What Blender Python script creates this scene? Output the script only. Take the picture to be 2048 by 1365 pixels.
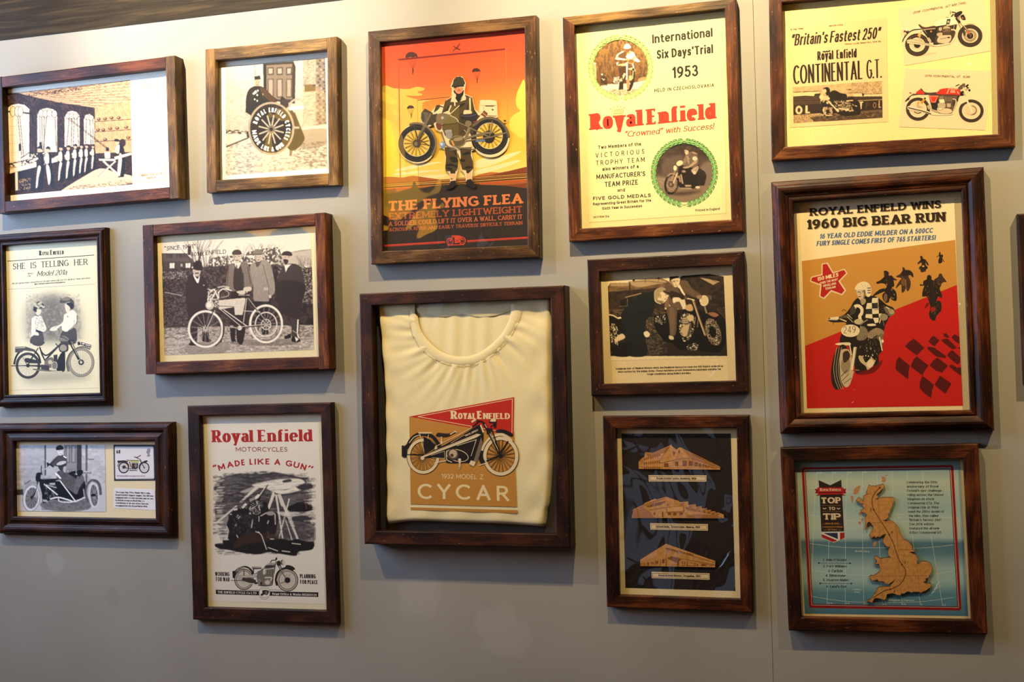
import bpy, math, random
import numpy as np
from mathutils import Vector, Matrix
from mathutils.geometry import tessellate_polygon

for o in list(bpy.data.objects): bpy.data.objects.remove(o)
SC = bpy.context.scene
COL = SC.collection
random.seed(7); RNG = np.random.default_rng(7)

# ------------------------------------------------------------------ camera, world, light, exposure
# the picture wall is the plane y = 0, the room lies towards -y, z = 0 is eye level (floor at -1.5)
cd = bpy.data.cameras.new('camera'); CAM = bpy.data.objects.new('camera', cd); COL.objects.link(CAM)
cd.lens = 42.808; cd.sensor_width = 36; cd.sensor_fit = 'HORIZONTAL'; cd.clip_start = .05
CAM.matrix_world = Matrix(((0.95905882, 0.03061435, 0.28154741, 0), (0.28201716, -0.01220611, -0.95933171, -2.55),
                           (-0.02593272, 0.99945674, -0.02034015, 0), (0, 0, 0, 1)))
SC.camera = CAM
SC.view_settings.view_transform = 'Standard'; SC.view_settings.look = 'None'
SC.view_settings.exposure = 0.0; SC.view_settings.gamma = 1.0; SC.view_settings.use_curve_mapping = False
SC.cycles.use_denoising = True; SC.cycles.max_bounces = 5; SC.cycles.use_adaptive_sampling = True; SC.cycles.adaptive_threshold = .02; SC.cycles.transparent_max_bounces = 8
SC.cycles.diffuse_bounces = 3; SC.cycles.glossy_bounces = 1; SC.cycles.use_light_tree = False; SC.cycles.sample_clamp_indirect = 6
W = bpy.data.worlds.new('world'); SC.world = W; W.use_nodes = True
W.node_tree.nodes['Background'].inputs[0].default_value = (.55, .68, .9, 1)
W.node_tree.nodes['Background'].inputs[1].default_value = .35

LAMPS = [((-1.75, -1.05, 1.53), (-1.45, 0, .86), 1.15), ((-.425, -.98, 1.50), (-.44, 0, .78), .62), ((.874, -.99, 1.50), (.80, 0, .66), .3)]
def spot(name, loc, aim, power, deg, blend, parent, col):
    l = bpy.data.lights.new(name, 'SPOT'); l.energy = power; l.spot_size = math.radians(deg); l.spot_blend = blend
    l.shadow_soft_size = .012; l.color = col
    o = bpy.data.objects.new(name, l); COL.objects.link(o)
    d = Vector(aim) - Vector(loc)
    o.rotation_euler = d.to_track_quat('-Z', 'Y').to_euler(); o.location = loc
    return o
WARM = (1.0, .74, .38)
for i, (p, a, k) in enumerate(LAMPS):
    spot('spot_beam', p, a, 150 * k, 44, .9, None, ((1, .88, .70), (1, .84, .58), (1, .80, .50))[i])
    spot('spot_spill', p, (p[0], 0, .80), 150 * (.95, 1.12, 1.4)[i], (116, 96, 94)[i], 1.0, None, WARM)

# ------------------------------------------------------------------ materials
def lin(c):
    r = []
    for v in c[:3]:
        v = v / 255.
        r.append(v / 12.92 if v <= .04045 else ((v + .055) / 1.055) ** 2.4)
    return r
MATS = {}
def mat(name, col, rough=.6, spec=.3, metal=0, emit=None):
    if name in MATS: return MATS[name]
    m = bpy.data.materials.new(name); m.use_nodes = True
    b = m.node_tree.nodes['Principled BSDF']
    b.inputs['Base Color'].default_value = (*lin(col), 1); b.inputs['Roughness'].default_value = rough
    b.inputs['Specular IOR Level'].default_value = spec; b.inputs['Metallic'].default_value = metal
    if emit:
        b.inputs['Emission Color'].default_value = (*lin(emit[0]), 1); b.inputs['Emission Strength'].default_value = emit[1]
    MATS[name] = m
    return m
def nodes(m): return m.node_tree.nodes, m.node_tree.links, m.node_tree.nodes['Principled BSDF']
def ramp(n, stops):
    r = n.new('ShaderNodeValToRGB'); e = r.color_ramp.elements
    while len(e) < len(stops): e.new(.5)
    for el, (p, c) in zip(e, stops): el.position = p; el.color = (*lin(c), 1)
    return r

def wood(name, dark, mid, light, rough=.42, wear=.5):
    m = mat(name, mid, rough, .22); n, l, b = nodes(m)
    tc = n.new('ShaderNodeTexCoord'); oi = n.new('ShaderNodeObjectInfo')
    mul = n.new('ShaderNodeVectorMath'); mul.operation = 'MULTIPLY_ADD'
    cmb = n.new('ShaderNodeCombineXYZ'); sc = n.new('ShaderNodeMath'); sc.operation = 'MULTIPLY'; sc.inputs[1].default_value = 37
    l.new(oi.outputs['Random'], sc.inputs[0])
    for k in range(3): l.new(sc.outputs[0], cmb.inputs[k])
    mul.inputs[1].default_value = (7, 100, 100); l.new(tc.outputs['Object'], mul.inputs[0]); l.new(cmb.outputs[0], mul.inputs[2])
    g = n.new('ShaderNodeTexNoise'); g.inputs['Scale'].default_value = 3; g.inputs['Detail'].default_value = 8; g.inputs['Roughness'].default_value = .7
    l.new(mul.outputs[0], g.inputs['Vector'])
    mu2 = n.new('ShaderNodeVectorMath'); mu2.operation = 'MULTIPLY_ADD'; mu2.inputs[1].default_value = (9, 26, 26)
    l.new(tc.outputs['Object'], mu2.inputs[0]); l.new(cmb.outputs[0], mu2.inputs[2])
    g2 = n.new('ShaderNodeTexNoise'); g2.inputs['Scale'].default_value = 1; g2.inputs['Detail'].default_value = 3
    l.new(mu2.outputs[0], g2.inputs['Vector'])
    mx = n.new('ShaderNodeMath'); mx.operation = 'MULTIPLY_ADD'; mx.inputs[1].default_value = .45
    l.new(g.outputs['Fac'], mx.inputs[0])
    s2 = n.new('ShaderNodeMath'); s2.operation = 'MULTIPLY'; s2.inputs[1].default_value = .55; l.new(g2.outputs['Fac'], s2.inputs[0]); l.new(s2.outputs[0], mx.inputs[2])
    r = ramp(n, [(.36, dark), (.5, mid), (.64, light)]); l.new(mx.outputs[0], r.inputs[0])
    # small worn scratches with bare wood
    mu3 = n.new('ShaderNodeVectorMath'); mu3.operation = 'MULTIPLY_ADD'; mu3.inputs[1].default_value = (90, 420, 420)
    l.new(tc.outputs['Object'], mu3.inputs[0]); l.new(cmb.outputs[0], mu3.inputs[2])
    g3 = n.new('ShaderNodeTexNoise'); g3.inputs['Scale'].default_value = 1; g3.inputs['Detail'].default_value = 2
    l.new(mu3.outputs[0], g3.inputs['Vector'])
    r3 = ramp(n, [(.70, (0, 0, 0)), (.76, (255, 255, 255))]); l.new(g3.outputs['Fac'], r3.inputs[0])
    wm = n.new('ShaderNodeMath'); wm.operation = 'MULTIPLY'; wm.inputs[1].default_value = wear; l.new(r3.outputs[0], wm.inputs[0])
    mix = n.new('ShaderNodeMix'); mix.data_type = 'RGBA'; l.new(wm.outputs[0], mix.inputs[0]); l.new(r.outputs[0], mix.inputs[6])
    mix.inputs[7].default_value = (*lin((196, 150, 92)), 1); l.new(mix.outputs[2], b.inputs['Base Color'])
    bp = n.new('ShaderNodeBump'); bp.inputs['Strength'].default_value = .35; bp.inputs['Distance'].default_value = .0012
    l.new(g.outputs['Fac'], bp.inputs['Height']); l.new(bp.outputs[0], b.inputs['Normal'])
    b.inputs['Coat Weight'].default_value = .0; b.inputs['Coat Roughness'].default_value = .3
    return m
WOOD = {'warm': wood('wood_warm_brown', (26, 12, 6), (70, 34, 15), (124, 72, 33), .42, .5),
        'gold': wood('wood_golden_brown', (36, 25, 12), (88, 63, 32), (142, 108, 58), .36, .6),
        'umber': wood('wood_umber_brown', (24, 15, 9), (62, 40, 22), (112, 81, 48), .40, .6),
        'dark': wood('wood_dark_brown', (14, 7, 5), (40, 19, 10), (74, 39, 20), .45, .35),
        'red': wood('wood_red_brown', (13, 6, 3), (46, 20, 9), (100, 50, 21), .40, .3)}

def wall_paint():
    m = mat('wall_grey_paint', (168, 166, 164), .62, .25); n, l, b = nodes(m)
    tc = n.new('ShaderNodeTexCoord')
    g = n.new('ShaderNodeTexNoise'); g.inputs['Scale'].default_value = 260; g.inputs['Detail'].default_value = 3; l.new(tc.outputs['Object'], g.inputs['Vector'])
    bp = n.new('ShaderNodeBump'); bp.inputs['Strength'].default_value = .12; bp.inputs['Distance'].default_value = .001
    l.new(g.outputs['Fac'], bp.inputs['Height']); l.new(bp.outputs[0], b.inputs['Normal'])
    g2 = n.new('ShaderNodeTexNoise'); g2.inputs['Scale'].default_value = 3.1; g2.inputs['Detail'].default_value = 2; l.new(tc.outputs['Object'], g2.inputs['Vector'])
    r = ramp(n, [(.3, (140, 137, 128)), (.7, (149, 146, 137))]); l.new(g2.outputs['Fac'], r.inputs[0])
    last = r.outputs[0]
    g3 = n.new('ShaderNodeTexNoise'); g3.inputs['Scale'].default_value = 14; l.new(tc.outputs['Object'], g3.inputs['Vector'])
    for px, pz, rad, col in ((-.98, -.50, .05, (168, 165, 156)), (-.79, -.575, .055, (168, 165, 156)), (-1.93, -.455, .028, (170, 170, 168)), (-1.77, -.53, .02, (128, 126, 118)), (-.67, .31, .03, (134, 130, 122))):
        dn = n.new('ShaderNodeVectorMath'); dn.operation = 'DISTANCE'; dn.inputs[1].default_value = (px, 0, pz); l.new(tc.outputs['Object'], dn.inputs[0])
        ad = n.new('ShaderNodeMath'); ad.operation = 'MULTIPLY_ADD'; ad.inputs[1].default_value = rad * 1.6; l.new(g3.outputs['Fac'], ad.inputs[0]); l.new(dn.outputs['Value'], ad.inputs[2])
        mr = n.new('ShaderNodeMapRange'); mr.inputs['From Min'].default_value = rad * 2.0; mr.inputs['From Max'].default_value = rad * 1.6; mr.inputs['To Max'].default_value = .3; l.new(ad.outputs[0], mr.inputs['Value'])
        mx = n.new('ShaderNodeMix'); mx.data_type = 'RGBA'; l.new(mr.outputs[0], mx.inputs[0]); l.new(last, mx.inputs[6]); mx.inputs[7].default_value = (*lin(col), 1); last = mx.outputs[2]
    l.new(last, b.inputs['Base Color'])
    return m

def glass(name, wave):
    m = bpy.data.materials.new(name); m.use_nodes = True; n, l = m.node_tree.nodes, m.node_tree.links
    n.clear(); out = n.new('ShaderNodeOutputMaterial'); mx = n.new('ShaderNodeMixShader')
    tr = n.new('ShaderNodeBsdfTransparent'); tr.inputs[0].default_value = (.985, .99, .985, 1)
    gl = n.new('ShaderNodeBsdfGlossy'); gl.inputs['Roughness'].default_value = .02
    lw = n.new('ShaderNodeLayerWeight'); lw.inputs['Blend'].default_value = .5
    pw = n.new('ShaderNodeMath'); pw.operation = 'POWER'; pw.inputs[1].default_value = 5; l.new(lw.outputs['Facing'], pw.inputs[0])
    fr = n.new('ShaderNodeMath'); fr.operation = 'MULTIPLY_ADD'; fr.inputs[1].default_value = .9; fr.inputs[2].default_value = .032; l.new(pw.outputs[0], fr.inputs[0])
    l.new(fr.outputs[0], mx.inputs[0]); l.new(tr.outputs[0], mx.inputs[1]); l.new(gl.outputs[0], mx.inputs[2]); l.new(mx.outputs[0], out.inputs[0])
    if wave:
        tc = n.new('ShaderNodeTexCoord'); g = n.new('ShaderNodeTexNoise'); g.inputs['Scale'].default_value = wave[0]; g.inputs['Detail'].default_value = 1.5
        g.inputs['Distortion'].default_value = 1.2
        l.new(tc.outputs['Object'], g.inputs['Vector'])
        bp = n.new('ShaderNodeBump'); bp.inputs['Strength'].default_value = 1; bp.inputs['Distance'].default_value = wave[1]
        l.new(g.outputs['Fac'], bp.inputs['Height']); l.new(bp.outputs[0], gl.inputs['Normal'])
        if len(wave) > 2:          # a few sharp creases in the stretched film
            g2 = n.new('ShaderNodeTexNoise'); g2.inputs['Scale'].default_value = wave[2]; g2.inputs['Detail'].default_value = 1; g2.inputs['Distortion'].default_value = .8; l.new(tc.outputs['Object'], g2.inputs['Vector'])
            sb = n.new('ShaderNodeMath'); sb.operation = 'SUBTRACT'; sb.inputs[1].default_value = .5; l.new(g2.outputs['Fac'], sb.inputs[0])
            ab = n.new('ShaderNodeMath'); ab.operation = 'ABSOLUTE'; l.new(sb.outputs[0], ab.inputs[0])
            mr = n.new('ShaderNodeMapRange'); mr.interpolation_type = 'SMOOTHSTEP'; mr.inputs['From Min'].default_value = .016; mr.inputs['From Max'].default_value = 0; l.new(ab.outputs[0], mr.inputs['Value'])
            g3 = n.new('ShaderNodeTexNoise'); g3.inputs['Scale'].default_value = 9; l.new(tc.outputs['Object'], g3.inputs['Vector'])
            m3 = n.new('ShaderNodeMapRange'); m3.interpolation_type = 'SMOOTHSTEP'; m3.inputs['From Min'].default_value = .52; m3.inputs['From Max'].default_value = .62; l.new(g3.outputs['Fac'], m3.inputs['Value'])
            mm = n.new('ShaderNodeMath'); mm.operation = 'MULTIPLY'; l.new(mr.outputs[0], mm.inputs[0]); l.new(m3.outputs[0], mm.inputs[1])
            b2 = n.new('ShaderNodeBump'); b2.inputs['Strength'].default_value = 1; b2.inputs['Distance'].default_value = .0022; l.new(mm.outputs[0], b2.inputs['Height']); l.new(bp.outputs[0], b2.inputs['Normal']); l.new(b2.outputs[0], gl.inputs['Normal'])
    return m
GLASS = glass('clear_pane', None); FILM = glass('clear_wavy_film', (4.5, .011, 8)); FILM2 = glass('clear_soft_film', (4, .005))

def ink(name='printed_ink', rough=.55, spec=.25):
    m = mat(name, (255, 255, 255), rough, spec); n, l, b = nodes(m)
    a = n.new('ShaderNodeAttribute'); a.attribute_name = 'ink'; l.new(a.outputs['Color'], b.inputs['Base Color'])
    return m
INK = ink()
def paper(name, col, rough=.6):
    m = mat(name, col, rough, .2); n, l, b = nodes(m)
    tc = n.new('ShaderNodeTexCoord'); g = n.new('ShaderNodeTexNoise'); g.inputs['Scale'].default_value = 400; l.new(tc.outputs['Object'], g.inputs['Vector'])
    c0 = tuple(v * .97 for v in col); r = ramp(n, [(.35, c0), (.65, col)]); l.new(g.outputs['Fac'], r.inputs[0]); l.new(r.outputs[0], b.inputs['Base Color'])
    return m

# ------------------------------------------------------------------ mesh helpers
def obj(name, me, m=None, parent=None):
    o = bpy.data.objects.new(name, me); COL.objects.link(o)
    if m: me.materials.append(m)
    if parent: o.parent = parent
    return o
def pydata(name, v, f):
    me = bpy.data.meshes.new(name); me.from_pydata([tuple(map(float, p)) for p in v], [], f); me.update(); return me
def box_me(name, a, b, bev=0):
    (x0, y0, z0), (x1, y1, z1) = a, b
    v = [(x, y, z) for z in (z0, z1) for y in (y0, y1) for x in (x0, x1)]
    me = pydata(name, v, [(0, 2, 3, 1), (4, 5, 7, 6), (0, 1, 5, 4), (2, 6, 7, 3), (0, 4, 6, 2), (1, 3, 7, 5)])
    return me
def thing(name, label, cat, loc, tilt=0, group=None):
    o = bpy.data.objects.new(name, None); COL.objects.link(o); o.location = loc; o.rotation_euler = (0, -tilt, 0)
    o.empty_display_size = .05
    o['label'] = label; o['category'] = cat
    if group: o['group'] = group
    return o
def struct(o): o['kind'] = 'structure'; return o

def prism(name, pts, y0, y1, m, parent):
    """outline pts (local x, z) extruded from y0 (back) to y1 (front, smaller y)"""
    n = len(pts); v = [(p[0], y1, p[1]) for p in pts] + [(p[0], y0, p[1]) for p in pts]
    tri = tessellate_polygon([[Vector((p[0], p[1], 0)) for p in pts]])
    f = [tuple(t) for t in tri] + [tuple(n + k for k in reversed(t)) for t in tri] + [(i, n + i, n + (i + 1) % n, (i + 1) % n) for i in range(n)]
    me = pydata(name, v, f)
    import bmesh
    bm = bmesh.new(); bm.from_mesh(me); bmesh.ops.recalc_face_normals(bm, faces=bm.faces); bm.to_mesh(me); bm.free()
    return obj(name, me, m, parent)

# ------------------------------------------------------------------ room
def seam_x(z): return SEAM[0] + SEAM[1] * z
WP = wall_paint()
wall = struct(obj('wall_back', box_me('wall_back', (-3.0, .012, -1.5), (3.5, .1, 1.75)), WP))
SEAM_X = -.210
for a, b in ((-3.0, SEAM_X - .0004), (SEAM_X + .0004, 3.5)):
    p = obj('wall_panel', box_me('wall_panel', (a, 0, -1.5), (b, .012, .846)), WP, wall)
bw = mat('beam_brown_paint', (94, 84, 70), .6, .1); n_, l_, b_ = nodes(bw)
tc = n_.new('ShaderNodeTexCoord'); mp = n_.new('ShaderNodeMapping'); mp.inputs['Scale'].default_value = (1.6, 1, 26); mp.inputs['Rotation'].default_value = (0, .03, 0)
g_ = n_.new('ShaderNodeTexNoise'); g_.inputs['Scale'].default_value = 4; g_.inputs['Detail'].default_value = 6; g_.inputs['Distortion'].default_value = .8
l_.new(tc.outputs['Object'], mp.inputs[0]); l_.new(mp.outputs[0], g_.inputs['Vector'])
r_ = ramp(n_, [(.3, (30, 24, 14)), (.55, (45, 37, 24)), (.75, (66, 55, 37))]); l_.new(g_.outputs['Fac'], r_.inputs[0]); l_.new(r_.outputs[0], b_.inputs['Base Color'])
bp_ = n_.new('ShaderNodeBump'); bp_.inputs['Strength'].default_value = .4; bp_.inputs['Distance'].default_value = .002; l_.new(g_.outputs['Fac'], bp_.inputs['Height']); l_.new(bp_.outputs[0], b_.inputs['Normal'])
struct(obj('trim_1', box_me('trim_1', (-3.0, -.0015, .846), (3.5, .012, 1.2)), bw))
struct(obj('floor', box_me('floor', (-3.1, -5.6, -1.6), (3.6, .1, -1.5)), mat('floor_brown', (84, 58, 38), .5)))
struct(obj('ceiling', box_me('ceiling', (-3.1, -5.6, 1.75), (3.6, .1, 1.85)), mat('ceiling_brown', (96, 84, 66), .7)))
DW = mat('room_warm_brown', (172, 154, 124), .7)
struct(obj('wall_left', box_me('wall_left', (-3.1, -5.6, -1.5), (-3.0, .1, 1.75)), DW))
struct(obj('wall_right', box_me('wall_right', (3.5, -5.6, -1.5), (3.6, .1, 1.75)), DW))
struct(obj('wall_front', box_me('wall_front', (-3.0, -5.6, -1.5), (3.5, -5.5, 1.75)), DW))
SKY = mat('window_daylight', (0, 0, 0), .5, 0, 0, ((170, 203, 252), 16))
WF = mat('window_frame_black', (30, 28, 26), .5)
# a tall window in the left wall close to the pictures lets in the cool daylight
w1 = struct(obj('window_1', box_me('window', (-2.995, -1.8, .1), (-2.985, -.3, 1.5)), SKY))
for k in range(4): obj('mullion', box_me('mullion', (-2.985, -1.8 + .5 * k - .015, .1), (-2.96, -1.8 + .5 * k + .015, 1.5)), WF, w1)
for z in (.1, .8, 1.5): obj('mullion', box_me('mullion', (-2.985, -1.8, z - .015), (-2.96, -.3, z + .015)), WF, w1)
def window_front(idx, x0, x1, z0, z1, n):
    w = struct(obj('window_%d' % idx, box_me('window', (x0, -5.495, z0), (x1, -5.485, z1)), SKY2))
    for k in range(n + 1):
        x = x0 + (x1 - x0) * k / n
        obj('mullion', box_me('mullion', (x - .03, -5.485, z0), (x + .03, -5.44, z1)), WF, w)
    for z in (z0, z1): obj('mullion', box_me('mullion', (x0, -5.485, z - .03), (x1, -5.44, z + .03)), WF, w)
SKY2 = mat('window_dim_daylight', (0, 0, 0), .5, 0, 0, ((190, 208, 240), .7))
window_front(2, -1.75, -1.1, -1.4, -.5, 2)
window_front(3, -2.95, -2.6, .3, .95, 1)

# the three track spotlights that light the wall, above the picture
def lathe(name, prof, m, parent, seg=20):
    v = []; f = []
    for r, z in prof:
        for k in range(seg):
            a = 2 * math.pi * k / seg; v.append((r * math.cos(a), r * math.sin(a), z))
    for i in range(len(prof) - 1):
        for k in range(seg):
            f.append((i * seg + k, i * seg + (k + 1) % seg, (i + 1) * seg + (k + 1) % seg, (i + 1) * seg + k))
    o = obj(name, pydata(name, v, f), m, parent)
    for p in o.data.polygons: p.use_smooth = True
    return o
LM = mat('lamp_black_metal', (24, 24, 24), .4, .5)
LE = mat('lamp_bulb_glow', (0, 0, 0), .5, 0, 0, ((255, 225, 170), 60))
for i, (p, a, k) in enumerate(LAMPS):
    d = (Vector(a) - Vector(p)).normalized()
    t = thing('track_spotlight', ['black track spotlight above the factory engraving', 'black track spotlight above the trial poster', 'black track spotlight beyond the twin bike collage'][i], 'lamp', p)
    t.rotation_euler = d.to_track_quat('-Z', 'Y').to_euler()
    lathe('housing', [(.0, .15), (.035, .15), (.042, .12), (.045, .0), (.041, .0), (.036, .05), (.02, .09), (0, .09)], LM, t)
    lathe('bulb', [(0, .03), (.014, .034), (.02, .045), (.02, .06), (0, .065)], LE, t)
    s = lathe('stem', [(.008, .12), (.008, .30)], LM, t); s.rotation_euler = (0, 0, 0)

# added glowing yellow pendant lamp behind the viewer, makes yellow reflections in the panes
t = thing('added_pendant_lamp', 'added glowing yellow bell pendant lamp, unseen behind the viewer', 'lamp', (-2.35, -2.6, .70))
lathe('shade', [(.42, 0), (.41, .10), (.37, .28), (.28, .45), (.15, .57), (.05, .62), (.0, .63)], mat('added_lamp_yellow_glow', (220, 160, 30), .5, .2, 0, ((255, 190, 40), 4.0)), t, 32)
lathe('cord', [(.006, .62), (.006, 1.05)], LM, t, 8)
# ------------------------------------------------------------------ picture frames
# c: centre on the wall, w/h: outside size, t: hanging tilt, b: rail widths (left, right, top, bottom), d: depth, rec: depth of the print behind the front
# H: rectifies the traced drawing of the print (tracing units) to metres on the print's own plane
FR = {
    'A': dict(c=(-1.7992, 0.5793), w=0.5112, h=0.3362, t=0.0109, b=(0.028, 0.0258, 0.0272, 0.0276), d=0.036, rec=0.02,
         H=(0.0014393, -4.0871e-05, -0.243339, -0.000128069, -0.00124509, 0.365572, 0.0001383, 5.98584e-06, 1.0)),
    'B': dict(c=(-1.3062, 0.5897), w=0.3372, h=0.3368, t=-0.0116, b=(0.0266, 0.0254, 0.0281, 0.0282), d=0.024, rec=0.019,
         H=(0.00137884, -1.58481e-05, -0.753257, -9.79023e-05, -0.00125118, 0.347865, 0.0001383, 5.98584e-06, 1.0)),
    'C': dict(c=(-0.866, 0.4947), w=0.391, h=0.5237, t=-0.0113, b=(0.029, 0.0262, 0.0267, 0.0279), d=0.029, rec=0.012,
         H=(0.00131214, -1.88244e-05, -1.18461, -8.58512e-05, -0.00124475, 0.433855, 0.0001383, 5.98584e-06, 1.0)),
    'D': dict(c=(-0.4253, 0.5034), w=0.3679, h=0.4821, t=0.0016, b=(0.0252, 0.024, 0.0194, 0.0264), d=0.025, rec=0.019,
         H=(0.00125515, -3.76306e-05, -1.62852, -0.000103965, -0.00124985, 0.445112, 0.0001383, 5.98584e-06, 1.0)),
    'E': dict(c=(0.0533, 0.5765), w=0.4627, h=0.3497, t=-0.0141, b=(0.0262, 0.0293, 0.0281, 0.0266), d=0.022, rec=0.018,
         H=(0.00119152, -2.0948e-05, -2.11449, -9.53702e-05, -0.00125174, 0.340466, 0.0001383, 5.98584e-06, 1.0)),
    'F': dict(c=(-1.914, 0.1449), w=0.3183, h=0.4271, t=0.0031, b=(0.028, 0.0243, 0.0282, 0.029), d=0.0236, rec=0.016,
         H=(0.00146028, -3.05182e-05, -0.136826, -5.6824e-05, -0.00124689, 0.800895, 0.0001383, 5.98584e-06, 1.0)),
    'G': dict(c=(-1.4043, 0.1793), w=0.4725, h=0.3527, t=0.0041, b=(0.0303, 0.0257, 0.0276, 0.0284), d=0.038, rec=0.014,
         H=(0.001382, -3.46328e-05, -0.632526, -6.26305e-05, -0.00123901, 0.762535, 0.0001383, 5.98584e-06, 1.0)),
    'H': dict(c=(-0.8527, -0.1098), w=0.471, h=0.5566, t=-0.0033, b=(0.0302, 0.0311, 0.0274, 0.0296), d=0.045, rec=0.017,
         H=(0.00130413, -2.86324e-05, -1.18753, -1.25284e-05, -0.00123556, 1.04362, 0.0001383, 5.98584e-06, 1.0)),
    'I': dict(c=(-0.4058, 0.0772), w=0.3294, h=0.2903, t=0.0038, b=(0.0257, 0.0248, 0.0272, 0.0252), d=0.022, rec=0.016,
         H=(0.00125245, -4.04823e-05, -1.64541, -4.77666e-05, -0.00124721, 0.87497, 0.0001383, 5.98584e-06, 1.0)),
    'J': dict(c=(0.022, 0.1057), w=0.4066, h=0.5134, t=0.0058, b=(0.0426, 0.0425, 0.0435, 0.0406), d=0.03, rec=0.024,
         H=(0.00119316, -4.56089e-05, -2.07161, -5.39343e-05, -0.00124728, 0.852376, 0.0001383, 5.98584e-06, 1.0)),
    'K': dict(c=(-1.8214, -0.247), w=0.4735, h=0.2721, t=-0.0044, b=(0.0281, 0.0478, 0.0433, 0.0429), d=0.022, rec=0.017,
         H=(0.00144884, -2.18017e-05, -0.23922, 8.19987e-06, -0.00124601, 1.19229, 0.0001383, 5.98584e-06, 1.0)),
    'L': dict(c=(-1.3563, -0.3237), w=0.3693, h=0.5006, t=0.0064, b=(0.0321, 0.0271, 0.0239, 0.0293), d=0.0185, rec=0.014,
         H=(0.00138483, -3.80758e-05, -0.691286, 3.52452e-06, -0.00124547, 1.27464, 0.0001383, 5.98584e-06, 1.0)),
    'M': dict(c=(-0.3954, -0.3143), w=0.3054, h=0.4036, t=-0.0064, b=(0.0278, 0.0259, 0.0263, 0.0263), d=0.02, rec=0.014,
         H=(0.00125107, -2.78291e-05, -1.66726, 1.91523e-05, -0.00124522, 1.24955, 0.0001383, 5.98584e-06, 1.0)),
    'N': dict(c=(0.0109, -0.3626), w=0.3772, h=0.3705, t=0.0154, b=(0.0268, 0.0288, 0.0286, 0.0278), d=0.022, rec=0.0145,
         H=(0.00119442, -5.74064e-05, -2.04379, -5.99719e-07, -0.00124325, 1.33962, 0.0001383, 5.98584e-06, 1.0)),
}
FR['F']['b'] = (.0255, .0243, .0282, .029); FR['K']['b'] = (.0470, .0478, .0433, .0429)
FR['K']['w'] += .019; FR['K']['c'] = (FR['K']['c'][0] - .0095, FR['K']['c'][1])
H0 = FR['K']['H']
FR['K']['H'] = tuple([H0[0] + .0095 * H0[6], H0[1] + .0095 * H0[7], H0[2] + .0095] + list(H0[3:]))

PROF = {
 'flat': lambda w, d, rec: [(0, 0), (0, -d + .0025), (.0008, -d + .0008), (.0025, -d), (w - .002, -d), (w - .0006, -d + .0006), (w, -d + .002), (w, -d + rec + .003), (w * .6, 0)],
 'mould': lambda w, d, rec: [(0, 0), (0, -d * .62), (.002, -d * .74), (.006, -d * .80), (w * .20, -d * .84), (w * .24, -d * .92), (w * .34, -d * .99), (w * .46, -d), (w * .56, -d * .95),
          (w * .64, -d * .86), (w * .70, -d * .80), (w * .74, -d * .79), (w * .76, -d * .72), (w * .80, -d * .84), (w * .90, -d * .86), (w * .97, -d * .84), (w, -d * .80), (w, -d + rec + .003), (w * .6, 0)],
 'cushion': lambda w, d, rec: [(0, 0), (0, -d * .55), (.003, -d * .72), (w * .10, -d * .84), (w * .2, -d * .97), (w * .3, -d), (w * .42, -d * .96), (w * .5, -d * .84), (w * .53, -d * .74), (w * .58, -d * .70), (w * .7, -d * .74), (w * .8, -d * .84),
          (w * .95, -d * .84), (w, -d * .80), (w, -d + rec + .003), (w * .6, 0)],
}
def rail(parent, w, d, rec, L, mit0, mit1, loc, ang, m, prof, seed):
    """one rail of a frame: x along its length, z inwards, y = 0 at the wall; ends cut by mit (run per unit of inward travel)"""
    P = PROF[prof](w, d, rec); n = len(P); S = 10; rr = random.Random(seed); v = []; f = []
    for s in range(S + 1):
        for (t, y) in P:
            x0 = t * mit0[0] + mit0[1]; x1 = L - t * mit1[0] - mit1[1]
            k = s / S; j = rr.uniform(-.00035, .00035) if 0 < s < S and y < -.3 * d else 0
            v.append((x0 + (x1 - x0) * k, y, t + j))
    for s in range(S):
        for i in range(n):
            j = (i + 1) % n; f.append((s * n + i, s * n + j, (s + 1) * n + j, (s + 1) * n + i))
    tri = tessellate_polygon([[Vector((p[0], p[1], 0)) for p in P]])
    f += [tuple(t) for t in tri] + [tuple(S * n + q for q in reversed(t)) for t in tri]
    me = pydata('frame_rail', v, f)
    import bmesh
    bm = bmesh.new(); bm.from_mesh(me); bmesh.ops.recalc_face_normals(bm, faces=bm.faces); bm.to_mesh(me); bm.free()
    o = obj('frame_rail', me, m, parent); o.location = loc; o.rotation_euler = (0, ang, 0)
    return o
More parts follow.
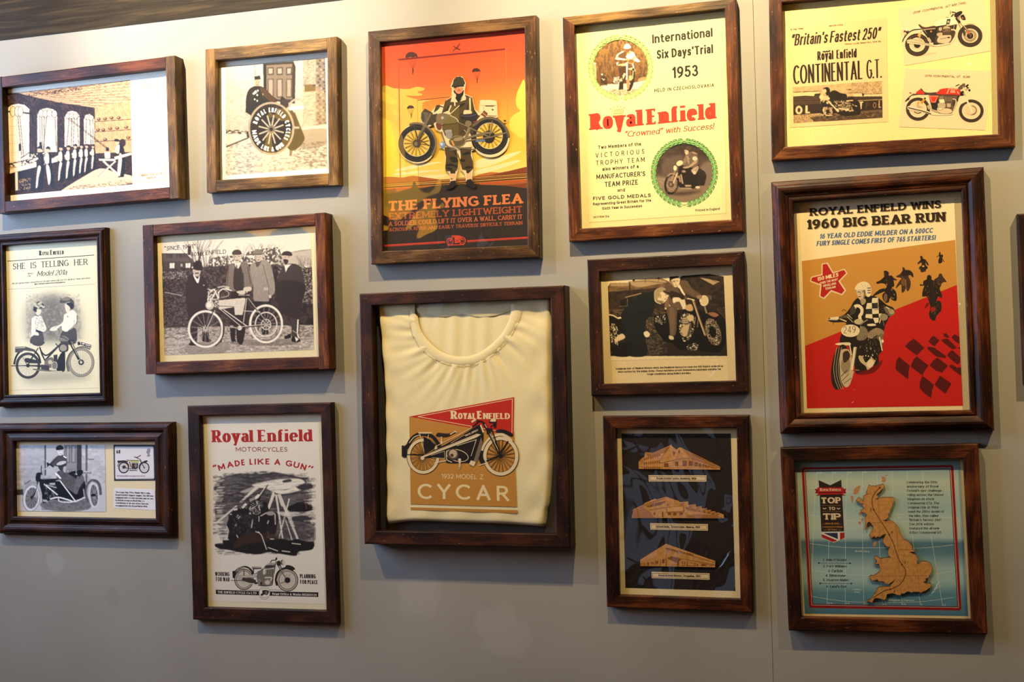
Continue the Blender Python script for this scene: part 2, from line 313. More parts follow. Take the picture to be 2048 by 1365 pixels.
def frame(key, name, label, cat, wd, prof='flat', joint='mitre', mount=None, pane=None, my=None):
    F = FR[key]; w, h, d, rec = F['w'], F['h'], F['d'], F['rec']; bl, br, bt, bb = F['b']
    root = thing(name, label, cat, (F['c'][0], 0, F['c'][1]), F['t'])
    wl, wr, wt, wb = [WOOD[q] for q in (wd.split() if ' ' in wd else [wd] * 4)]; M = joint == 'mitre'
    z0 = (0, 0)
    # left and right run the full height in a butt joint
    rail(root, bb, d, rec, w, (bl / bb, 0) if M else (0, bl), (br / bb, 0) if M else (0, br), (-w / 2, 0, -h / 2), 0, wb, prof, key + 'b')
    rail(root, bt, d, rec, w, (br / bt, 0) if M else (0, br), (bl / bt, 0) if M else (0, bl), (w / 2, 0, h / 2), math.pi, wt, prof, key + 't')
    rail(root, bl, d, rec, h, (bt / bl, 0) if M else z0, (bb / bl, 0) if M else z0, (-w / 2, 0, h / 2), math.pi / 2, wl, prof, key + 'l')
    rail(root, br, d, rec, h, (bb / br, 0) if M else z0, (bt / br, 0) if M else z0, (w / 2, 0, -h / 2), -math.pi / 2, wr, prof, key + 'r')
    x0, x1, y0, y1 = -w / 2 + bl - .003, w / 2 - br + .003, -h / 2 + bb - .003, h / 2 - bt + .003
    if mount:
        my = -(d - rec) if my is None else my
        obj('mount_board', box_me('mount_board', (x0, my, y0), (x1, my + .002, y1)), mount, root)
    if pane:
        yg = -(d - rec) - min(.006, rec * .6)
        me = bpy.data.meshes.new('glass_pane'); nx = 8; v = []; f = []
        me = box_me('glass_pane', (x0, yg - .0016, y0), (x1, yg, y1))
        obj('glass_pane', me, pane, root)
    return root
# ------------------------------------------------------------------ drawing on the prints
# a stroke alphabet: cap height 7, x-height 5, descender -2; L = straight points, A = elliptic arc cx,cy,rx,ry,from,to
GLYPHS = {
'A': (5.4, 'L0,0 2.7,7|L2.7,7 5.4,0|L1,2.3 4.4,2.3'), 'B': (4.4, 'L0,0 0,7|L0,7 2.2,7 A2.2,5.35,1.8,1.65,90,-90 L0,3.7|L0,3.7 2.4,3.7 A2.4,1.85,2,1.85,90,-90 L0,0'),
'C': (4.9, 'A3.2,3.5,3.2,3.5,52,308'), 'D': (5, 'L0,0 0,7|L0,7 1.7,7 A1.7,3.5,3.3,3.5,90,-90 L0,0'), 'E': (3.7, 'L0,0 0,7|L0,7 3.5,7|L0,3.6 2.9,3.6|L0,0 3.7,0'),
'F': (3.5, 'L0,0 0,7|L0,7 3.5,7|L0,3.6 2.9,3.6'), 'G': (5.4, 'A3.2,3.5,3.2,3.5,52,332 |L3.6,3.1 5.4,3.1 5.4,.9'), 'H': (4.8, 'L0,0 0,7|L4.8,0 4.8,7|L0,3.6 4.8,3.6'),
'I': (.01, 'L0,0 0,7'), 'J': (2.6, 'L2.6,7 2.6,1.7 A1.3,1.7,1.3,1.7,0,-150'), 'K': (4.5, 'L0,0 0,7|L4.3,7 0,2.9|L1.5,4.2 4.5,0'), 'L': (3.6, 'L0,7 0,0|L0,0 3.6,0'),
'M': (6.2, 'L0,0 0,7|L0,7 3.1,1.6|L3.1,1.6 6.2,7|L6.2,7 6.2,0'), 'N': (4.9, 'L0,0 0,7|L0,7 4.9,0|L4.9,0 4.9,7'), 'O': (6.4, 'A3.2,3.5,3.2,3.5,90,450'),
'P': (4.1, 'L0,0 0,7|L0,7 2.2,7 A2.2,5.1,1.9,1.9,90,-90 L0,3.2'), 'Q': (6.4, 'A3.2,3.5,3.2,3.5,90,450|L3.6,1.8 5.8,-.8'), 'R': (4.6, 'L0,0 0,7|L0,7 2.2,7 A2.2,5.2,1.9,1.8,90,-90 L0,3.4|L2.1,3.4 4.6,0'),
'S': (4, 'A2.1,5.2,1.8,1.8,25,265 A1.9,1.75,2,1.75,85,-155'), 'T': (4.8, 'L0,7 4.8,7|L2.4,7 2.4,0'), 'U': (4.7, 'L0,7 0,2.3 A2.35,2.3,2.35,2.3,180,360 L4.7,7'), 'V': (5.2, 'L0,7 2.6,0|L2.6,0 5.2,7'),
'W': (7.6, 'L0,7 1.9,0|L1.9,0 3.8,6.6|L3.8,6.6 5.7,0|L5.7,0 7.6,7'), 'X': (4.8, 'L0,7 4.8,0|L0,0 4.8,7'), 'Y': (4.8, 'L0,7 2.4,3.2|L4.8,7 2.4,3.2|L2.4,3.2 2.4,0'), 'Z': (4.4, 'L.2,7 4.3,7|L4.3,7 0,0|L0,0 4.4,0'),
'a': (3.2, 'A1.6,3.5,1.6,1.5,150,0 L3.2,3.4 3.2,0|A1.65,1.5,1.65,1.5,60,420'), 'b': (3.7, 'L0,0 0,7|A1.85,2.5,1.85,2.5,90,450'), 'c': (3.4, 'A2,2.5,2,2.5,48,312'), 'd': (3.7, 'A1.85,2.5,1.85,2.5,90,450|L3.7,7 3.7,0'),
'e': (3.8, 'L.1,2.6 3.75,2.6|A1.95,2.5,1.9,2.5,5,310'), 'f': (2.5, 'L.9,0 .9,5.5 A2.1,5.5,1.2,1.5,180,65|L0,4.7 2.3,4.7'), 'g': (3.7, 'A1.85,2.6,1.85,2.4,90,450|L3.7,5 3.7,-.4 A1.9,-.4,1.8,1.6,0,-150'),
'h': (3.5, 'L0,0 0,7|L0,3.1 A1.75,3.2,1.75,1.8,180,0 L3.5,0'), 'i': (.01, 'L0,0 0,4.8|L0,6.75 0,7.1'), 'j': (1.2, 'L1.2,5 1.2,-.6 A.3,-.6,.9,1.4,0,-110|L1.2,6.75 1.2,7.1'), 'k': (3.5, 'L0,0 0,7|L3.3,5 0,2|L1.2,3.1 3.5,0'), 'l': (.01, 'L0,0 0,7'),
'm': (5.8, 'L0,0 0,5|L0,3.3 A1.45,3.3,1.45,1.7,180,0 L2.9,0|L2.9,3.3 A4.35,3.3,1.45,1.7,180,0 L5.8,0'), 'n': (3.5, 'L0,0 0,5|L0,3.1 A1.75,3.2,1.75,1.8,180,0 L3.5,0'), 'o': (4, 'A2,2.5,2,2.5,90,450'),
'p': (3.7, 'L0,-2 0,5|A1.85,2.5,1.85,2.5,90,450'), 'q': (3.7, 'L3.7,-2 3.7,5|A1.85,2.5,1.85,2.5,90,450'), 'r': (2.2, 'L0,0 0,5|L0,3 A1.5,3,1.5,2,180,65'), 's': (3, 'A1.55,3.7,1.4,1.3,25,265 A1.45,1.25,1.5,1.25,85,-155'),
't': (2.3, 'L.9,6.4 .9,1.3 A2.1,1.3,1.2,1.3,180,290|L0,4.8 2.2,4.8'), 'u': (3.5, 'L0,5 0,1.8 A1.75,1.8,1.75,1.8,180,360|L3.5,5 3.5,0'), 'v': (3.8, 'L0,5 1.9,0|L1.9,0 3.8,5'), 'w': (5.8, 'L0,5 1.45,0|L1.45,0 2.9,4.8|L2.9,4.8 4.35,0|L4.35,0 5.8,5'),
'x': (3.6, 'L0,5 3.6,0|L0,0 3.6,5'), 'y': (3.9, 'L0,5 1.95,.1|L3.9,5 1.3,-2 .3,-2'), 'z': (3.2, 'L0,5 3.2,5|L3.2,5 0,0|L0,0 3.2,0'),
'0': (4, 'A2,3.5,2,3.5,90,450'), '1': (1.4, 'L0,5.8 1.4,7|L1.4,7 1.4,0'), '2': (3.7, 'A1.85,5.1,1.8,1.9,165,-30 L0,0|L0,0 3.8,0'), '3': (3.6, 'A1.7,5.3,1.6,1.7,150,-80|A1.7,1.85,1.9,1.85,85,-155'),
'4': (4.2, 'L3,0 3,7|L3,7 0,1.9|L0,1.9 4.2,1.9'), '5': (3.6, 'L3.3,7 .6,7|L.6,7 .4,4.0 A1.7,2.2,1.9,2.2,120,-150'), '6': (3.8, 'A1.9,2.1,1.9,2.1,90,450|L3.1,7 A2.9,2.4,2.9,4.4,120,180'), '7': (3.7, 'L0,7 3.7,7|L3.7,7 1.2,0'),
'8': (3.7, 'A1.85,5.3,1.6,1.7,90,450|A1.85,1.8,1.85,1.8,90,450'), '9': (3.8, 'A1.9,4.9,1.9,2.1,90,450|L.7,0 A.9,4.6,2.9,4.4,-60,0'),
'.': (.01, 'L0,0 0,.3'), ',': (.4, 'L.4,.4 0,-1.2'), "'": (.2, 'L.2,7 0,5.6'), '"': (1.4, 'L.2,7 0,5.6|L1.4,7 1.2,5.6'), '\u201c': (1.8, 'L.5,7 0,5.6 .1,5.3|L1.9,7 1.4,5.6 1.5,5.3'), '\u201d': (1.8, 'L.4,7 .5,6.6 0,5.3|L1.8,7 1.9,6.6 1.4,5.3'),
'-': (1.8, 'L0,2.6 1.8,2.6'), '!': (.01, 'L0,2 0,7|L0,0 0,.4'), '&': (4.8, 'L4.8,0 1,5.2 A1.9,5.7,1.1,1.3,200,-40 L.7,3 A1.8,1.7,1.8,1.7,140,310 L4.6,3.2'), '/': (2.6, 'L0,-.6 2.6,7.4'), ':': (.01, 'L0,0 0,.4|L0,4 0,4.4'),
'_': (3, 'L0,0 3,0'), '*': (3, 'L0,3.5 3,3.5|L.7,2 2.3,5|L.7,5 2.3,2'), '?': (3.4, 'A1.7,5.3,1.6,1.7,170,-60 L1.7,2|L1.7,0 1.7,.4')}
def glyph_strokes(ch, seg):
    w, s = GLYPHS[ch]; out = []
    for st in s.split('|'):
        pts = []; kind = 'L'; curved_end = [False, False]; tok = st.split()
        for ti, t in enumerate(tok):
            if t[0] in 'LA': kind = t[0]; t = t[1:]
            v = [float(q) for q in t.split(',')]
            if kind == 'L': pts.append((v[0], v[1])); kind = 'L'
            else:
                cx, cy, rx, ry, a0, a1 = v; n = max(3, int(abs(a1 - a0) / 90. * seg + .5))
                for k in range(n + 1):
                    a = math.radians(a0 + (a1 - a0) * k / n); pts.append((cx + rx * math.cos(a), cy + ry * math.sin(a)))
                if ti == 0: curved_end[0] = True
                if ti == len(tok) - 1: curved_end[1] = True
                kind = 'L'
        q = [pts[0]]
        for p in pts[1:]:
            if abs(p[0] - q[-1][0]) + abs(p[1] - q[-1][1]) > 1e-4: q.append(p)
        out.append((q, curved_end, st.startswith('A') and len(tok) == 1 and abs(abs(v[5] - v[4]) - 360) < 1))
    return w, out
def ribbon(pts, wf, closed=False, cap=0):
    """quads along a polyline; wf(dx, dy) gives the width for a unit direction"""
    P = np.array(pts, float); n = len(P)
    if n < 2: return [], []
    if closed and np.allclose(P[0], P[-1]): P = P[:-1]; n -= 1
    if not closed and cap:
        d0 = P[1] - P[0]; d1 = P[-1] - P[-2]; P[0] = P[0] - d0 / (np.hypot(*d0) + 1e-9) * cap; P[-1] = P[-1] + d1 / (np.hypot(*d1) + 1e-9) * cap
    m = n if closed else n - 1
    seg = [(P[(i + 1) % n] - P[i]) for i in range(m)]; seg = [s / (np.hypot(*s) + 1e-9) for s in seg]
    V = []
    for i in range(n):
        a = seg[i - 1] if (closed or i > 0) else seg[0]; b = seg[i % m] if (closed or i < m) else seg[-1]
        t = a + b; L = np.hypot(*t)
        if L < .35: t = b; L = 1
        t = t / L; nn = np.array([-t[1], t[0]]); c = max(.45, abs(nn @ np.array([-b[1], b[0]])))
        h = .5 * .5 * (wf(*a) + wf(*b)) / c
        V.append(P[i] + nn * h); V.append(P[i] - nn * h)
    F = []
    for i in range(m):
        j = (i + 1) % n; F.append((2 * i, 2 * i + 1, 2 * j + 1, 2 * j))
    return V, F

def smooth(pts, closed=True, k=4):
    P = np.array(pts, float); n = len(P); out = []
    rng = range(n) if closed else range(n - 1)
    for i in rng:
        p0 = P[(i - 1) % n] if closed or i > 0 else P[i]; p1 = P[i]; p2 = P[(i + 1) % n]; p3 = P[(i + 2) % n] if closed or i < n - 2 else p2
        for q in range(k):
            t = q / k; out.append(.5 * ((2 * p1) + (p2 - p0) * t + (2 * p0 - 5 * p1 + 4 * p2 - p3) * t * t + (3 * p1 - p0 - 3 * p2 + p3) * t ** 3))
    if not closed: out.append(P[-1])
    return [tuple(p) for p in out]
def ell_pts(cx, cy, rx, ry, rot=0, n=32, a0=0, a1=360):
    c, s = math.cos(math.radians(rot)), math.sin(math.radians(rot)); out = []
    full = abs(a1 - a0) >= 360
    for k in range(n if full else n + 1):
        a = math.radians(a0 + (a1 - a0) * k / n); x, y = rx * math.cos(a), ry * math.sin(a); out.append((cx + x * c - y * s, cy + x * s + y * c))
    return out
def N(s):
    """'x,y x,y ...' -> points"""
    return [tuple(float(v) for v in t.split(',')) for t in s.split()]

class Pen:
    """drawing calls shared by the vector prints and the tone prints; coordinates are tracing units, origin/scale set by at()"""
    ox = oy = 0.; k = 1.; gain = 1.
    def at(self, ox=0, oy=0, k=1.): self.ox, self.oy, self.k = ox, oy, k; return self
    def q(self, pts):
        if isinstance(pts, str): pts = N(pts)
        return [(self.ox + p[0] * self.k, self.oy + p[1] * self.k) for p in pts]
    def poly(self, pts, col, sm=False, a=1.):
        p = self.q(pts)
        if sm: p = smooth(p)
        self._fill(p, col, a)
    def line(self, pts, w, col, sm=False, closed=False, a=1.):
        p = self.q(pts)
        if sm: p = smooth(p, closed)
        V, F = ribbon(p, lambda x, y: w * self.k, closed)
        self._quads(V, F, col, a)
    def ell(self, cx, cy, rx, ry, col, rot=0, n=32, a=1.): self.poly(ell_pts(cx, cy, rx, ry, rot, n), col, False, a)
    def arc(self, cx, cy, rx, ry, a0, a1, w, col, rot=0, n=24, a=1.): self.line(ell_pts(cx, cy, rx, ry, rot, n, a0, a1), w, col, False, abs(a1 - a0) >= 360, a)
    def ring(self, cx, cy, rx, ry, w, col, rot=0, n=36, a=1.): self.arc(cx, cy, rx, ry, 0, 360, w, col, rot, n, a)
    def rays(self, cx, cy, rx, ry, r0, n, w, col, rot=0, twist=0, a=1.):
        for k in range(n):
            t = 360. * k / n + rot; t2 = t + (twist if k % 2 else -twist)
            self.line([(cx + rx * r0 * math.cos(math.radians(t)), cy + ry * r0 * math.sin(math.radians(t))), (cx + rx * math.cos(math.radians(t2)), cy + ry * math.sin(math.radians(t2)))], w, col, a=a)
    def wheel(self, cx, cy, rx, ry, tyre, tw, rim=None, rw=0, spoke=None, ns=0, sw=.5, hub=None, hr=0, fill=None, twist=12, a=1.):
        """r = outside radius of the tyre"""
        if fill is not None: self.ell(cx, cy, rx - tw * .5, ry - tw * .5, fill, a=a)
        if spoke is not None: self.rays(cx, cy, rx - tw, ry - tw, .12, ns, sw, spoke, 4, twist, a)
        if rim is not None: self.ring(cx, cy, rx - tw - rw * .4, ry - tw - rw * .4, rw, rim, a=a)
        self.ring(cx, cy, rx - tw * .5, ry - tw * .5, tw, tyre, a=a)
        if hub is not None: self.ell(cx, cy, hr, hr, hub, a=a)
    def text(self, s, x0, y0, x1, y1, h, col, wv=1., wh=None, serif=0, slant=0, gap=.9, seg=4, up=None, rough=0, sp=2.4):
        """s runs along the baseline from (x0, y0) to (x1, y1); h = cap height; wv / wh = stem and hairline widths with cap height 7"""
        (x0, y0), (x1, y1) = self.q([(x0, y0), (x1, y1)]); h *= self.k
        wh = wv if wh is None else wh
        if h < 9 and wv <= 1.15: f = 1.22 if h > 5 else 1.35; wv *= f; wh *= f      # small type prints heavier
        B = np.array([x1 - x0, y1 - y0]); L = np.hypot(*B); B = B / L; u = h / 7.
        U = np.array(up if up is not None else self.upv); U = U / np.hypot(*U)
        sumw = 0.; fixed = 0.
        for i, c in enumerate(s):
            if c == ' ': sumw += sp
            else: sumw += GLYPHS[c][0]; fixed += wv
            if i < len(s) - 1: fixed += gap + (serif * .8 if serif else 0)
        T = L / u
        xs = (T - fixed) / sumw
        if xs < .35:
            f = T / (fixed + .45 * sumw); xs = .45 * f; wv *= f; wh *= f; gap *= f; serif *= f
        wf = lambda dx, dy: wh + (wv - wh) * abs(dy) ** 1.3
        x = wv / 2; rr = random.Random(s)
        quads = []
        for i, c in enumerate(s):
            if c == ' ': x += sp * xs + gap + (serif * .8 if serif else 0); continue
            w, st = glyph_strokes(c, seg)
            fy = lambda y: wh / 2 + y * (7 - wh) / 7
            jx, jy = (rr.uniform(-.25, .25) * rough, rr.uniform(-.4, .4) * rough) if rough else (0, 0)
            for pts, cur, closed in st:
                P = [(x + p[0] * xs + jx, fy(p[1]) + jy) for p in pts]
                quads.append(ribbon(P, wf, closed, 0 if closed else wh * .45))
                if serif and not closed:
                    for e, (a, b) in enumerate(((0, 1), (-1, -2))):
                        if cur[e]: continue
                        py = pts[a][1]; dx, dy = pts[a][0] - pts[b][0], pts[a][1] - pts[b][1]
                        if abs(dy) > .5 * abs(dx) and abs(py - round(py)) < .01 and round(py) in (0, 7, 5, -2):
                            if c in 'AVWMvwN' and (pts[a] in ((2.7, 7.), (2.6, 0.), (1.9, 0.), (5.7, 0.), (3.8, 6.6), (3.1, 1.6), (1.45, 0.), (4.35, 0.)) or (c == 'N' and pts[a] == (4.9, 0.))): continue
                            if c in '14' and py == 7: continue
                            if c in 'ahnmrubpdqitl' and (py in (5, 7)) : l_, r_ = serif * 1.0, 0
                            elif c in 'ad' and py == 0: l_, r_ = 0, serif * .9
                            else: l_, r_ = serif, serif
                            yy = fy(py) - (wh * .05 if py > 2 else -wh * .05); X = P[a][0]
                            quads.append(([(X - wv / 2 - l_, yy + wh / 2), (X + wv / 2 + r_, yy + wh / 2), (X + wv / 2 + r_, yy - wh / 2), (X - wv / 2 - l_, yy - wh / 2)], [(0, 1, 2, 3)]))
                        elif abs(dy) < .1 * abs(dx) and c in 'EFLTZz2' and e == 1 and py in (0, 7, 5):
                            sgn = 1 if py == 0 else -1; X = P[a][0]; Y = fy(py)
                            quads.append(([(X + wh * .45, Y - sgn * wh / 2), (X + wh * .45, Y + sgn * serif * 2), (X - wh * .2, Y + sgn * serif * 2), (X - wh * .9, Y)], [(0, 1, 2, 3)]))
                        if c == 'T' and e == 0 and abs(dy) < .1:
                            X = P[a][0]; Y = fy(7)
                            quads.append(([(X - wh * .45, Y + wh / 2), (X - wh * .45, Y - serif * 2), (X + wh * .2, Y - serif * 2), (X + wh * .9, Y)], [(0, 1, 2, 3)]))
                if serif and c in 'CGSs' :
                    pass
            x += w * xs + wv + gap + (serif * .8 if serif else 0)
        O = np.array([x0, y0])
        V = []; F = []; S = []
        for k, (v, f) in enumerate(quads):
            n0 = len(V); V += [O + B * (p[0] + slant * p[1]) * u + U * p[1] * u for p in v]; F += [tuple(n0 + i for i in t) for t in f]; S += [k % 9] * len(v)
        self._quads(V, F, col, 1., S)
    def arctext(self, s, cx, cy, rx, ry, a0, a1, h, col, wv=1.2, inward=False, **kw):
        """letters spread along an ellipse from a0 to a1 (degrees, 0 = +x, clockwise on the picture)"""
        ws = [(GLYPHS[c][0] if c != ' ' else 1.6) + 2.6 for c in s]; tot = sum(ws); acc = 0
        for c, w in zip(s, ws):
            am = a0 + (a1 - a0) * (acc + w / 2) / tot; hw = (a1 - a0) * (w - 2.0) / tot / 2; acc += w
            if c == ' ': continue
            p0 = (cx + rx * math.cos(math.radians(am - hw)), cy + ry * math.sin(math.radians(am - hw))); p1 = (cx + rx * math.cos(math.radians(am + hw)), cy + ry * math.sin(math.radians(am + hw)))
            o = (math.cos(math.radians(am)), math.sin(math.radians(am))); sg = -1 if inward else 1
            self.text(c, *p0, *p1, h, col, wv, up=(sg * o[0], sg * o[1]), **kw)

class Print(Pen):
    """flat printed shapes lying on the print plane of a frame, gathered into named parts"""
    def __init__(self, key, root, name='print', y=None):
        self.key = key; F = FR[key]; self.H = np.array(F['H']).reshape(3, 3); self.root = root
        self.y0 = -(F['d'] - F['rec']) - .00025 if y is None else y
        self.boxes = []; self.parts = {}; self.cur = 'print'; self.top = None
        Hi = np.linalg.inv(self.H); m = lambda x, z: (lambda r: r[:2] / r[2])(Hi @ np.array([x, z, 1.]))
        self.upv = tuple(m(0, .05) - m(0, -.05))
    def map(self, P):
        P = np.asarray(P, float); R = np.c_[P, np.ones(len(P))] @ self.H.T; return R[:, :2] / R[:, 2:]
    def part(self, name): self.cur = name; return self
    def _layer(self, Q):
        a, b = Q.min(0), Q.max(0); z = 0
        if self.boxes:
            A = np.array(self.boxes); hit = (A[:, 0] < b[0]) & (A[:, 2] > a[0]) & (A[:, 1] < b[1]) & (A[:, 3] > a[1])
            if hit.any(): z = A[hit, 4].max() + 1
        self.boxes.append((a[0], a[1], b[0], b[1], z)); return z
    def _add(self, Q, faces, col, z=None, S=None):
        if z is None: z = self._layer(Q)
        if S is not None: self.boxes[-1] = self.boxes[-1][:4] + (z + 9,); z = z + np.array(S)
        V, Fc, C = self.parts.setdefault(self.cur, ([], [], []))
        n0 = sum(len(v) for v in V); y = self.y0 - z * 1.6e-5
        V.append(np.c_[Q[:, 0], y + np.zeros(len(Q)), Q[:, 1]]); Fc += [tuple(n0 + i for i in f) for f in faces]
        c = np.array(lin(col)) if not isinstance(col, np.ndarray) else col
        C.append(np.broadcast_to(c, (len(Q), 3)) * self.gain)
    def _fill(self, p, col, a=1.):
        Q = self.map(p)
        if len(Q) == 3: tri = [(0, 1, 2)]
        else: tri = tessellate_polygon([[Vector((x, z, 0)) for x, z in Q]])
        self._add(Q, tri, col)
    def _quads(self, V, F, col, a=1., S=None):
        if not len(V): return
        self._add(self.map(V), F, col, None, S)
    def grad(self, quad, cols):
        """four corners (TL TR BR BL) with a list of (v, colour) down the quad"""
        q = np.array(self.q(quad)); V = []; C = []; F = []
        for v, c in cols:
            V += [q[0] + (q[3] - q[0]) * v, q[1] + (q[2] - q[1]) * v]; C += [lin(c), lin(c)]
        for i in range(len(cols) - 1): F.append((2 * i, 2 * i + 1, 2 * i + 3, 2 * i + 2))
        self._add(self.map(V), F, np.array(C))
    def add_tone(self, T):
        """lay a painted tone picture on the sheet as a fine mesh with a colour at every point"""
        V, F, C = T.mesh(); Q = self.map(V); z = self._layer(Q)
        self._add(Q, F, C, z)
    def done(self, names=None, mat_=None):
        first = None
        for nm, (V, F, C) in self.parts.items():
            v = np.concatenate(V); c = np.concatenate(C)
            me = bpy.data.meshes.new(nm); me.from_pydata(v.tolist(), [], F); me.update()
            at = me.color_attributes.new('ink', 'FLOAT_COLOR', 'POINT'); at.data.foreach_set('color', np.c_[c, np.ones(len(c))].astype(np.float32).ravel())
            par = self.root if first is None or nm.startswith('card') else first
            o = obj(nm.split('.')[0], me, mat_ or INK, par)
            # faces look towards the room
            s = 0.
            me.calc_loop_triangles()
            if sum(p.normal.y * p.area for p in me.polygons) > 0: me.flip_normals()
            if first is None: first = o
        return first

class Tone(Pen):
    """a painted tone picture (photograph print) over a traced quad, sampled on a fine grid"""
    def __init__(self, quad, nx, ny, base, ss=2, mask=None):
        self.quad = np.array(quad, float); self.nx, self.ny, self.ss = nx, ny, ss; self.maskf = mask
        # tracing -> unit square homography
        A = []; b = []
        for (x, y), (u, v) in zip(self.quad, ((0, 0), (1, 0), (1, 1), (0, 1))):
            A += [[x, y, 1, 0, 0, 0, -u * x, -u * y], [0, 0, 0, x, y, 1, -v * x, -v * y]]; b += [u, v]
        self.Hq = np.append(np.linalg.solve(np.array(A), np.array(b)), 1).reshape(3, 3)
        self.W, self.Hh = nx * ss, ny * ss
        self.im = np.empty((self.Hh, self.W, 3), np.float32); self.im[:] = lin(base)
        self.upv = (0, -1)
    def toimg(self, P):
        P = np.asarray(P, float); R = np.c_[P, np.ones(len(P))] @ self.Hq.T; R = R[:, :2] / R[:, 2:]
        return R * np.array([self.W, self.Hh])
    def _mask(self, Q):
        x0, y0 = np.floor(Q.min(0)).astype(int); x1, y1 = np.ceil(Q.max(0)).astype(int) + 1
        x0, y0 = max(0, x0), max(0, y0); x1, y1 = min(self.W, x1), min(self.Hh, y1)
        if x1 <= x0 or y1 <= y0: return None
        X = np.arange(x0, x1) + .5; Y = (np.arange(y0, y1) + .5)[:, None]
        ins = np.zeros((y1 - y0, x1 - x0), bool); n = len(Q)
        for i in range(n):
            (ax, ay), (bx, by) = Q[i], Q[(i + 1) % n]
            if ay == by: continue
            c = (ay > Y) != (by > Y)
            if not c.any(): continue
            ins ^= c & (X < (bx - ax) * (Y - ay) / (by - ay) + ax)
        return x0, y0, x1, y1, ins
    def _paint(self, Q, col, a=1.):
        r = self._mask(Q)
        if r is None: return
        x0, y0, x1, y1, ins = r; s = self.im[y0:y1, x0:x1]
        c = np.array(lin(col), np.float32); s[ins] = s[ins] * (1 - a) + c * a
    def _fill(self, p, col, a=1.): self._paint(self.toimg(p), col, a)
    def _quads(self, V, F, col, a=1., S=None):
        if not len(V): return
        Q = self.toimg(V)
        if a >= 1:
            for f in F: self._paint(Q[list(f)], col)
        else:
            m = np.zeros((self.Hh, self.W), bool)
            for f in F:
                r = self._mask(Q[list(f)])
                if r: m[r[1]:r[3], r[0]:r[2]] |= r[4]
            self.im[m] = self.im[m] * (1 - a) + np.array(lin(col), np.float32) * a
    def blur(self, s):
        s *= self.ss; n = int(3 * s) + 1; k = np.exp(-.5 * (np.arange(-n, n + 1) / s) ** 2); k /= k.sum()
        for ax in (0, 1):
            P = np.pad(self.im, [(n, n) if i == ax else (0, 0) for i in range(3)], 'edge')
            o = np.zeros_like(self.im)
            for i, w in enumerate(k): o += w * (P[i:i + self.Hh] if ax == 0 else P[:, i:i + self.W])
            self.im = o
        return self
    def fnoise(self, sx, sy, seed=1, oct=3):
        """smooth value noise in 0..1, cell size sx, sy tracing px"""
        r = np.random.default_rng(seed); o = np.zeros((self.Hh, self.W), np.float32); tot = 0
        for k in range(oct):
            cx, cy = max(1., sx * self.ss / 2 ** k), max(1., sy * self.ss / 2 ** k)
            gx, gy = int(self.W / cx) + 3, int(self.Hh / cy) + 3; g = r.random((gy, gx)).astype(np.float32)
            X = np.arange(self.W) / cx; Y = np.arange(self.Hh) / cy; xi = X.astype(int); yi = Y.astype(int); fx = (X - xi); fy = (Y - yi)[:, None]
            fx = fx * fx * (3 - 2 * fx); fy = fy * fy * (3 - 2 * fy)
            v = (g[yi][:, xi] * (1 - fx) + g[yi][:, xi + 1] * fx) * (1 - fy) + (g[yi + 1][:, xi] * (1 - fx) + g[yi + 1][:, xi + 1] * fx) * fy
            o += v / 2 ** k; tot += 1 / 2 ** k
        return o / tot
    def speckle(self, pts, col, cover, sx, sy, seed=1, a=1., soft=.06, sm=False):
        """paint col over the part of the outline where a noise field is high: foliage, gravel, grain"""
        p = self.q(pts)
        if sm: p = smooth(p)
        r = self._mask(self.toimg(p))
        if r is None: return
        x0, y0, x1, y1, ins = r; f = self.fnoise(max(1.2, sx * .6), max(1., sy * .6), seed)
        t = np.quantile(f[y0:y1, x0:x1][ins], 1 - cover) if ins.any() else 1
        m = np.clip((f[y0:y1, x0:x1] - t) / soft + .5, 0, 1) * ins * a
        s = self.im[y0:y1, x0:x1]; s[:] = s * (1 - m[..., None]) + np.array(lin(col), np.float32) * m[..., None]
    def grain(self, amt, seed=3):
        r = np.random.default_rng(seed); self.im *= np.exp(r.normal(0, amt, self.im.shape[:2])).astype(np.float32)[..., None]; return self
    def levels(self, lo, hi, g=1.):
        self.im = np.clip((self.im - lo) / (hi - lo), 0, 1) ** g; return self
    def hatch(self, pts, col, n, L, w, ang=0, seed=1, a=.8):
        """short dry-brush strokes scattered over an outline's box"""
        P = np.array(self.q(pts)); lo, hi = P.min(0), P.max(0); rr = random.Random(seed); c, s = math.cos(math.radians(ang)), math.sin(math.radians(ang)); o = (self.ox, self.oy, self.k); self.at()
        for _ in range(n):
            x, y = rr.uniform(lo[0], hi[0]), rr.uniform(lo[1], hi[1]); l_ = L * rr.uniform(.4, 1.) * o[2]; ww = w * rr.uniform(.5, 1.2) * o[2]
            self.line([(x - c * l_, y - s * l_), (x, y + ww * .4), (x + c * l_, y + s * l_)], ww, col, a=a)
        self.at(*o)
    def gradient(self, pts, c0, c1, ang=90, a=1.):
        r = self._mask(self.toimg(self.q(pts)))
        if r is None: return
        x0, y0, x1, y1, ins = r; X, Y = np.meshgrid(np.linspace(0, 1, x1 - x0), np.linspace(0, 1, y1 - y0)); t = Y if ang == 90 else X
        c = np.array(lin(c0)) * (1 - t[..., None]) + np.array(lin(c1)) * t[..., None]; s = self.im[y0:y1, x0:x1]; s[ins] = (s * (1 - a) + c * a)[ins]
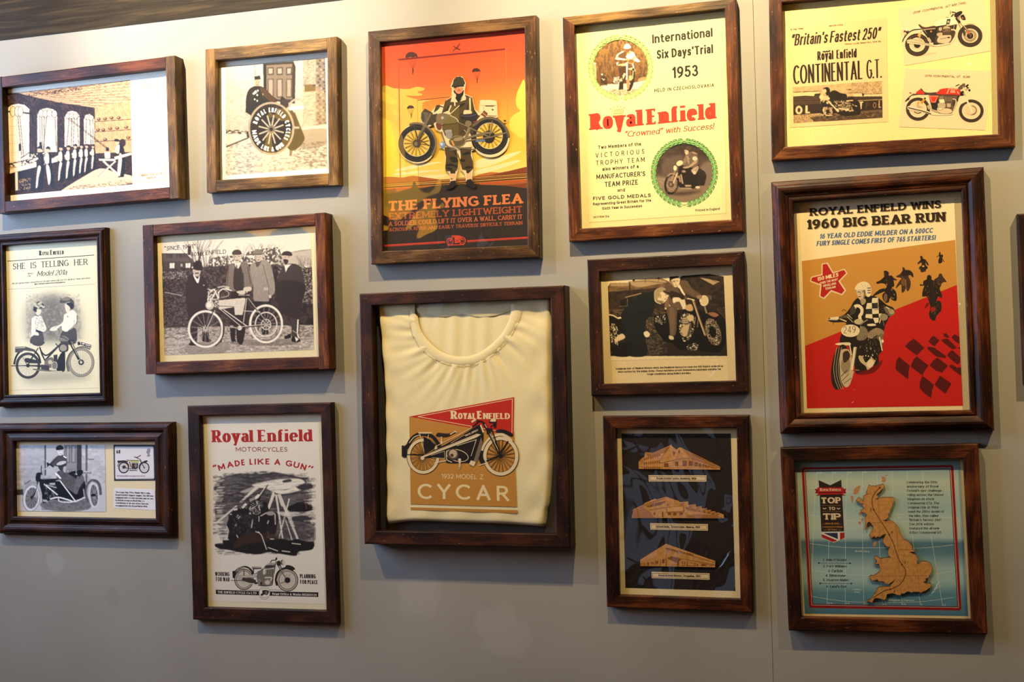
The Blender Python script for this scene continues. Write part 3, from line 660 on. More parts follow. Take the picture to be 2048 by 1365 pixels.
    def mesh(self):
        nx, ny, ss = self.nx, self.ny, self.ss
        im = self.im.reshape(ny, ss, nx, ss, 3).mean((1, 3))
        # grid points on the cell corners: average of the neighbouring cells
        P = np.pad(im, ((1, 1), (1, 1), (0, 0)), 'edge'); C = (P[:-1, :-1] + P[1:, :-1] + P[:-1, 1:] + P[1:, 1:]) / 4
        C = np.clip(C + (C - (np.pad(C, ((1, 1), (1, 1), (0, 0)), 'edge')[:-2, 1:-1] + np.pad(C, ((1, 1), (1, 1), (0, 0)), 'edge')[2:, 1:-1] + np.pad(C, ((1, 1), (1, 1), (0, 0)), 'edge')[1:-1, :-2] + np.pad(C, ((1, 1), (1, 1), (0, 0)), 'edge')[1:-1, 2:]) / 4) * .9, .003, 1)
        u, v = np.meshgrid(np.linspace(0, 1, nx + 1), np.linspace(0, 1, ny + 1))
        Hi = np.linalg.inv(self.Hq); R = np.c_[u.ravel(), v.ravel(), np.ones(u.size)] @ Hi.T; V = R[:, :2] / R[:, 2:]
        i, j = np.meshgrid(np.arange(nx), np.arange(ny)); a = (j * (nx + 1) + i).ravel(); F = np.stack([a, a + 1, a + nx + 2, a + nx + 1], 1)
        if self.maskf is not None:
            cu = (V[F].mean(1)); F = F[self.maskf(cu[:, 0], cu[:, 1])]
        return V, [tuple(map(int, f)) for f in F], C.reshape(-1, 3).astype(float)
CREAM = paper('paper_cream', (236, 228, 196)); WHITE = paper('paper_white', (238, 236, 230))
# ------------------------------------------------------------------ C: the lightweight bike poster
def art_C():
    root = frame('C', 'framed_poster', 'framed orange poster of a soldier carrying a motorcycle under parachutes', 'picture', 'umber', 'flat', 'mitre', paper('paper_orange', (200, 110, 60)), FILM2)
    p = Print('C', root); p.gain = .74; p.at(720, 20, .3808)
    p.grad(N('94,160 866,88 893,1250 114,1275'), [(0, (208, 66, 36)), (.1, (214, 78, 38)), (.22, (218, 98, 48)), (.30, (226, 128, 54)), (.38, (232, 158, 62)), (.46, (236, 184, 66)), (.56, (236, 196, 74)), (.62, (238, 206, 96)), (.66, (240, 214, 130)), (.70, (238, 210, 120)), (1, (238, 210, 120))])
    # clouds, and one painted pane reflection
    p.poly('112,418 180,412 250,416 300,404 338,412 330,424 300,432 330,444 300,452 240,450 300,470 380,476 330,488 330,560 300,640 210,700 118,700', (236, 188, 84), True)
    p.poly('866,380 840,402 824,440 818,480 826,512 842,530 812,548 790,574 784,610 800,640 872,660', (238, 208, 92), True)
    p.poly('130,585 160,610 178,660 190,720 186,800 160,880 128,890', (240, 206, 70), True)  # yellow reflection of the pane, painted onto the left of the sheet
    for s in ('190,840 320,806 430,800 330,822 220,846', '190,858 360,842 440,842 320,856 210,868', '600,815 700,780 850,740 760,790 640,830', '590,850 720,815 820,790 830,800 700,846 600,860', '290,880 400,866 460,868 400,884', '600,800 680,768 700,770 640,808'):
        p.poly(s, (244, 226, 170), True)
    # frame lines drawn on the sky
    p.line('200,262 762,206', 9, (120, 22, 20)); p.line('203,262 212,880', 5, (190, 74, 40)); p.line('300,476 420,462 470,458', 3, (96, 40, 30)); p.line('302,476 306,905', 2, (186, 130, 60))
    p.line('560,462 610,457', 1.5, (190, 90, 50)); p.line('765,212 778,600', 2, (224, 130, 60))
    # plane and parachutes
    p.poly('485,218 500,200 488,192 492,188 506,196 522,176 528,176 514,200 528,206 526,214 512,208 500,208 490,220', (110, 36, 24))
    def chute(cx, cy, s, c):
        p.poly([(cx - 33 * s, cy + 10 * s), (cx - 30 * s, cy - 8 * s), (cx - 14 * s, cy - 20 * s), (cx + 10 * s, cy - 21 * s), (cx + 28 * s, cy - 10 * s), (cx + 33 * s, cy + 8 * s), (cx + 20 * s, cy + 4 * s), (cx + 6 * s, cy + 8 * s), (cx - 8 * s, cy + 5 * s), (cx - 20 * s, cy + 10 * s)], c)
        for dx in (-30, -14, 4, 18, 31): p.line([(cx + dx * s, cy + 6 * s), (cx + 8 * s, cy + 76 * s)], 1.3, c)
        p.poly([(cx + 4 * s, cy + 70 * s), (cx + 11 * s, cy + 72 * s), (cx + 9 * s, cy + 92 * s), (cx + 3 * s, cy + 98 * s)], c)
    chute(271, 242, 1.0, (70, 32, 24)); chute(611, 320, .68, (70, 26, 20)); chute(266, 514, .58, (70, 42, 24))
    # land
    p.at(755, 340, .15625)
    p.poly('40,92 190,88 320,100 450,72 620,98 780,122 900,140 1180,110 1300,60 1450,28 1560,36 1720,8 1925,-40 1925,320 60,330', (172, 92, 40))
    p.poly('1300,60 1450,28 1540,34 1430,72 1290,84', (186, 110, 52)); p.poly('1430,74 1720,6 1925,-44 1925,50', (132, 60, 26))
    p.poly('50,178 700,140 1290,92 1925,32 1925,130 1290,180 600,200 60,250', (104, 66, 30))
    for y0, y1, w, c in ((190, 48, 7, (224, 160, 70)), (200, 66, 5, (196, 130, 50)), (214, 90, 8, (230, 170, 80)), (228, 106, 4, (60, 36, 22)), (180, 36, 4, (60, 36, 22)), (240, 118, 5, (214, 150, 66))):
        p.line([(50, y0), (620, y0 - 34), (1290, y1 + 48), (1925, y1)], w, c)
    p.line('60,250 420,228', 12, (216, 78, 40)); p.line('1290,180 1925,128', 12, (216, 78, 40))
    p.poly('60,312 240,290 440,228 560,236 720,206 900,190 1100,178 1300,190 1500,196 1620,200 1925,240 1945,1000 60,1040', (50, 40, 34))
    p.poly('1610,196 1925,168 1925,240', (130, 66, 34)); p.poly('60,262 230,240 250,290 60,316', (110, 66, 44))
    p.poly('440,232 460,150 480,146 500,200 530,228', (56, 38, 28))
    r = random.Random(3)
    for k in range(50):
        x = r.uniform(780, 960) if k % 2 else r.uniform(1240, 1330); p.line([(x, 205), (x + r.uniform(-14, 14), 205 - r.uniform(10, 30))], 3, (44, 34, 28))
    # stripes and badge
    p.line('75,975 868,925', 26, (214, 70, 48)); p.line('75,979 868,929', 4, (60, 34, 30)); p.line('1150,915 1930,868', 26, (214, 70, 48)); p.line('1150,919 1930,874', 4, (60, 34, 30))
    p.poly('882,930 896,890 930,872 942,840 1060,846 1100,872 1136,900 1140,940 1110,962 900,972 884,960', (50, 40, 34), True)
    BR = (226, 74, 50)
    for cx, cy in ((928, 920), (1086, 908)): p.ring(cx, cy, 40, 44, 10, BR); p.ring(cx, cy, 22, 26, 4, BR)
    p.line('930,914 965,858 1050,852 1090,900', 12, BR); p.line('945,856 960,842 1050,846 1110,870', 9, BR); p.poly('985,862 1060,858 1062,930 990,940', BR); p.line('900,966 1110,956', 10, BR); p.line('1000,890 1050,930', 4, (50, 40, 34)); p.line('1000,920 1050,880', 4, (50, 40, 34))
    p.part('headline_lettering')
    p.text('THE FLYING FLEA', 136, 530, 1858, 428, 128, (226, 130, 74), 1.9, 1.15, .62, gap=.35)
    p.part('slogan_lettering'); p.text('EXTREMELY LIGHTWEIGHT', 150, 640, 1856, 546, 86, (176, 84, 48), 1.5, 1.0, .6, gap=.4)
    p.text('A SOLDIER COULD LIFT IT OVER A WALL, CARRY IT', 146, 722, 1856, 628, 58, (200, 104, 66), 1.25, .9, .5, gap=.3)
    p.text('ACROSS A RIVER AND EASILY TRAVERSE DIFFICULT TERRAIN', 150, 790, 1856, 700, 44, (192, 98, 62), 1.25, .9, .5, gap=.3)
    first = p.done()
    # ---- raised cut-out of the soldier with the bike
    y1 = p.y0 - .004
    r = Print('C', root, y=y1 - .0002); r.gain = .8; dx = .0019
    r.H = np.array([[1, 0, dx], [0, 1, -.0006], [0, 0, 1]]) @ r.H
    r.at(780, 140, .125); r.part('figure')
    CR = (206, 186, 150); edge = []
    def card(s, sm=True):
        q = r.map(smooth(r.q(s)) if sm else r.q(s)); o = prism('cutout_layer', [tuple(v) for v in q], y1 + .0035, y1, mat('cutout_cream', CR, .6), root)
    # bike, man, wheels as one silhouette card (cream edge shows round it)
    card('425,870 560,895 660,985 735,1130 735,1260 680,1370 590,1460 425,1500 260,1440 160,1330 125,1190 150,1060 230,950 320,890')
    card('1610,770 1740,820 1850,930 1905,1060 1900,1160 1850,1280 1740,1370 1600,1400 1470,1370 1370,1290 1300,1150 1310,1000 1380,880 1480,800')
    card('330,850 500,838 490,700 560,670 640,690 730,590 810,560 850,560 900,480 985,430 985,300 965,270 1010,150 1080,105 1150,110 1200,190 1210,220 1190,330 1190,385 1310,440 1360,640 1440,700 1460,480 1700,500 1720,760 1640,790 1400,850 1330,1000 1330,1150 1370,1270 1300,1300 1320,1420 1330,1570 1320,1640 1300,1820 1220,1820 1190,1660 1130,1600 1120,1440 1080,1320 1070,1450 1090,1570 1070,1660 1040,1810 960,1810 950,1660 890,1610 880,1480 870,1270 790,1250 790,1170 840,1150 810,1000 730,960 700,880 600,920 480,880', False)
    O1, O2, O3, BK = (74, 58, 30), (92, 76, 36), (50, 40, 24), (26, 22, 20); GR = (118, 104, 82); GD = (64, 54, 40); CM = (222, 198, 158)
    # torso and arms
    r.poly('880,500 985,440 1080,520 1200,400 1310,450 1350,640 1400,710 1380,900 1250,1000 1160,1080 1060,1080 880,1060 830,940 840,900 760,880 830,680', O1)
    r.poly('960,600 1110,570 1100,720 1090,900 1100,1080 900,1060 840,960 860,880 960,740', O2); r.poly('1120,700 1390,700 1380,860 1240,900 1120,830', O3)
    r.poly('940,560 880,640 830,690 860,720 930,680 960,600', O3); r.poly('1240,560 1220,640 1235,650 1250,560', BK); r.poly('1110,560 1190,530 1200,545 1130,600 1100,620', BK)
    r.poly('1320,600 1360,680 1400,720 1340,700', BK)
    r.poly('1010,330 1180,330 1170,400 1090,530 1040,450 1030,380', BK)          # scarf
    r.poly('965,515 985,445 1030,450 1080,520', CM); r.poly('1120,510 1190,390 1215,450 1210,480', CM)   # collar
    r.line('1030,470 1036,580', 22, CM); r.line('1275,450 1280,650', 24, CM); r.poly('1180,660 1200,645 1290,655 1300,700 1180,715', CM, True); r.line('975,570 930,680', 22, CM); r.line('1110,570 970,700', 12, CM); r.poly('840,690 930,655 960,680 970,720 880,710', CM)
    r.poly('1010,290 1170,280 1170,330 1140,370 1100,388 1060,375 1030,330', (206, 132, 96))   # face
    r.poly('1080,320 1120,316 1118,326 1086,328', (90, 40, 30)); r.line('1075,342 1130,338', 6, (120, 56, 44)); r.line('1095,280 1090,315', 5, (150, 84, 60)); r.poly('1015,290 1060,300 1060,288 1010,278', (90, 50, 36))
    r.poly('1000,230 1015,160 1060,115 1120,108 1165,135 1190,190 1200,225 1180,240 1100,262 1040,280 975,275', (58, 54, 40)); r.poly('1010,262 1180,235 1185,270 1100,275 1020,295', (36, 30, 24))
    for k in range(9): r.line([(1030 + k * 18, 150), (1015 + k * 20, 240)], 2.5, (34, 30, 24))
    for k in range(6): r.line([(1012 - k * 2, 150 + k * 18), (1180 + k * 2, 140 + k * 16)], 2.5, (34, 30, 24))
    r.poly('990,300 1008,300 1015,370 1050,390 1050,440 1020,455 995,420 1005,390', CM, True); r.line('1010,280 1012,400', 10, CM)
    # pack behind
    r.poly('1435,520 1455,490 1690,505 1700,720 1660,735 1440,700', CM, True); r.line('1450,570 1560,575 1700,570', 8, (180, 150, 110)); r.poly('1510,570 1690,575 1640,590 1530,590', (70, 54, 40)); r.ell(1640, 640, 16, 12, (60, 46, 36)); r.line('1490,575 1505,650', 6, (150, 120, 84)); r.line('1440,720 1700,745', 10, (90, 50, 30))
    r.poly('1500,650 1565,700 1520,770 1450,715', (112, 58, 34)); r.line('1475,685 1535,735', 10, (200, 160, 120)); r.poly('1395,720 1445,735 1400,790 1330,830 1380,780', (96, 50, 34)); r.poly('1320,820 1390,790 1395,840 1330,845', (120, 50, 36))
    # legs
    r.poly('870,1240 1060,1240 1080,1400 1090,1460 1080,1580 1060,1620 900,1625 880,1580 895,1400 880,1340', O1); r.poly('1110,1240 1300,1240 1290,1370 1325,1470 1330,1580 1290,1620 1150,1600 1120,1470 1130,1380', O1)
    for s in ('950,1420 980,1390 1050,1400 1080,1440 1070,1480 1000,1480', '890,1520 960,1500 1060,1530 1080,1570 1000,1540 900,1545', '1120,1430 1200,1440 1190,1470 1130,1465', '1180,1580 1240,1540 1320,1560 1250,1580', '900,1560 980,1570 990,1600 930,1600', '1150,1360 1230,1310 1290,1330 1240,1360', '1020,1300 1060,1330 1050,1370'): r.poly(s, BK, True)
    r.poly('960,1625 1045,1620 1045,1760 965,1770', (226, 180, 130)); r.poly('1220,1630 1295,1620 1295,1750 1225,1760', (226, 180, 130)); r.poly('960,1610 1050,1610 1040,1660 965,1660', O3); r.poly('1215,1610 1310,1600 1250,1660 1220,1650', O3); r.poly('970,1740 1000,1735 1000,1750 975,1756', BK)
    r.poly('970,1780 1045,1770 1045,1850 990,1900 900,1910 890,1880 950,1830', BK); r.poly('1215,1790 1230,1760 1290,1745 1330,1800 1380,1870 1330,1900 1250,1850 1215,1840', BK)
    r.part('motorcycle')
    # wheels
    for cx, cy, rx, ry in ((428, 1178, 296, 296), (1590, 1058, 296, 296)):
        r.wheel(cx, cy, rx, ry, (30, 27, 27), 84, (200, 190, 170), 10, (76, 48, 26), 34, 7, GD, 60, (232, 190, 78), 14); r.ring(cx, cy, rx - 26, ry - 26, 5, (70, 68, 72))
    r.ell(1580, 1075, 95, 100, (34, 28, 24))
    r.poly('560,620 680,690 700,900 520,840 495,780 500,690', GD)  # lamp bracket
    r.poly('500,690 540,675 620,690 600,740 580,830 540,845 505,800', (96, 86, 72), True); r.ell(530, 760, 26, 70, (70, 62, 54), -8)
    r.line('650,700 400,1200', 34, GR); r.line('640,705 395,1195', 6, GD); r.line('690,720 470,1100', 26, GD); r.line('385,890 450,1120', 16, GD); r.line('470,1120 690,1250', 12, GD); r.ell(440, 1180, 48, 62, GD); r.ell(415, 1185, 26, 34, GR)
    r.line('310,880 380,858 480,862 560,890 660,980 725,1110 730,1230 670,1370', 34, GR, True); r.line('310,888 400,872 500,882', 10, GD, True)
    r.poly('690,690 760,640 800,590 790,560 740,570 720,620 700,680', GD); r.line('780,570 850,600', 14, GD); r.poly('670,720 760,700 760,820 700,850 660,840', GD)
    r.poly('740,740 780,705 860,695 960,725 1050,780 1090,830 1000,850 880,860 830,890 750,850', GR, True)
    r.poly('945,740 1090,830 1040,860 880,870 840,860', (112, 98, 52)); r.line('960,730 1060,780 1095,840', 9, (222, 208, 170), True)
    r.poly('760,740 795,735 800,800 770,808', (150, 96, 72)); r.ell(838, 770, 20, 20, (206, 200, 190)); r.ell(838, 770, 9, 9, (120, 110, 100)); r.poly('740,850 830,890 800,960 750,940', (110, 56, 40), True)
    r.poly('1115,735 1180,715 1300,705 1390,710 1385,790 1330,820 1240,800 1150,770', (36, 32, 42), True); r.line('1130,735 1250,745 1380,715', 8, (90, 90, 110), True)
    r.ell(1252, 860, 52, 48, GR); r.ell(1300, 990, 28, 50, GD); r.poly('1180,1100 1250,930 1290,940 1240,1090', GR); r.line('1190,1090 1260,930', 8, (160, 146, 118))
    r.line('1090,845 1260,920 1590,1080', 18, GR); r.line('1200,1100 1480,1020 1640,1000', 34, GR); r.line('1210,1140 1580,1085', 20, GR); r.line('1590,1085 1900,995', 18, GR); r.line('1635,815 1590,1085', 14, GR); r.line('1600,860 1580,1000', 14, BK)
    r.line('1320,900 1400,840 1480,790 1610,770 1740,815 1840,920 1890,1020 1900,1080', 40, (96, 84, 66), True); r.poly('1810,810 1850,800 1860,830 1820,835', GD); r.line('1370,1145 1520,1130', 26, (88, 116, 160))
    # engine
    r.line('820,990 860,1120 900,1210 1000,1255 1150,1250', 22, GR, True); r.poly('875,990 900,965 980,960 990,1000 1000,1050 960,1095 900,1080 890,1030', (150, 148, 146), True); 
    for k in range(4): r.line([(895, 1010 + k * 20), (995, 1000 + k * 20)], 4, (84, 82, 80))
    r.ell(1075, 1145, 132, 88, (92, 78, 50), -6); r.ell(1090, 1110, 80, 30, (150, 130, 96), -10); r.ring(1075, 1145, 130, 86, 8, (160, 144, 110), -6); r.poly('970,1130 1000,1130 1040,1215 1010,1215', (206, 150, 80)); r.ell(838, 1200, 44, 52, (120, 140, 180)); r.ell(826, 1190, 22, 26, (190, 200, 220))
    r.line('960,1285 1080,1275 1140,1250 1360,1275', 18, GR); r.line('1045,1000 1045,1060', 8, GR); r.line('1030,1240 1100,1290', 14, (200, 190, 170)); r.poly('1270,1205 1300,1195 1320,1230 1285,1240', (214, 196, 130)); r.line('1130,1000 1190,950', 12, GD); r.line('1180,960 1220,1000', 12, (150, 150, 150))
    o = r.done()
art_C()
# ------------------------------------------------------------------ D: the trial poster with two wreathed photographs
def wreath(p, cx, cy, rx, ry, seed, cols):
    r = random.Random(seed)
    for k in range(19):
        for side in (-1, 1):
            t = 90 + side * (8 + k * 9.1); 
            for off, rad, ln in ((-.05, 1.00, .15), (.05, 1.13, .15), (0, 1.065, .17)):
                a = math.radians(t); bx, by = cx + rx * rad * math.cos(a), cy + ry * rad * math.sin(a)
                d = math.radians(t + side * 90 + side * off * 500); L = rx * ln; w = L * .40
                ux, uy = math.cos(d), math.sin(d); tip = (bx + ux * L, by + uy * L); m = (bx + ux * L * .35, by + uy * L * .35)
                p.poly([(bx - ux * L * .5, by - uy * L * .5), (m[0] - uy * w, m[1] + ux * w), tip, (m[0] + uy * w, m[1] - ux * w)], cols[0 if off else 1])
                p.line([(bx - ux * L * .3, by - uy * L * .3), tip], L * .09, cols[2])
    b = cy + ry * 1.06
    p.line([(cx + rx * .2, b - ry * .04), (cx, b + ry * .03), (cx - rx * .2, b + ry * .12)], rx * .014, cols[0]); p.line([(cx - rx * .2, b - ry * .04), (cx, b + ry * .03), (cx + rx * .22, b + ry * .1)], rx * .014, cols[0])
def art_D():
    root = frame('D', 'framed_poster', 'framed cream trial poster with two wreathed round photographs and red lettering', 'picture', 'warm warm gold warm', 'flat', 'mitre', paper('paper_pale_cream', (226, 210, 150)), FILM2)  # golden top rail: lamplight on the brown wood put into its colour
    p = Print('D', root); p.at(1110, 0, .3591)
    p.poly('170,172 945,84 952,1190 190,1240', (228, 214, 156)); p.line('190,1240 952,1188', 2, (190, 170, 110)); p.line('945,90 952,1188', 1.5, (214, 196, 130))
    # upper photograph
    c = Tone([(1185, 77), (1300, 77), (1300, 195), (1185, 195)], 116, 118, (150, 118, 80), mask=lambda x, y: ((x - 1241.4) / 55.9) ** 2 + ((y - 135.4) / 56.9) ** 2 < 1)
    c.at(1165, 70, .10256)
    c.gradient('100,60 1400,60 1400,1000 100,1000', (186, 146, 92), (118, 88, 58)); c.speckle('100,60 1400,60 1400,960 100,960', (92, 66, 44), .45, 6, 14, 5, .55); c.speckle('100,60 1400,60 1400,900 100,900', (196, 160, 110), .12, 2, 4, 6, .6)
    c.poly('340,1010 520,960 720,960 1000,930 1200,890 1300,900 1300,1250 300,1250', (238, 226, 200), True); c.speckle('420,1090 600,1060 900,1060 1200,1060 1150,1250 500,1250', (150, 118, 80), .6, 2, 2, 8, .8)
    c.blur(.5)
    c.poly('1080,900 1120,840 1240,820 1200,890', (190, 160, 120), True); c.poly('210,560 265,590 270,880 230,800 215,650', (206, 186, 150), True); c.ell(240, 555, 28, 14, (240, 234, 220))
    WT, DK, MD = (244, 240, 230), (70, 48, 32), (132, 98, 64)
    c.ell(382, 770, 18, 14, WT); c.ell(400, 868, 30, 22, WT); c.speckle('350,800 470,820 490,1000 370,1000', DK, .6, 2, 2, 11); c.speckle('600,820 780,800 760,960 600,940', WT, .3, 2, 2, 12); c.ell(635, 870, 26, 22, (226, 200, 170))
    c.poly('650,460 690,370 800,310 920,310 1000,340 1050,440 1130,510 1090,530 1010,500 990,470 860,500 740,480', (206, 178, 130), True); c.poly('690,380 800,320 860,340 850,460 760,480 720,440', (140, 104, 66), True)
    c.line('650,465 690,385 800,320', 22, WT, True); c.poly('640,450 760,455 850,470 830,490 640,478', WT); c.poly('920,315 1000,345 1050,440 960,400', WT); c.poly('1000,460 1060,450 1130,515 1080,530 1000,505', WT)
    c.poly('830,270 915,270 905,330 860,350 835,310', (160, 116, 78), True); c.poly('810,255 820,200 870,168 920,190 945,245 880,272 820,268', WT, True); c.ell(925, 420, 78, 48, WT); c.ell(945, 515, 62, 44, (164, 122, 76)); c.ring(945, 515, 60, 42, 8, (220, 196, 150))
    c.poly('700,575 850,545 850,605 690,600', (224, 200, 160)); c.poly('660,540 700,530 670,600', WT); c.poly('700,640 860,600 850,900 760,940 720,800', (104, 74, 48)); c.line('750,900 830,750', 40, (226, 208, 170)); c.line('770,800 790,920', 20, (60, 40, 28))
    c.poly('720,930 800,890 800,1060 700,1070', DK); c.line('868,530 862,880', 26, WT); c.line('975,560 1000,640', 22, WT); c.poly('890,660 960,640 1020,660 1030,720 1000,700 930,680', (226, 206, 170), True)
    c.poly('960,680 1010,660 1020,800 990,980 930,1090 870,1080 910,1000 960,860', DK, True); c.line('990,690 975,860', 16, (220, 196, 150)); c.poly('860,880 900,860 920,960 900,1060 865,1040', (190, 158, 114), True); c.poly('905,800 960,790 965,880 910,890', (220, 196, 150)); c.line('890,640 930,560', 10, DK); c.line('1050,440 1130,390', 10, (190, 160, 110))
    c.levels(.0, 1.05, 1.3).grain(.10); p.part('photograph'); p.add_tone(c)
    # lower photograph
    c = Tone([(1308, 285), (1428, 285), (1428, 408), (1308, 408)], 120, 122, (70, 54, 46), mask=lambda x, y: ((x - 1368.6) / 57.7) ** 2 + ((y - 345.8) / 59.4) ** 2 < 1)
    c.at(1295, 270, .1099)
    c.gradient('100,100 1300,100 1300,800 100,800', (62, 46, 40), (84, 66, 56)); c.speckle('100,100 1300,100 1300,760 100,760', (44, 32, 28), .5, 8, 16, 5, .8); c.poly('350,420 640,380 700,700 400,800 250,600', (106, 86, 74), True, .6); c.poly('950,600 1200,500 1250,900 1000,1100', (122, 102, 88), True, .8)
    c.poly('100,800 330,780 620,960 900,980 1230,900 1200,1300 100,1300', (124, 102, 84), True); c.poly('300,1060 560,1040 1000,1020 700,1100 400,1090', (60, 46, 38), True); c.blur(2.2)
    c.speckle('140,790 320,780 340,1000 200,960', (160, 136, 112), .4, 2, 2, 7, .7); c.speckle('150,260 560,300 500,780 150,760', (120, 100, 84), .04, 2, 2, 9, .8)
    D, M_, L_ = (28, 20, 18), (150, 126, 104), (226, 196, 150)
    c.poly('560,640 620,560 900,600 1000,640 1070,740 1060,800 1030,920 940,920 820,980 600,960 560,860', D, True); c.ell(990, 770, 80, 130, (34, 24, 22)); c.poly('890,640 990,640 1070,720 1060,760 980,700', (44, 32, 28), True)
    c.ell(435, 900, 132, 190, D, 8); c.ell(440, 895, 96, 150, (140, 116, 96), 8); c.speckle('350,760 540,760 540,1040 350,1040', (100, 80, 66), .4, 2, 2, 4); c.ell(430, 900, 50, 55, (50, 38, 32)); c.ell(425, 900, 30, 36, (120, 100, 84)); c.line('360,760 420,710 500,720 560,780', 26, M_, True); c.line('350,775 440,735 530,760', 10, D, True)
    c.line('545,690 470,880', 26, (190, 164, 134)); c.line('500,660 430,840', 20, (150, 126, 104)); c.line('575,740 600,860', 26, M_); c.line('610,720 640,890', 22, (170, 146, 120)); c.poly('680,910 790,910 800,940 690,945', (160, 136, 112)); c.ell(660, 665, 36, 20, M_); c.poly('590,960 800,965 810,990 600,985', (150, 126, 104))
    # rider
    c.poly('700,350 800,305 880,320 920,420 920,520 860,600 760,580 640,540 690,440', (110, 90, 76), True); c.poly('650,480 700,370 740,400 700,510 640,540', (130, 108, 90), True); c.poly('720,380 760,420 760,540 730,500', (150, 128, 106), True); c.poly('800,310 910,345 890,350 830,330', (190, 166, 140)); c.poly('820,410 880,395 910,440 880,470 830,455', (222, 198, 166), True); c.poly('880,460 900,500 800,570 740,600 760,560', (176, 150, 124), True); c.poly('640,585 740,570 740,605 660,610', (170, 146, 120)); c.poly('800,640 900,570 930,600 890,690 850,720 820,690', (176, 150, 124), True); c.ell(855, 690, 30, 30, (206, 180, 150)); c.speckle('660,340 930,340 930,700 660,600', (60, 46, 40), .35, 2, 3, 6, .45)
    c.poly('680,280 700,220 750,195 790,225 785,275 740,300 690,300', (70, 56, 48), True); c.poly('675,275 740,290 740,340 700,360 680,320', (196, 168, 140), True); c.line('680,290 700,300', 12, D); c.ell(585, 515, 62, 44, L_, -28); c.line('540,560 630,490', 4, (170, 140, 100)); c.ell(503, 605, 32, 46, L_); c.line('570,590 650,570', 14, D); c.poly('880,940 950,940 940,975 880,970', (206, 180, 150), True)
    c.grain(.08); p.part('photograph.1'); p.add_tone(c)
    p.part('wreath'); p.at(); wreath(p, 1241.4, 135.4, 55.9, 56.9, 4, [(128, 170, 84), (160, 196, 110), (206, 224, 160)]); p.part('wreath.1'); wreath(p, 1368.6, 345.8, 57.7, 59.4, 5, [(70, 124, 60), (104, 156, 84), (176, 204, 136)])
    p.part('headline_lettering'); p.at(1110, 0, .3591); BK = (36, 32, 28); RD = (196, 54, 34)
    p.text('International', 542, 243, 878, 205, 50, BK, 1.35, 1.15, gap=.5); p.text("Six Days'Trial", 567, 330, 881, 296, 50, BK, 1.4, 1.2, gap=.5); p.text('1953', 654, 438, 798, 424, 64, BK, 1.2, 1.1, gap=.7)
    p.text('HELD IN CZECHOSLOVAKIA', 554, 515, 886, 484, 20, BK, 1.0, gap=1.4)
    p.at(1170, 200, .13672)
    p.part('logo_lettering'); p.text('Royal', 78, 442, 845, 374, 236, RD, 2.5, .75, .55, gap=.12, seg=6); p.text('Enfield', 908, 368, 1912, 272, 232, RD, 2.3, .75, .5, gap=.12, seg=6)
    p.text('\u201cCrowned\u201d with Success!', 575, 546, 1880, 425, 84, (168, 40, 34), .95, .7, .3, .22, gap=.5)
    p.part('crown'); G = (190, 120, 40); p.line('405,235 548,222', 10, G); p.line('405,205 550,192', 7, G); p.line('400,230 375,135', 5, G); p.line('548,222 572,118', 5, G)
    for k, (x, y) in enumerate(((378, 130), (424, 108), (473, 98), (522, 100), (570, 115))): p.ell(x, y, 8, 8, G)
    for k in range(4): p.ring(418 + k * 41, 165 - k * 4, 18, 18, 5, G); p.ring(432 + k * 33, 140 - k * 3, 7, 14, 3, G)
    for k in range(5): p.ell(420 + k * 28, 200 - k * 3, 5, 5, G)
    p.part('caption_lettering'); p.at(1110, 0, .3591)
    for s, x0, y0, x1, y1, h, w, g in (('Two Members of the', 240, 832, 480, 812, 20, 1.15, .9), ('VICTORIOUS', 226, 880, 498, 857, 27, .95, 3.6), ('TROPHY TEAM', 228, 923, 500, 902, 27, .95, 2.4), ('also winners of a', 264, 953, 466, 937, 20, 1.15, .9), ("MANUFACTURER'S", 231, 1000, 503, 981, 27, 1.2, .8), ('TEAM PRIZE', 277, 1042, 462, 1029, 28, 1.2, 1.0), ('and', 348, 1070, 390, 1067, 19, 1.2, .8), ('FIVE GOLD MEDALS', 212, 1117, 534, 1098, 20, 1.5, 1.5), ('Representing Great Britain for the', 212, 1146, 536, 1124, 16, 1.15, .7), ('Sixth Year in Succession', 263, 1170, 485, 1155, 16, 1.15, .7), ('Printed in England', 782, 1180, 917, 1170, 14, 1.0, .7), ('367/10M.154', 212, 1217, 302, 1212, 12, 1.0, .8)):
        if h < 15: p.part('imprint_lettering' + ('.1' if h < 13 else ''))
        p.text(s, x0, y0, x1, y1, h, BK, w, gap=g, seg=3)
    p.done()
art_D()
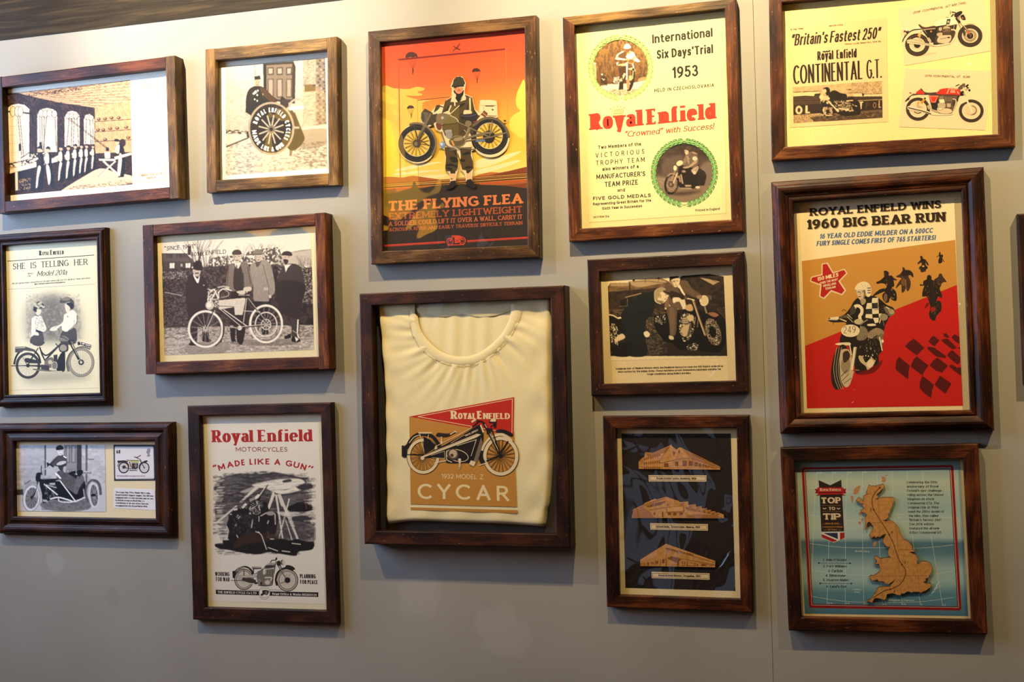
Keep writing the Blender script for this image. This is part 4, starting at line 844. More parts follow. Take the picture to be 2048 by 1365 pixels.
# ------------------------------------------------------------------ E: newspaper cutting and two bike cards
def art_E():
    root = frame('E', 'framed_collage', 'framed collage of a newspaper cutting and two sports motorcycle cards', 'picture', 'warm', 'flat', 'mitre', paper('paper_yellow_cream', (238, 216, 150)), FILM)
    p = Print('E', root, y=-(FR['E']['d'] - FR['E']['rec']) - .0008); yb = -(FR['E']['d'] - FR['E']['rec'])
    def card(name, q, col):
        p.at(); prism(name, [tuple(v) for v in p.map(q)], yb + .0003, yb - .0006, paper('paper_' + name, col), root)
    card('newspaper_cutting', [(1575.1, 54.5), (1773.5, 36), (1776, 243.6), (1579.3, 255.7)], (232, 198, 146))
    p.at(1790, 0, .09766); c2 = p.q('55,185 1830,-163 1960,1045 200,1345'); p.at(1790, 133, .09766); c3 = p.q('212,42 1970,95 1855,1305 80,1240')
    card('bike_card', c2, (232, 206, 166)); card('bike_card', c3, (230, 202, 164))
    p.part('lettering'); BK = (40, 28, 20); p.at(1570, 35, .10254)
    p.text('6 May 1965', 112, 252, 356, 232, 30, BK, 1, gap=.6, seg=3); p.text('MOTOR CYCLE', 860, 182, 1130, 158, 26, BK, 1, gap=.5, seg=3)
    p.text('\u201cBritain\'s Fastest 250\u201d', 110, 558, 1850, 412, 225, BK, 1.0, .75, 0, .17, gap=.35, sp=1.6); p.text('Motor Cycle News Nov. 14th 64.', 1172, 540, 1880, 482, 34, BK, .8, gap=.7, seg=3)
    p.part('logo_lettering'); p.text('Royal', 632, 838, 945, 814, 172, BK, 1.5, .8, 0, gap=.3); p.text('Enfield', 1004, 808, 1400, 778, 172, BK, 1.5, .8, 0, gap=.3); p.poly('722,652 745,664 770,648 790,662 812,646 840,656 860,640 892,640 870,672 742,684', BK)
    p.part('headline_lettering')
    p.text('CONTINENTAL', 160, 1306, 1520, 1204, 366, BK, 1.02, .62, 0, gap=.3, seg=6); p.text('G.T.', 1590, 1198, 1890, 1176, 366, BK, 1.02, .62, 0, gap=.25, seg=6)
    # race photograph
    p.at(1580, 155, .09570); q = p.q('62,205 1922,72 1936,845 76,960')
    c = Tone(q, 178, 74, (206, 172, 124)); c.at(1580, 155, .09570)
    c.speckle('0,0 2000,0 2000,400 0,400', (150, 122, 86), .5, 5, 2, 3, .5); c.speckle('1300,50 1950,50 1950,330 1250,330', (130, 106, 76), .5, 4, 4, 13, .5)
    c.poly('60,400 640,330 640,560 60,590', (60, 42, 32)); c.poly('60,320 620,290 620,330 520,340 500,390 300,380 80,400', (224, 190, 140)); c.line('60,312 640,288', 14, (52, 36, 28))
    for y in (430, 470, 520, 555): c.line([(60, y), (640, y - 20)], 8, (112, 84, 60), a=.6)
    c.poly('60,590 2000,460 2000,700 60,790', (44, 30, 24)); c.poly('1200,400 1940,385 1940,480 1200,500', (60, 44, 34)); c.line('1420,488 1940,462', 10, (190, 156, 114)); c.line('1210,330 1480,315', 10, (60, 44, 34)); c.poly('1320,345 1940,335 1940,395 1320,400', (222, 190, 144)); c.poly('1500,330 1560,335 1540,390 1510,390', (60, 44, 34)); c.line('1560,350 1930,340', 12, (90, 66, 48)); c.line('1180,258 1275,255', 12, (60, 44, 34)); c.ell(1250, 258, 30, 12, (40, 28, 22))
    c.poly('60,795 640,750 700,860 640,920 60,965', (186, 154, 110)); c.speckle('60,795 700,760 700,900 60,965', (84, 62, 44), .4, 3, 1.5, 5, .8); c.poly('420,830 1940,680 1940,850 500,930', (66, 48, 36)); c.speckle('420,800 1940,690 1940,850 500,930', (140, 110, 80), .25, 8, 1, 6, .7); c.line('1480,720 1930,690', 40, (110, 84, 60), a=.7)
    W_ = (226, 190, 146); c.ring(188, 683, 52, 68, 40, W_); c.line('345,590 345,750', 42, W_); c.line('330,738 415,735', 30, W_)
    c.line('1490,510 1475,665', 34, W_); c.line('1450,520 1530,515', 22, W_); c.ring(1770, 580, 28, 52, 14, (150, 110, 80)); c.line('1865,490 1860,635', 20, (200, 160, 120)); c.line('1850,628 1900,625', 14, (200, 160, 120)); c.line('1600,520 1590,650', 14, (90, 64, 48)); c.ring(1625, 555, 24, 30, 10, (90, 64, 48))
    D = (32, 22, 18)
    c.poly('690,260 700,225 760,200 820,225 840,300 830,370 770,380 740,330 700,310', D, True); c.poly('690,265 730,245 760,270 750,320 700,320 680,300', W_, True); c.line('690,295 720,300', 8, D)
    c.poly('830,330 860,290 930,268 990,290 1060,330 1150,340 1190,370 1200,430 1260,410 1330,410 1350,460 1400,470 1460,540 1480,700 1440,780 1200,760 1000,720 860,520 790,460', D, True); c.poly('640,520 760,480 900,560 1040,700 1400,700 1460,740 1300,800 1000,800 760,700', D, True)
    c.ell(662, 412, 46, 50, W_); c.ell(800, 440, 32, 26, W_); c.line('740,400 740,460 690,520', 14, W_); c.line('800,500 900,600 990,690', 26, W_); c.line('780,510 785,650', 34, W_); c.poly('930,650 1010,660 1030,700 1000,730 970,700', W_); c.line('1020,650 1150,670 1230,660', 26, W_)
    c.ell(790, 700, 130, 150, D, -15); c.ell(790, 710, 95, 105, (70, 52, 38), -15); c.speckle('690,620 890,620 890,810 690,810', W_, .3, 2.4, 2.4, 6); c.ell(790, 710, 40, 46, D); c.line('720,640 690,690 740,770 800,800 860,790', 14, W_, True); c.line('840,660 880,720 860,760', 10, W_, True)
    c.speckle('900,490 1230,480 1320,700 1000,700', W_, .22, 2.2, 2.2, 9); c.line('1180,490 1320,480', 14, W_); c.line('1160,700 1230,680', 18, W_); c.line('1230,705 1330,690', 16, W_); c.line('1360,590 1400,605', 14, W_); c.line('1300,560 1330,590', 10, W_); c.poly('900,760 960,750 1060,790 1000,800', (120, 90, 66))
    c.grain(.10); p.part('race_photograph'); p.add_tone(c)
    # upper bike card
    def spokes(cx, cy, r, n, col, w): p.rays(cx, cy, r, r, .3, n, w, col, 3, 6)
    T, BL, SV, LG = (54, 40, 32), (30, 24, 22), (176, 158, 132), (228, 210, 180)
    p.part('white_motorcycle'); p.at(1790, 0, .09766)
    for s, x in (('2018', 365), ('CONTINENTAL', 555), ('GT', 1025), ('650 TWIN', 1160)):
        x1 = {365: 510, 555: 985, 1025: 1125, 1160: 1440}[x]; y = lambda v: 287 - (v - 365) * .192; p.text(s, x, y(x), x1, y(x1), 44, BK, .75, slant=.35, gap=.5, rough=.8, seg=3)
    p.ell(600, 1120, 260, 16, (214, 184, 146), -10); p.poly('390,608 440,550 480,520 560,600', LG, True)
    p.wheel(455, 920, 248, 232, T, 86, LG, 10, (150, 130, 104), 30, 4, BL, 66, (226, 200, 164)); p.ring(455, 920, 205, 190, 6, (84, 66, 54))
    p.wheel(1537, 735, 252, 230, T, 84, LG, 10, (150, 130, 104), 34, 4, BL, 66, (226, 200, 164)); p.ring(1537, 735, 120, 112, 26, (150, 134, 110)); p.ring(1537, 735, 96, 90, 8, (90, 78, 64)); p.arc(1537, 735, 262, 246, 255, 292, 10, SV)
    p.line('150,860 180,790 240,710 290,660 390,612 540,600', 18, BL, True); p.line('190,760 215,690', 8, BL); p.poly('215,650 250,630 285,640 300,665 240,700', BL); p.ell(198, 645, 24, 20, (130, 34, 30))
    p.poly('820,560 1020,540 1180,520 1270,500 1260,560 1200,800 1160,880 880,910 780,880 720,800 600,600', (64, 48, 38)); p.poly('600,605 700,620 860,600 850,700 800,860 760,850', BL)
    p.line('560,600 760,870', 34, BL); p.line('850,570 790,870', 34, BL); p.poly('480,515 510,505 560,545 640,560 810,530 830,575 700,590 560,600', (70, 46, 40), True); p.line('560,615 830,585', 16, SV)
    p.line('500,690 475,750', 40, (206, 132, 40)); p.line('540,640 500,790', 22, SV); p.line('500,700 480,745', 8, (250, 210, 140)); p.line('490,800 560,840', 16, SV); p.poly('650,790 700,770 745,840 735,870 680,850', SV); p.line('390,800 430,780 470,790', 16, LG); p.line('560,800 640,760', 10, BL)
    p.poly('825,540 830,460 880,420 1000,395 1110,365 1220,370 1270,470 1250,500 1100,515', LG, True); p.poly('1065,395 1140,392 1115,500 1045,505', (50, 54, 58)); p.ell(1092, 450, 22, 24, SV); p.line('1040,358 1100,352', 8, BL); p.line('830,552 1060,515', 14, BL)
    p.poly('975,590 1060,545 1150,580 1140,660 1090,690 1000,690 970,640', (74, 58, 46), True); p.poly('990,560 1060,540 1120,555 1130,590 1060,580 985,600', SV); p.line('985,630 1130,615', 5, (150, 130, 104)); p.line('985,655 1130,640', 5, (150, 130, 104)); p.ring(1058, 605, 20, 20, 6, (170, 150, 120)); p.poly('905,565 960,560 960,620 920,640 890,610', SV)
    p.poly('860,690 960,670 970,730 930,760 870,740', SV, True); p.poly('920,740 1100,720 1150,740 1140,830 1060,890 900,880 860,830', (192, 174, 148), True); p.line('930,800 1050,780 1130,770', 10, (90, 76, 62)); p.ell(1100, 772, 26, 16, BL); p.ell(738, 648, 20, 20, (170, 110, 80)); p.line('1190,520 1175,640', 24, BL); p.line('1240,510 1215,640', 18, BL); p.line('1215,520 1200,610', 10, SV)
    p.line('1150,610 1220,620 1255,660 1240,740 1150,880 1080,900 830,945 640,900', 30, (214, 196, 166), True); p.line('1165,620 1225,640 1230,720 1130,880', 5, (110, 90, 70), True); p.poly('240,830 320,800 640,890 840,930 820,955 600,930 250,890', (204, 186, 156)); p.line('250,850 600,905 800,935', 7, (70, 54, 44)); p.line('250,815 420,820 620,880', 5, (130, 110, 88)); p.poly('780,885 870,890 880,915 790,915', BL)
    p.line('1250,370 1330,470', 50, BL); p.line('1410,530 1560,740', 46, (84, 66, 54)); p.line('1400,520 1500,650', 14, SV); p.line('1480,635 1530,690', 30, (210, 90, 50)); p.line('1305,480 1340,580', 8, BL); p.line('1330,470 1390,540', 8, BL); p.line('1200,290 1150,345', 22, BL); p.line('1160,250 1230,260 1260,300', 20, BL, True); p.ell(1128, 255, 16, 36, BL); p.ell(1115, 250, 16, 42, (220, 196, 160)); p.poly('1210,300 1260,260 1340,230 1380,250 1350,300 1300,340 1240,360', BL, True); p.ell(1420, 350, 32, 56, (214, 186, 150)); p.poly('1340,330 1400,300 1430,350 1440,410 1370,400', BL, True); p.ell(1385, 372, 14, 12, (210, 120, 60)); p.poly('1390,620 1440,650 1430,740 1400,720', (60, 48, 40), True); p.poly('1270,380 1300,330 1330,350 1310,420', (150, 130, 104))
    p.line('1540,740 1555,745', 60, (96, 78, 64))
    # lower bike card
    p.part('red_motorcycle'); p.at(1790, 133, .09766); RD = (196, 44, 30)
    for s, x, x1 in (('2013', 605, 745), ('CONTINENTAL', 780, 1225), ('GT', 1255, 1335), ('535', 1385, 1530)): p.text(s, x, 212 + (x - 600) * .028, x1, 212 + (x1 - 600) * .028, 42, BK, .75, slant=.35, gap=.5, rough=.8, seg=3)
    p.wheel(470, 875, 246, 238, T, 66, LG, 12, (160, 140, 112), 34, 4, SV, 50, (228, 202, 166)); p.wheel(1560, 912, 254, 234, T, 64, LG, 12, (176, 156, 126), 34, 4, SV, 50, (228, 202, 166)); p.ring(1575, 900, 90, 88, 22, (120, 100, 80)); p.ell(1540, 900, 92, 92, (206, 182, 148)); p.arc(470, 890, 90, 70, 40, 150, 14, BL)
    p.line('210,722 260,660 330,600 400,575 620,570', 18, BL, True); p.poly('215,720 270,650 310,650 280,690', BL); p.ell(315, 546, 22, 14, (150, 30, 30)); p.line('330,548 410,560', 12, SV); p.line('330,600 440,590', 8, SV)
    p.poly('700,590 1190,580 1340,590 1260,720 1200,900 1140,980 900,960 850,900 740,760', (90, 74, 58)); p.poly('690,600 880,600 890,740 860,900 760,880', BL)
    p.line('430,565 880,575 1330,590', 20, BL); p.poly('430,560 460,510 525,470 560,520 600,570', RD, True); p.poly('525,465 545,455 600,520 700,540 860,530 860,575 640,572', (70, 48, 42), True)
    p.poly('860,570 885,510 940,465 1100,445 1240,450 1330,480 1350,540 1330,595 1200,580', RD, True); p.line('1110,450 1065,560', 24, (222, 150, 120)); p.poly('1120,450 1250,455 1280,480 1140,475', (224, 150, 120)); p.text('Royal', 1142, 512, 1225, 512, 22, LG, 1.4, gap=.4, seg=3); p.text('Enfield', 1132, 540, 1235, 540, 22, LG, 1.4, gap=.4, seg=3); p.line('1275,510 1300,560', 14, LG); p.line('1150,414 1195,414', 10, SV)
    p.poly('690,600 890,600 830,745 745,742', (214, 110, 88)); p.poly('725,625 860,625 815,722 760,722', RD)
    p.line('620,640 600,690', 34, BL); p.line('600,670 540,760', 50, (196, 140, 50)); p.line('490,720 460,790', 30, (196, 140, 50)); p.line('585,690 545,750', 6, (110, 70, 30)); p.poly('650,810 710,780 740,860 690,890', SV); p.poly('430,800 480,790 580,850 470,840', SV)
    p.poly('1010,600 1080,590 1180,610 1170,700 1110,740 1040,700', (80, 66, 54), True)
    for k in range(5): p.line([(1025 + k * 34, 625), (1040 + k * 27, 715)], 7, (160, 140, 112))
    p.poly('900,680 1000,670 1020,740 920,760', LG); p.poly('880,760 1010,750 1030,830 900,850', SV, True); p.poly('860,860 960,830 1140,880 1160,940 1060,970 900,950', (200, 180, 150), True); p.ell(930, 870, 46, 26, LG); p.ring(930, 870, 46, 26, 7, BL); p.poly('1060,760 1140,760 1140,840 1070,840', SV); p.line('1000,855 1160,850', 12, BL); p.poly('900,620 990,610 985,660 920,670', (130, 112, 88)); p.ell(1200, 760, 30, 60, (60, 48, 40))
    p.line('1180,665 1240,690 1250,760 1180,940 1130,985 820,990 700,960', 24, (214, 196, 166), True); p.line('1195,675 1255,720 1235,820 1160,960', 6, BL, True); p.poly('250,830 300,805 560,870 800,975 780,1000 560,940 260,880', (216, 198, 168)); p.line('265,848 560,915 740,975', 20, BL); p.line('740,880 870,940', 28, SV)
    p.poly('1340,520 1400,500 1430,580 1400,600 1330,600', BL); p.line('1410,540 1580,950', 34, (222, 204, 172)); p.line('1380,500 1480,660', 10, BL); p.line('1300,590 1270,720', 30, BL); p.poly('1330,780 1400,640 1440,600 1500,700 1420,740', (220, 198, 164), True); p.line('1240,405 1320,370', 18, BL); p.poly('1290,440 1380,360 1430,350 1430,420 1340,470', (90, 74, 60), True); p.poly('1440,410 1490,365 1510,385 1470,430', BL, True); p.ell(1525, 490, 22, 26, BL); p.poly('1430,460 1500,430 1510,460 1440,500', SV); p.ell(1490, 440, 24, 14, BL); p.line('1400,420 1390,470', 12, LG)
    p.done()
art_E()
# ------------------------------------------------------------------ J: the desert race poster
def art_J():
    root = frame('J', 'framed_poster', 'framed red and tan race poster of a helmeted rider with plate 249', 'picture', 'red', 'mould', 'mitre', paper('paper_mount_cream', (232, 210, 158)), FILM)
    p = Print('J', root); p.at(1580, 380, .17578)
    q = p.q('104,188 1866,82')[:2]; p.at(1530, 320, .41013); b = p.q('205,1212 965,1200')
    p.at(); p.part('print'); TAN, RED, CRM, DK = (196, 140, 62), (192, 28, 20), (238, 218, 176), (44, 32, 26)
    p.poly([q[0], q[1], b[1], b[0]], CRM)
    p.at(1580, 380, .17578); l0, r0 = p.q('134,812 1880,570'); p.at(); p.poly([l0, r0, b[1], b[0]], TAN)
    p.at(1530, 320, .41013); a0, a1 = p.q('195,908 936,610'); p.at(); p.poly([a0, a1, b[1], b[0]], RED)
    # chequered flag
    p.part('chequered_flag'); p.at(1780, 650, .12451); FD = (84, 14, 12)
    for s in ('140,515 320,660 300,740 293,880 200,810 88,720 95,600', '425,505 620,655 570,720 520,815 420,740 330,670 370,570', '385,222 555,372 490,430 430,495 330,420 240,350 300,280', '520,820 705,965 680,1040 660,1180 560,1110 475,1020 480,920', '800,815 990,945 950,1010 890,1112 800,1040 715,965 760,890', '700,175 800,255 750,300 715,350 660,310 620,270 650,210', '760,525 935,660 880,720 840,770 740,740 635,655 690,580', '590,375 620,350 715,370 900,500 895,540 840,530 750,515 700,480', '850,150 900,135 960,205 910,212 870,185', '815,245 880,225 930,225 1080,375 1000,395 900,320', '1040,150 1112,195 1116,310 1050,270 985,205', '1000,405 1130,520 1125,600 1090,645 980,560 915,500 950,440', '960,650 1000,640 1080,690 1140,680 1142,820 1040,750 950,670', '1090,375 1120,350 1122,395'): p.poly(s, FD)
    # riders behind
    p.part('distant_riders'); p.at(1730, 490, .12453); K = (36, 26, 22); K2 = (64, 44, 34)
    def P(s, c=K, sm=True): p.poly(s, c, sm)
    P('1190,130 1200,115 1215,130 1215,160 1245,155 1255,190 1240,210 1275,270 1265,275 1240,240 1240,280 1200,300 1180,290 1180,240 1195,205 1180,180 1155,200 1148,190 1185,165'); 
    P('885,190 905,178 925,195 935,225 975,240 1020,310 1020,330 1000,325 975,285 975,320 1010,370 980,400 970,430 900,440 890,400 865,390 880,350 910,330 900,290 870,300 860,315 845,305 855,280 890,245 890,215'); p.ell(935, 345, 20, 14, TAN); p.ell(935, 345, 12, 8, (220, 190, 140))
    P('600,365 630,365 650,400 720,410 770,460 778,520 750,515 740,490 700,500 720,560 735,600 720,700 680,750 660,700 640,740 590,770 580,640 500,700 510,650 570,560 590,540 550,525 500,520 510,500 560,470 600,420', K2); P('600,420 720,415 770,470 775,510 700,480 640,500 590,490', K); p.ell(620, 600, 40, 60, (110, 76, 48)); p.line('655,560 660,700', 10, (150, 106, 60))
    P('300,430 330,415 380,440 380,490 430,495 460,530 510,560 500,575 460,570 470,660 430,690 490,740 510,820 500,900 440,890 400,860 380,920 330,930 285,870 280,800 320,760 290,760 130,830 120,820 230,720 340,690 330,640 290,620 240,620 200,630 180,600 230,580 290,530 310,500'); p.ell(330, 850, 30, 70, (120, 90, 60))
    for x, y in ((430, 720), (450, 860), (350, 640), (470, 800), (420, 850)): p.ell(x, y, 10, 14, (150, 116, 74))
    P('1000,500 1040,485 1070,520 1070,560 1130,580 1190,640 1230,640 1200,700 1220,760 1240,830 1210,850 1180,830 1150,900 1200,900 1230,960 1220,1060 1150,1140 1120,1220 1050,1190 1030,1100 1050,1000 1020,900 990,830 920,830 930,720 950,660 890,660 885,630 930,640 940,580 990,555'); P('1110,560 1170,520 1190,470 1230,465 1250,510 1290,560 1310,600 1260,600 1210,640 1150,600', K2); P('1030,960 960,1030 960,1000 1000,930', (110, 18, 16)); p.ell(1090, 1040, 40, 40, (150, 26, 20)); p.line('1140,1020 1180,960 1190,930', 16, K2)
    r7 = random.Random(8)
    for bx, by, bw, bh, n in ((300, 440, 90, 260, 26), (560, 420, 200, 300, 26), (880, 240, 110, 180, 12), (950, 560, 230, 300, 30), (1040, 860, 170, 280, 20)):
        for k in range(n): x, y = bx + r7.random() * bw, by + r7.random() * bh; p.line([(x, y), (x + r7.uniform(-16, 16), y + r7.uniform(6, 24))], r7.uniform(3, 7), (104, 78, 54) if k % 3 else (160, 124, 82))
    # main rider
    p.part('rider'); p.at(1640, 550, .18311); C, G, M_ = (232, 214, 174), (150, 134, 106), (96, 84, 66)
    P('370,290 420,250 520,230 600,235 660,270 730,330 800,360 815,420 760,460 740,500 710,560 690,680 690,740 680,830 640,880 640,970 560,1010 540,1080 400,1080 380,1000 300,760 220,740 230,660 280,560 270,520 140,520 80,492 140,460 200,460 270,430 330,360', K)
    P('590,1000 680,930 650,1010 560,1080 400,1085', (110, 18, 14), True)
    P('385,160 400,110 450,78 510,80 550,120 560,180 545,235 510,235 495,170 470,160', C); 
    for k in range(7): p.ell(452 + k * 12, 104 + (k % 3) * 14 + k * 3, 4, 3, M_)
    for k in range(9): p.ell(525 + (k % 3) * 12, 145 + (k // 3) * 26, 5, 8, K)
    p.poly('378,160 395,150 500,155 500,172 400,168', C); P('400,170 490,168 495,210 480,250 440,275 415,240', (206, 186, 150)); p.line('410,190 440,188', 7, K); p.line('460,186 482,184', 7, K); p.line('445,190 440,218', 5, M_); p.line('422,240 450,236', 8, K); P('470,170 495,170 490,240 470,260 480,210', (130, 110, 84)); P('440,270 490,260 500,300 460,330', (170, 150, 116))
    # checked vest
    p.poly('570,255 630,250 625,310 565,308', C); p.poly('515,310 565,308 568,370 500,375', C); p.poly('568,370 632,366 638,425 572,430', C); p.poly('500,430 570,430 575,480 495,470', C); p.poly('640,425 680,420 660,450 645,470', C); p.poly('565,308 625,310 632,366 568,370', (40, 44, 46)); p.poly('500,375 568,370 570,430 500,430', (40, 44, 46)); p.poly('580,470 640,470 640,520 600,530', C); p.line('632,250 640,420', 6, C)
    # question-mark shaped panel on the jacket
    p.line('375,370 385,345 420,340 455,370 455,420 435,450 440,490', 34, C, True); p.line('415,385 425,400 415,430 400,450', 22, K, True)
    P('700,350 760,360 810,390 812,430 770,455 740,430 715,400', (120, 104, 80)); p.line('720,350 800,400', 10, C); P('745,380 800,385 808,420 770,430', (176, 156, 122)); P('660,440 700,425 740,450 730,490 690,500 650,480', G); p.line('690,500 700,560', 14, M_); p.line('660,490 650,530', 10, C)
    P('110,470 160,460 205,460 195,490 130,492', C); p.line('75,490 190,492', 10, (200, 184, 150)); p.line('150,500 145,540', 6, K); P('210,460 270,440 330,430 320,470 250,470', M_); p.line('215,480 290,510', 14, (200, 184, 150)); p.line('240,400 260,380 290,400', 5, K, True); P('330,370 370,340 390,400 340,440', (70, 62, 50)); p.line('300,430 350,480', 5, C); p.line('300,460 360,520', 5, C)
    P('370,510 420,480 470,500 460,540 400,540', (196, 176, 140)); p.line('440,540 520,490', 14, G); P('520,540 590,535 610,555 530,560', C); P('540,620 620,580 690,610 690,660 620,660 560,700 520,660', (150, 130, 98)); P('620,680 680,640 690,720 680,800 660,740', (120, 104, 80)); p.line('650,680 680,830', 12, C); p.ell(682, 725, 14, 18, C)
    P('440,570 500,580 525,640 500,700 440,720 400,690', (130, 116, 90))
    
    for k in range(70):
        x, y = 560 + r7.gauss(0, 60), 760 + r7.gauss(0, 110)
        if 400 < x < 690 and 470 < y < 1000: p.line([(x, y), (x + r7.uniform(-14, 14), y + r7.uniform(5, 26))], r7.uniform(3, 8), (92, 80, 62) if k % 4 else (190, 170, 130))
    for k in range(24): x, y = 690 + r7.gauss(0, 50), 360 + r7.gauss(0, 40); p.line([(x, y), (x + 20, y + r7.uniform(4, 18))], 5, (104, 92, 72))
    p.ell(332, 612, 102, 68, C); p.text('249', 258, 640, 390, 634, 76, K, .45, gap=1.2, seg=6)
    P('165,760 200,745 320,740 330,770 250,770 210,770', C); p.line('320,750 345,880', 12, C)
    # front wheel seen almost head on
    p.poly(ell_pts(220, 1010, 95, 250, 8, 40), (40, 32, 26)); P('220,850 280,810 320,830 345,900 350,1040 370,1060 330,1190 290,1230 250,1200 220,1100', (196, 176, 136)); P('240,930 300,900 330,960 320,1050 270,1080 230,1020', (150, 132, 100)); P('250,860 300,830 330,880 310,930 260,960', K2); p.line('230,1110 300,1040', 8, K2); p.line('240,1160 320,1080', 6, K2); p.line('260,1190 340,1130', 6, K2)
    for k, dx in enumerate((0, 26, 50)): p.line([(205 + dx - 20, 790), (165 + dx, 900), (150 + dx, 1020), (165 + dx, 1140), (205 + dx, 1250)], 6, (176, 156, 120), True)
    p.line('385,790 350,1040', 34, C); p.line('395,800 365,1040', 6, M_); P('420,890 460,890 500,960 560,905 600,950 570,1000 520,1040 500,1000 440,950', (200, 178, 136)); p.ell(550, 970, 36, 46, C, 20); p.line('390,1040 430,1045', 10, G)
    for x, y in ((500, 885), (530, 890), (575, 880), (560, 900), (470, 890), (600, 940)): p.ell(x, y, 6, 8, C)
    p.part('star_badge'); p.at(1580, 380, .17578)
    p.poly('360,840 430,828 492,938 622,898 655,950 570,1040 640,1145 595,1200 470,1160 390,1245 330,1215 345,1090 225,1045 240,990 358,960', (226, 206, 166)); p.poly('372,850 420,842 485,952 615,912 640,948 550,1040 620,1145 588,1186 468,1140 385,1228 345,1208 360,1080 240,1035 250,1000 370,972', (178, 30, 26))
    p.part('badge_lettering')
    p.text('150 MILES', 312, 1040, 552, 986, 44, CRM, 1.6, 1.2, gap=.4); p.text('OVER THE MOST', 338, 1078, 545, 1030, 26, CRM, 1.3, gap=.4, seg=3); p.text('GRUELLING', 376, 1108, 524, 1076, 26, CRM, 1.3, gap=.4, seg=3); p.text('TERRAIN', 400, 1142, 520, 1116, 26, CRM, 1.3, gap=.4, seg=3)
    p.part('headline_lettering')
    for dx, dy, c in ((9, 8, (176, 150, 108)), (0, 0, DK)):
        p.text('ROYAL ENFIELD WINS', 228 + dx, 298 + dy, 1722 + dx, 206 + dy, 88, c, 2.0, 1.1, .55, gap=.25); p.text('1960 BIG BEAR RUN', 190 + dx, 450 + dy, 1770 + dx, 358 + dy, 108, c, 2.2, 1.15, .6, gap=.25)
    p.part('subtitle_lettering')
    p.text('16 YEAR OLD EDDIE MULDER ON A 500CC', 335, 560, 1622, 490, 58, (70, 104, 140), 1.6, 1.3, 0, .2, gap=.5); p.text('FURY SINGLE COMES FIRST OF 765 STARTERS!', 300, 642, 1655, 572, 58, (70, 104, 140), 1.6, 1.3, 0, .2, gap=.5)
    p.done()
art_J()
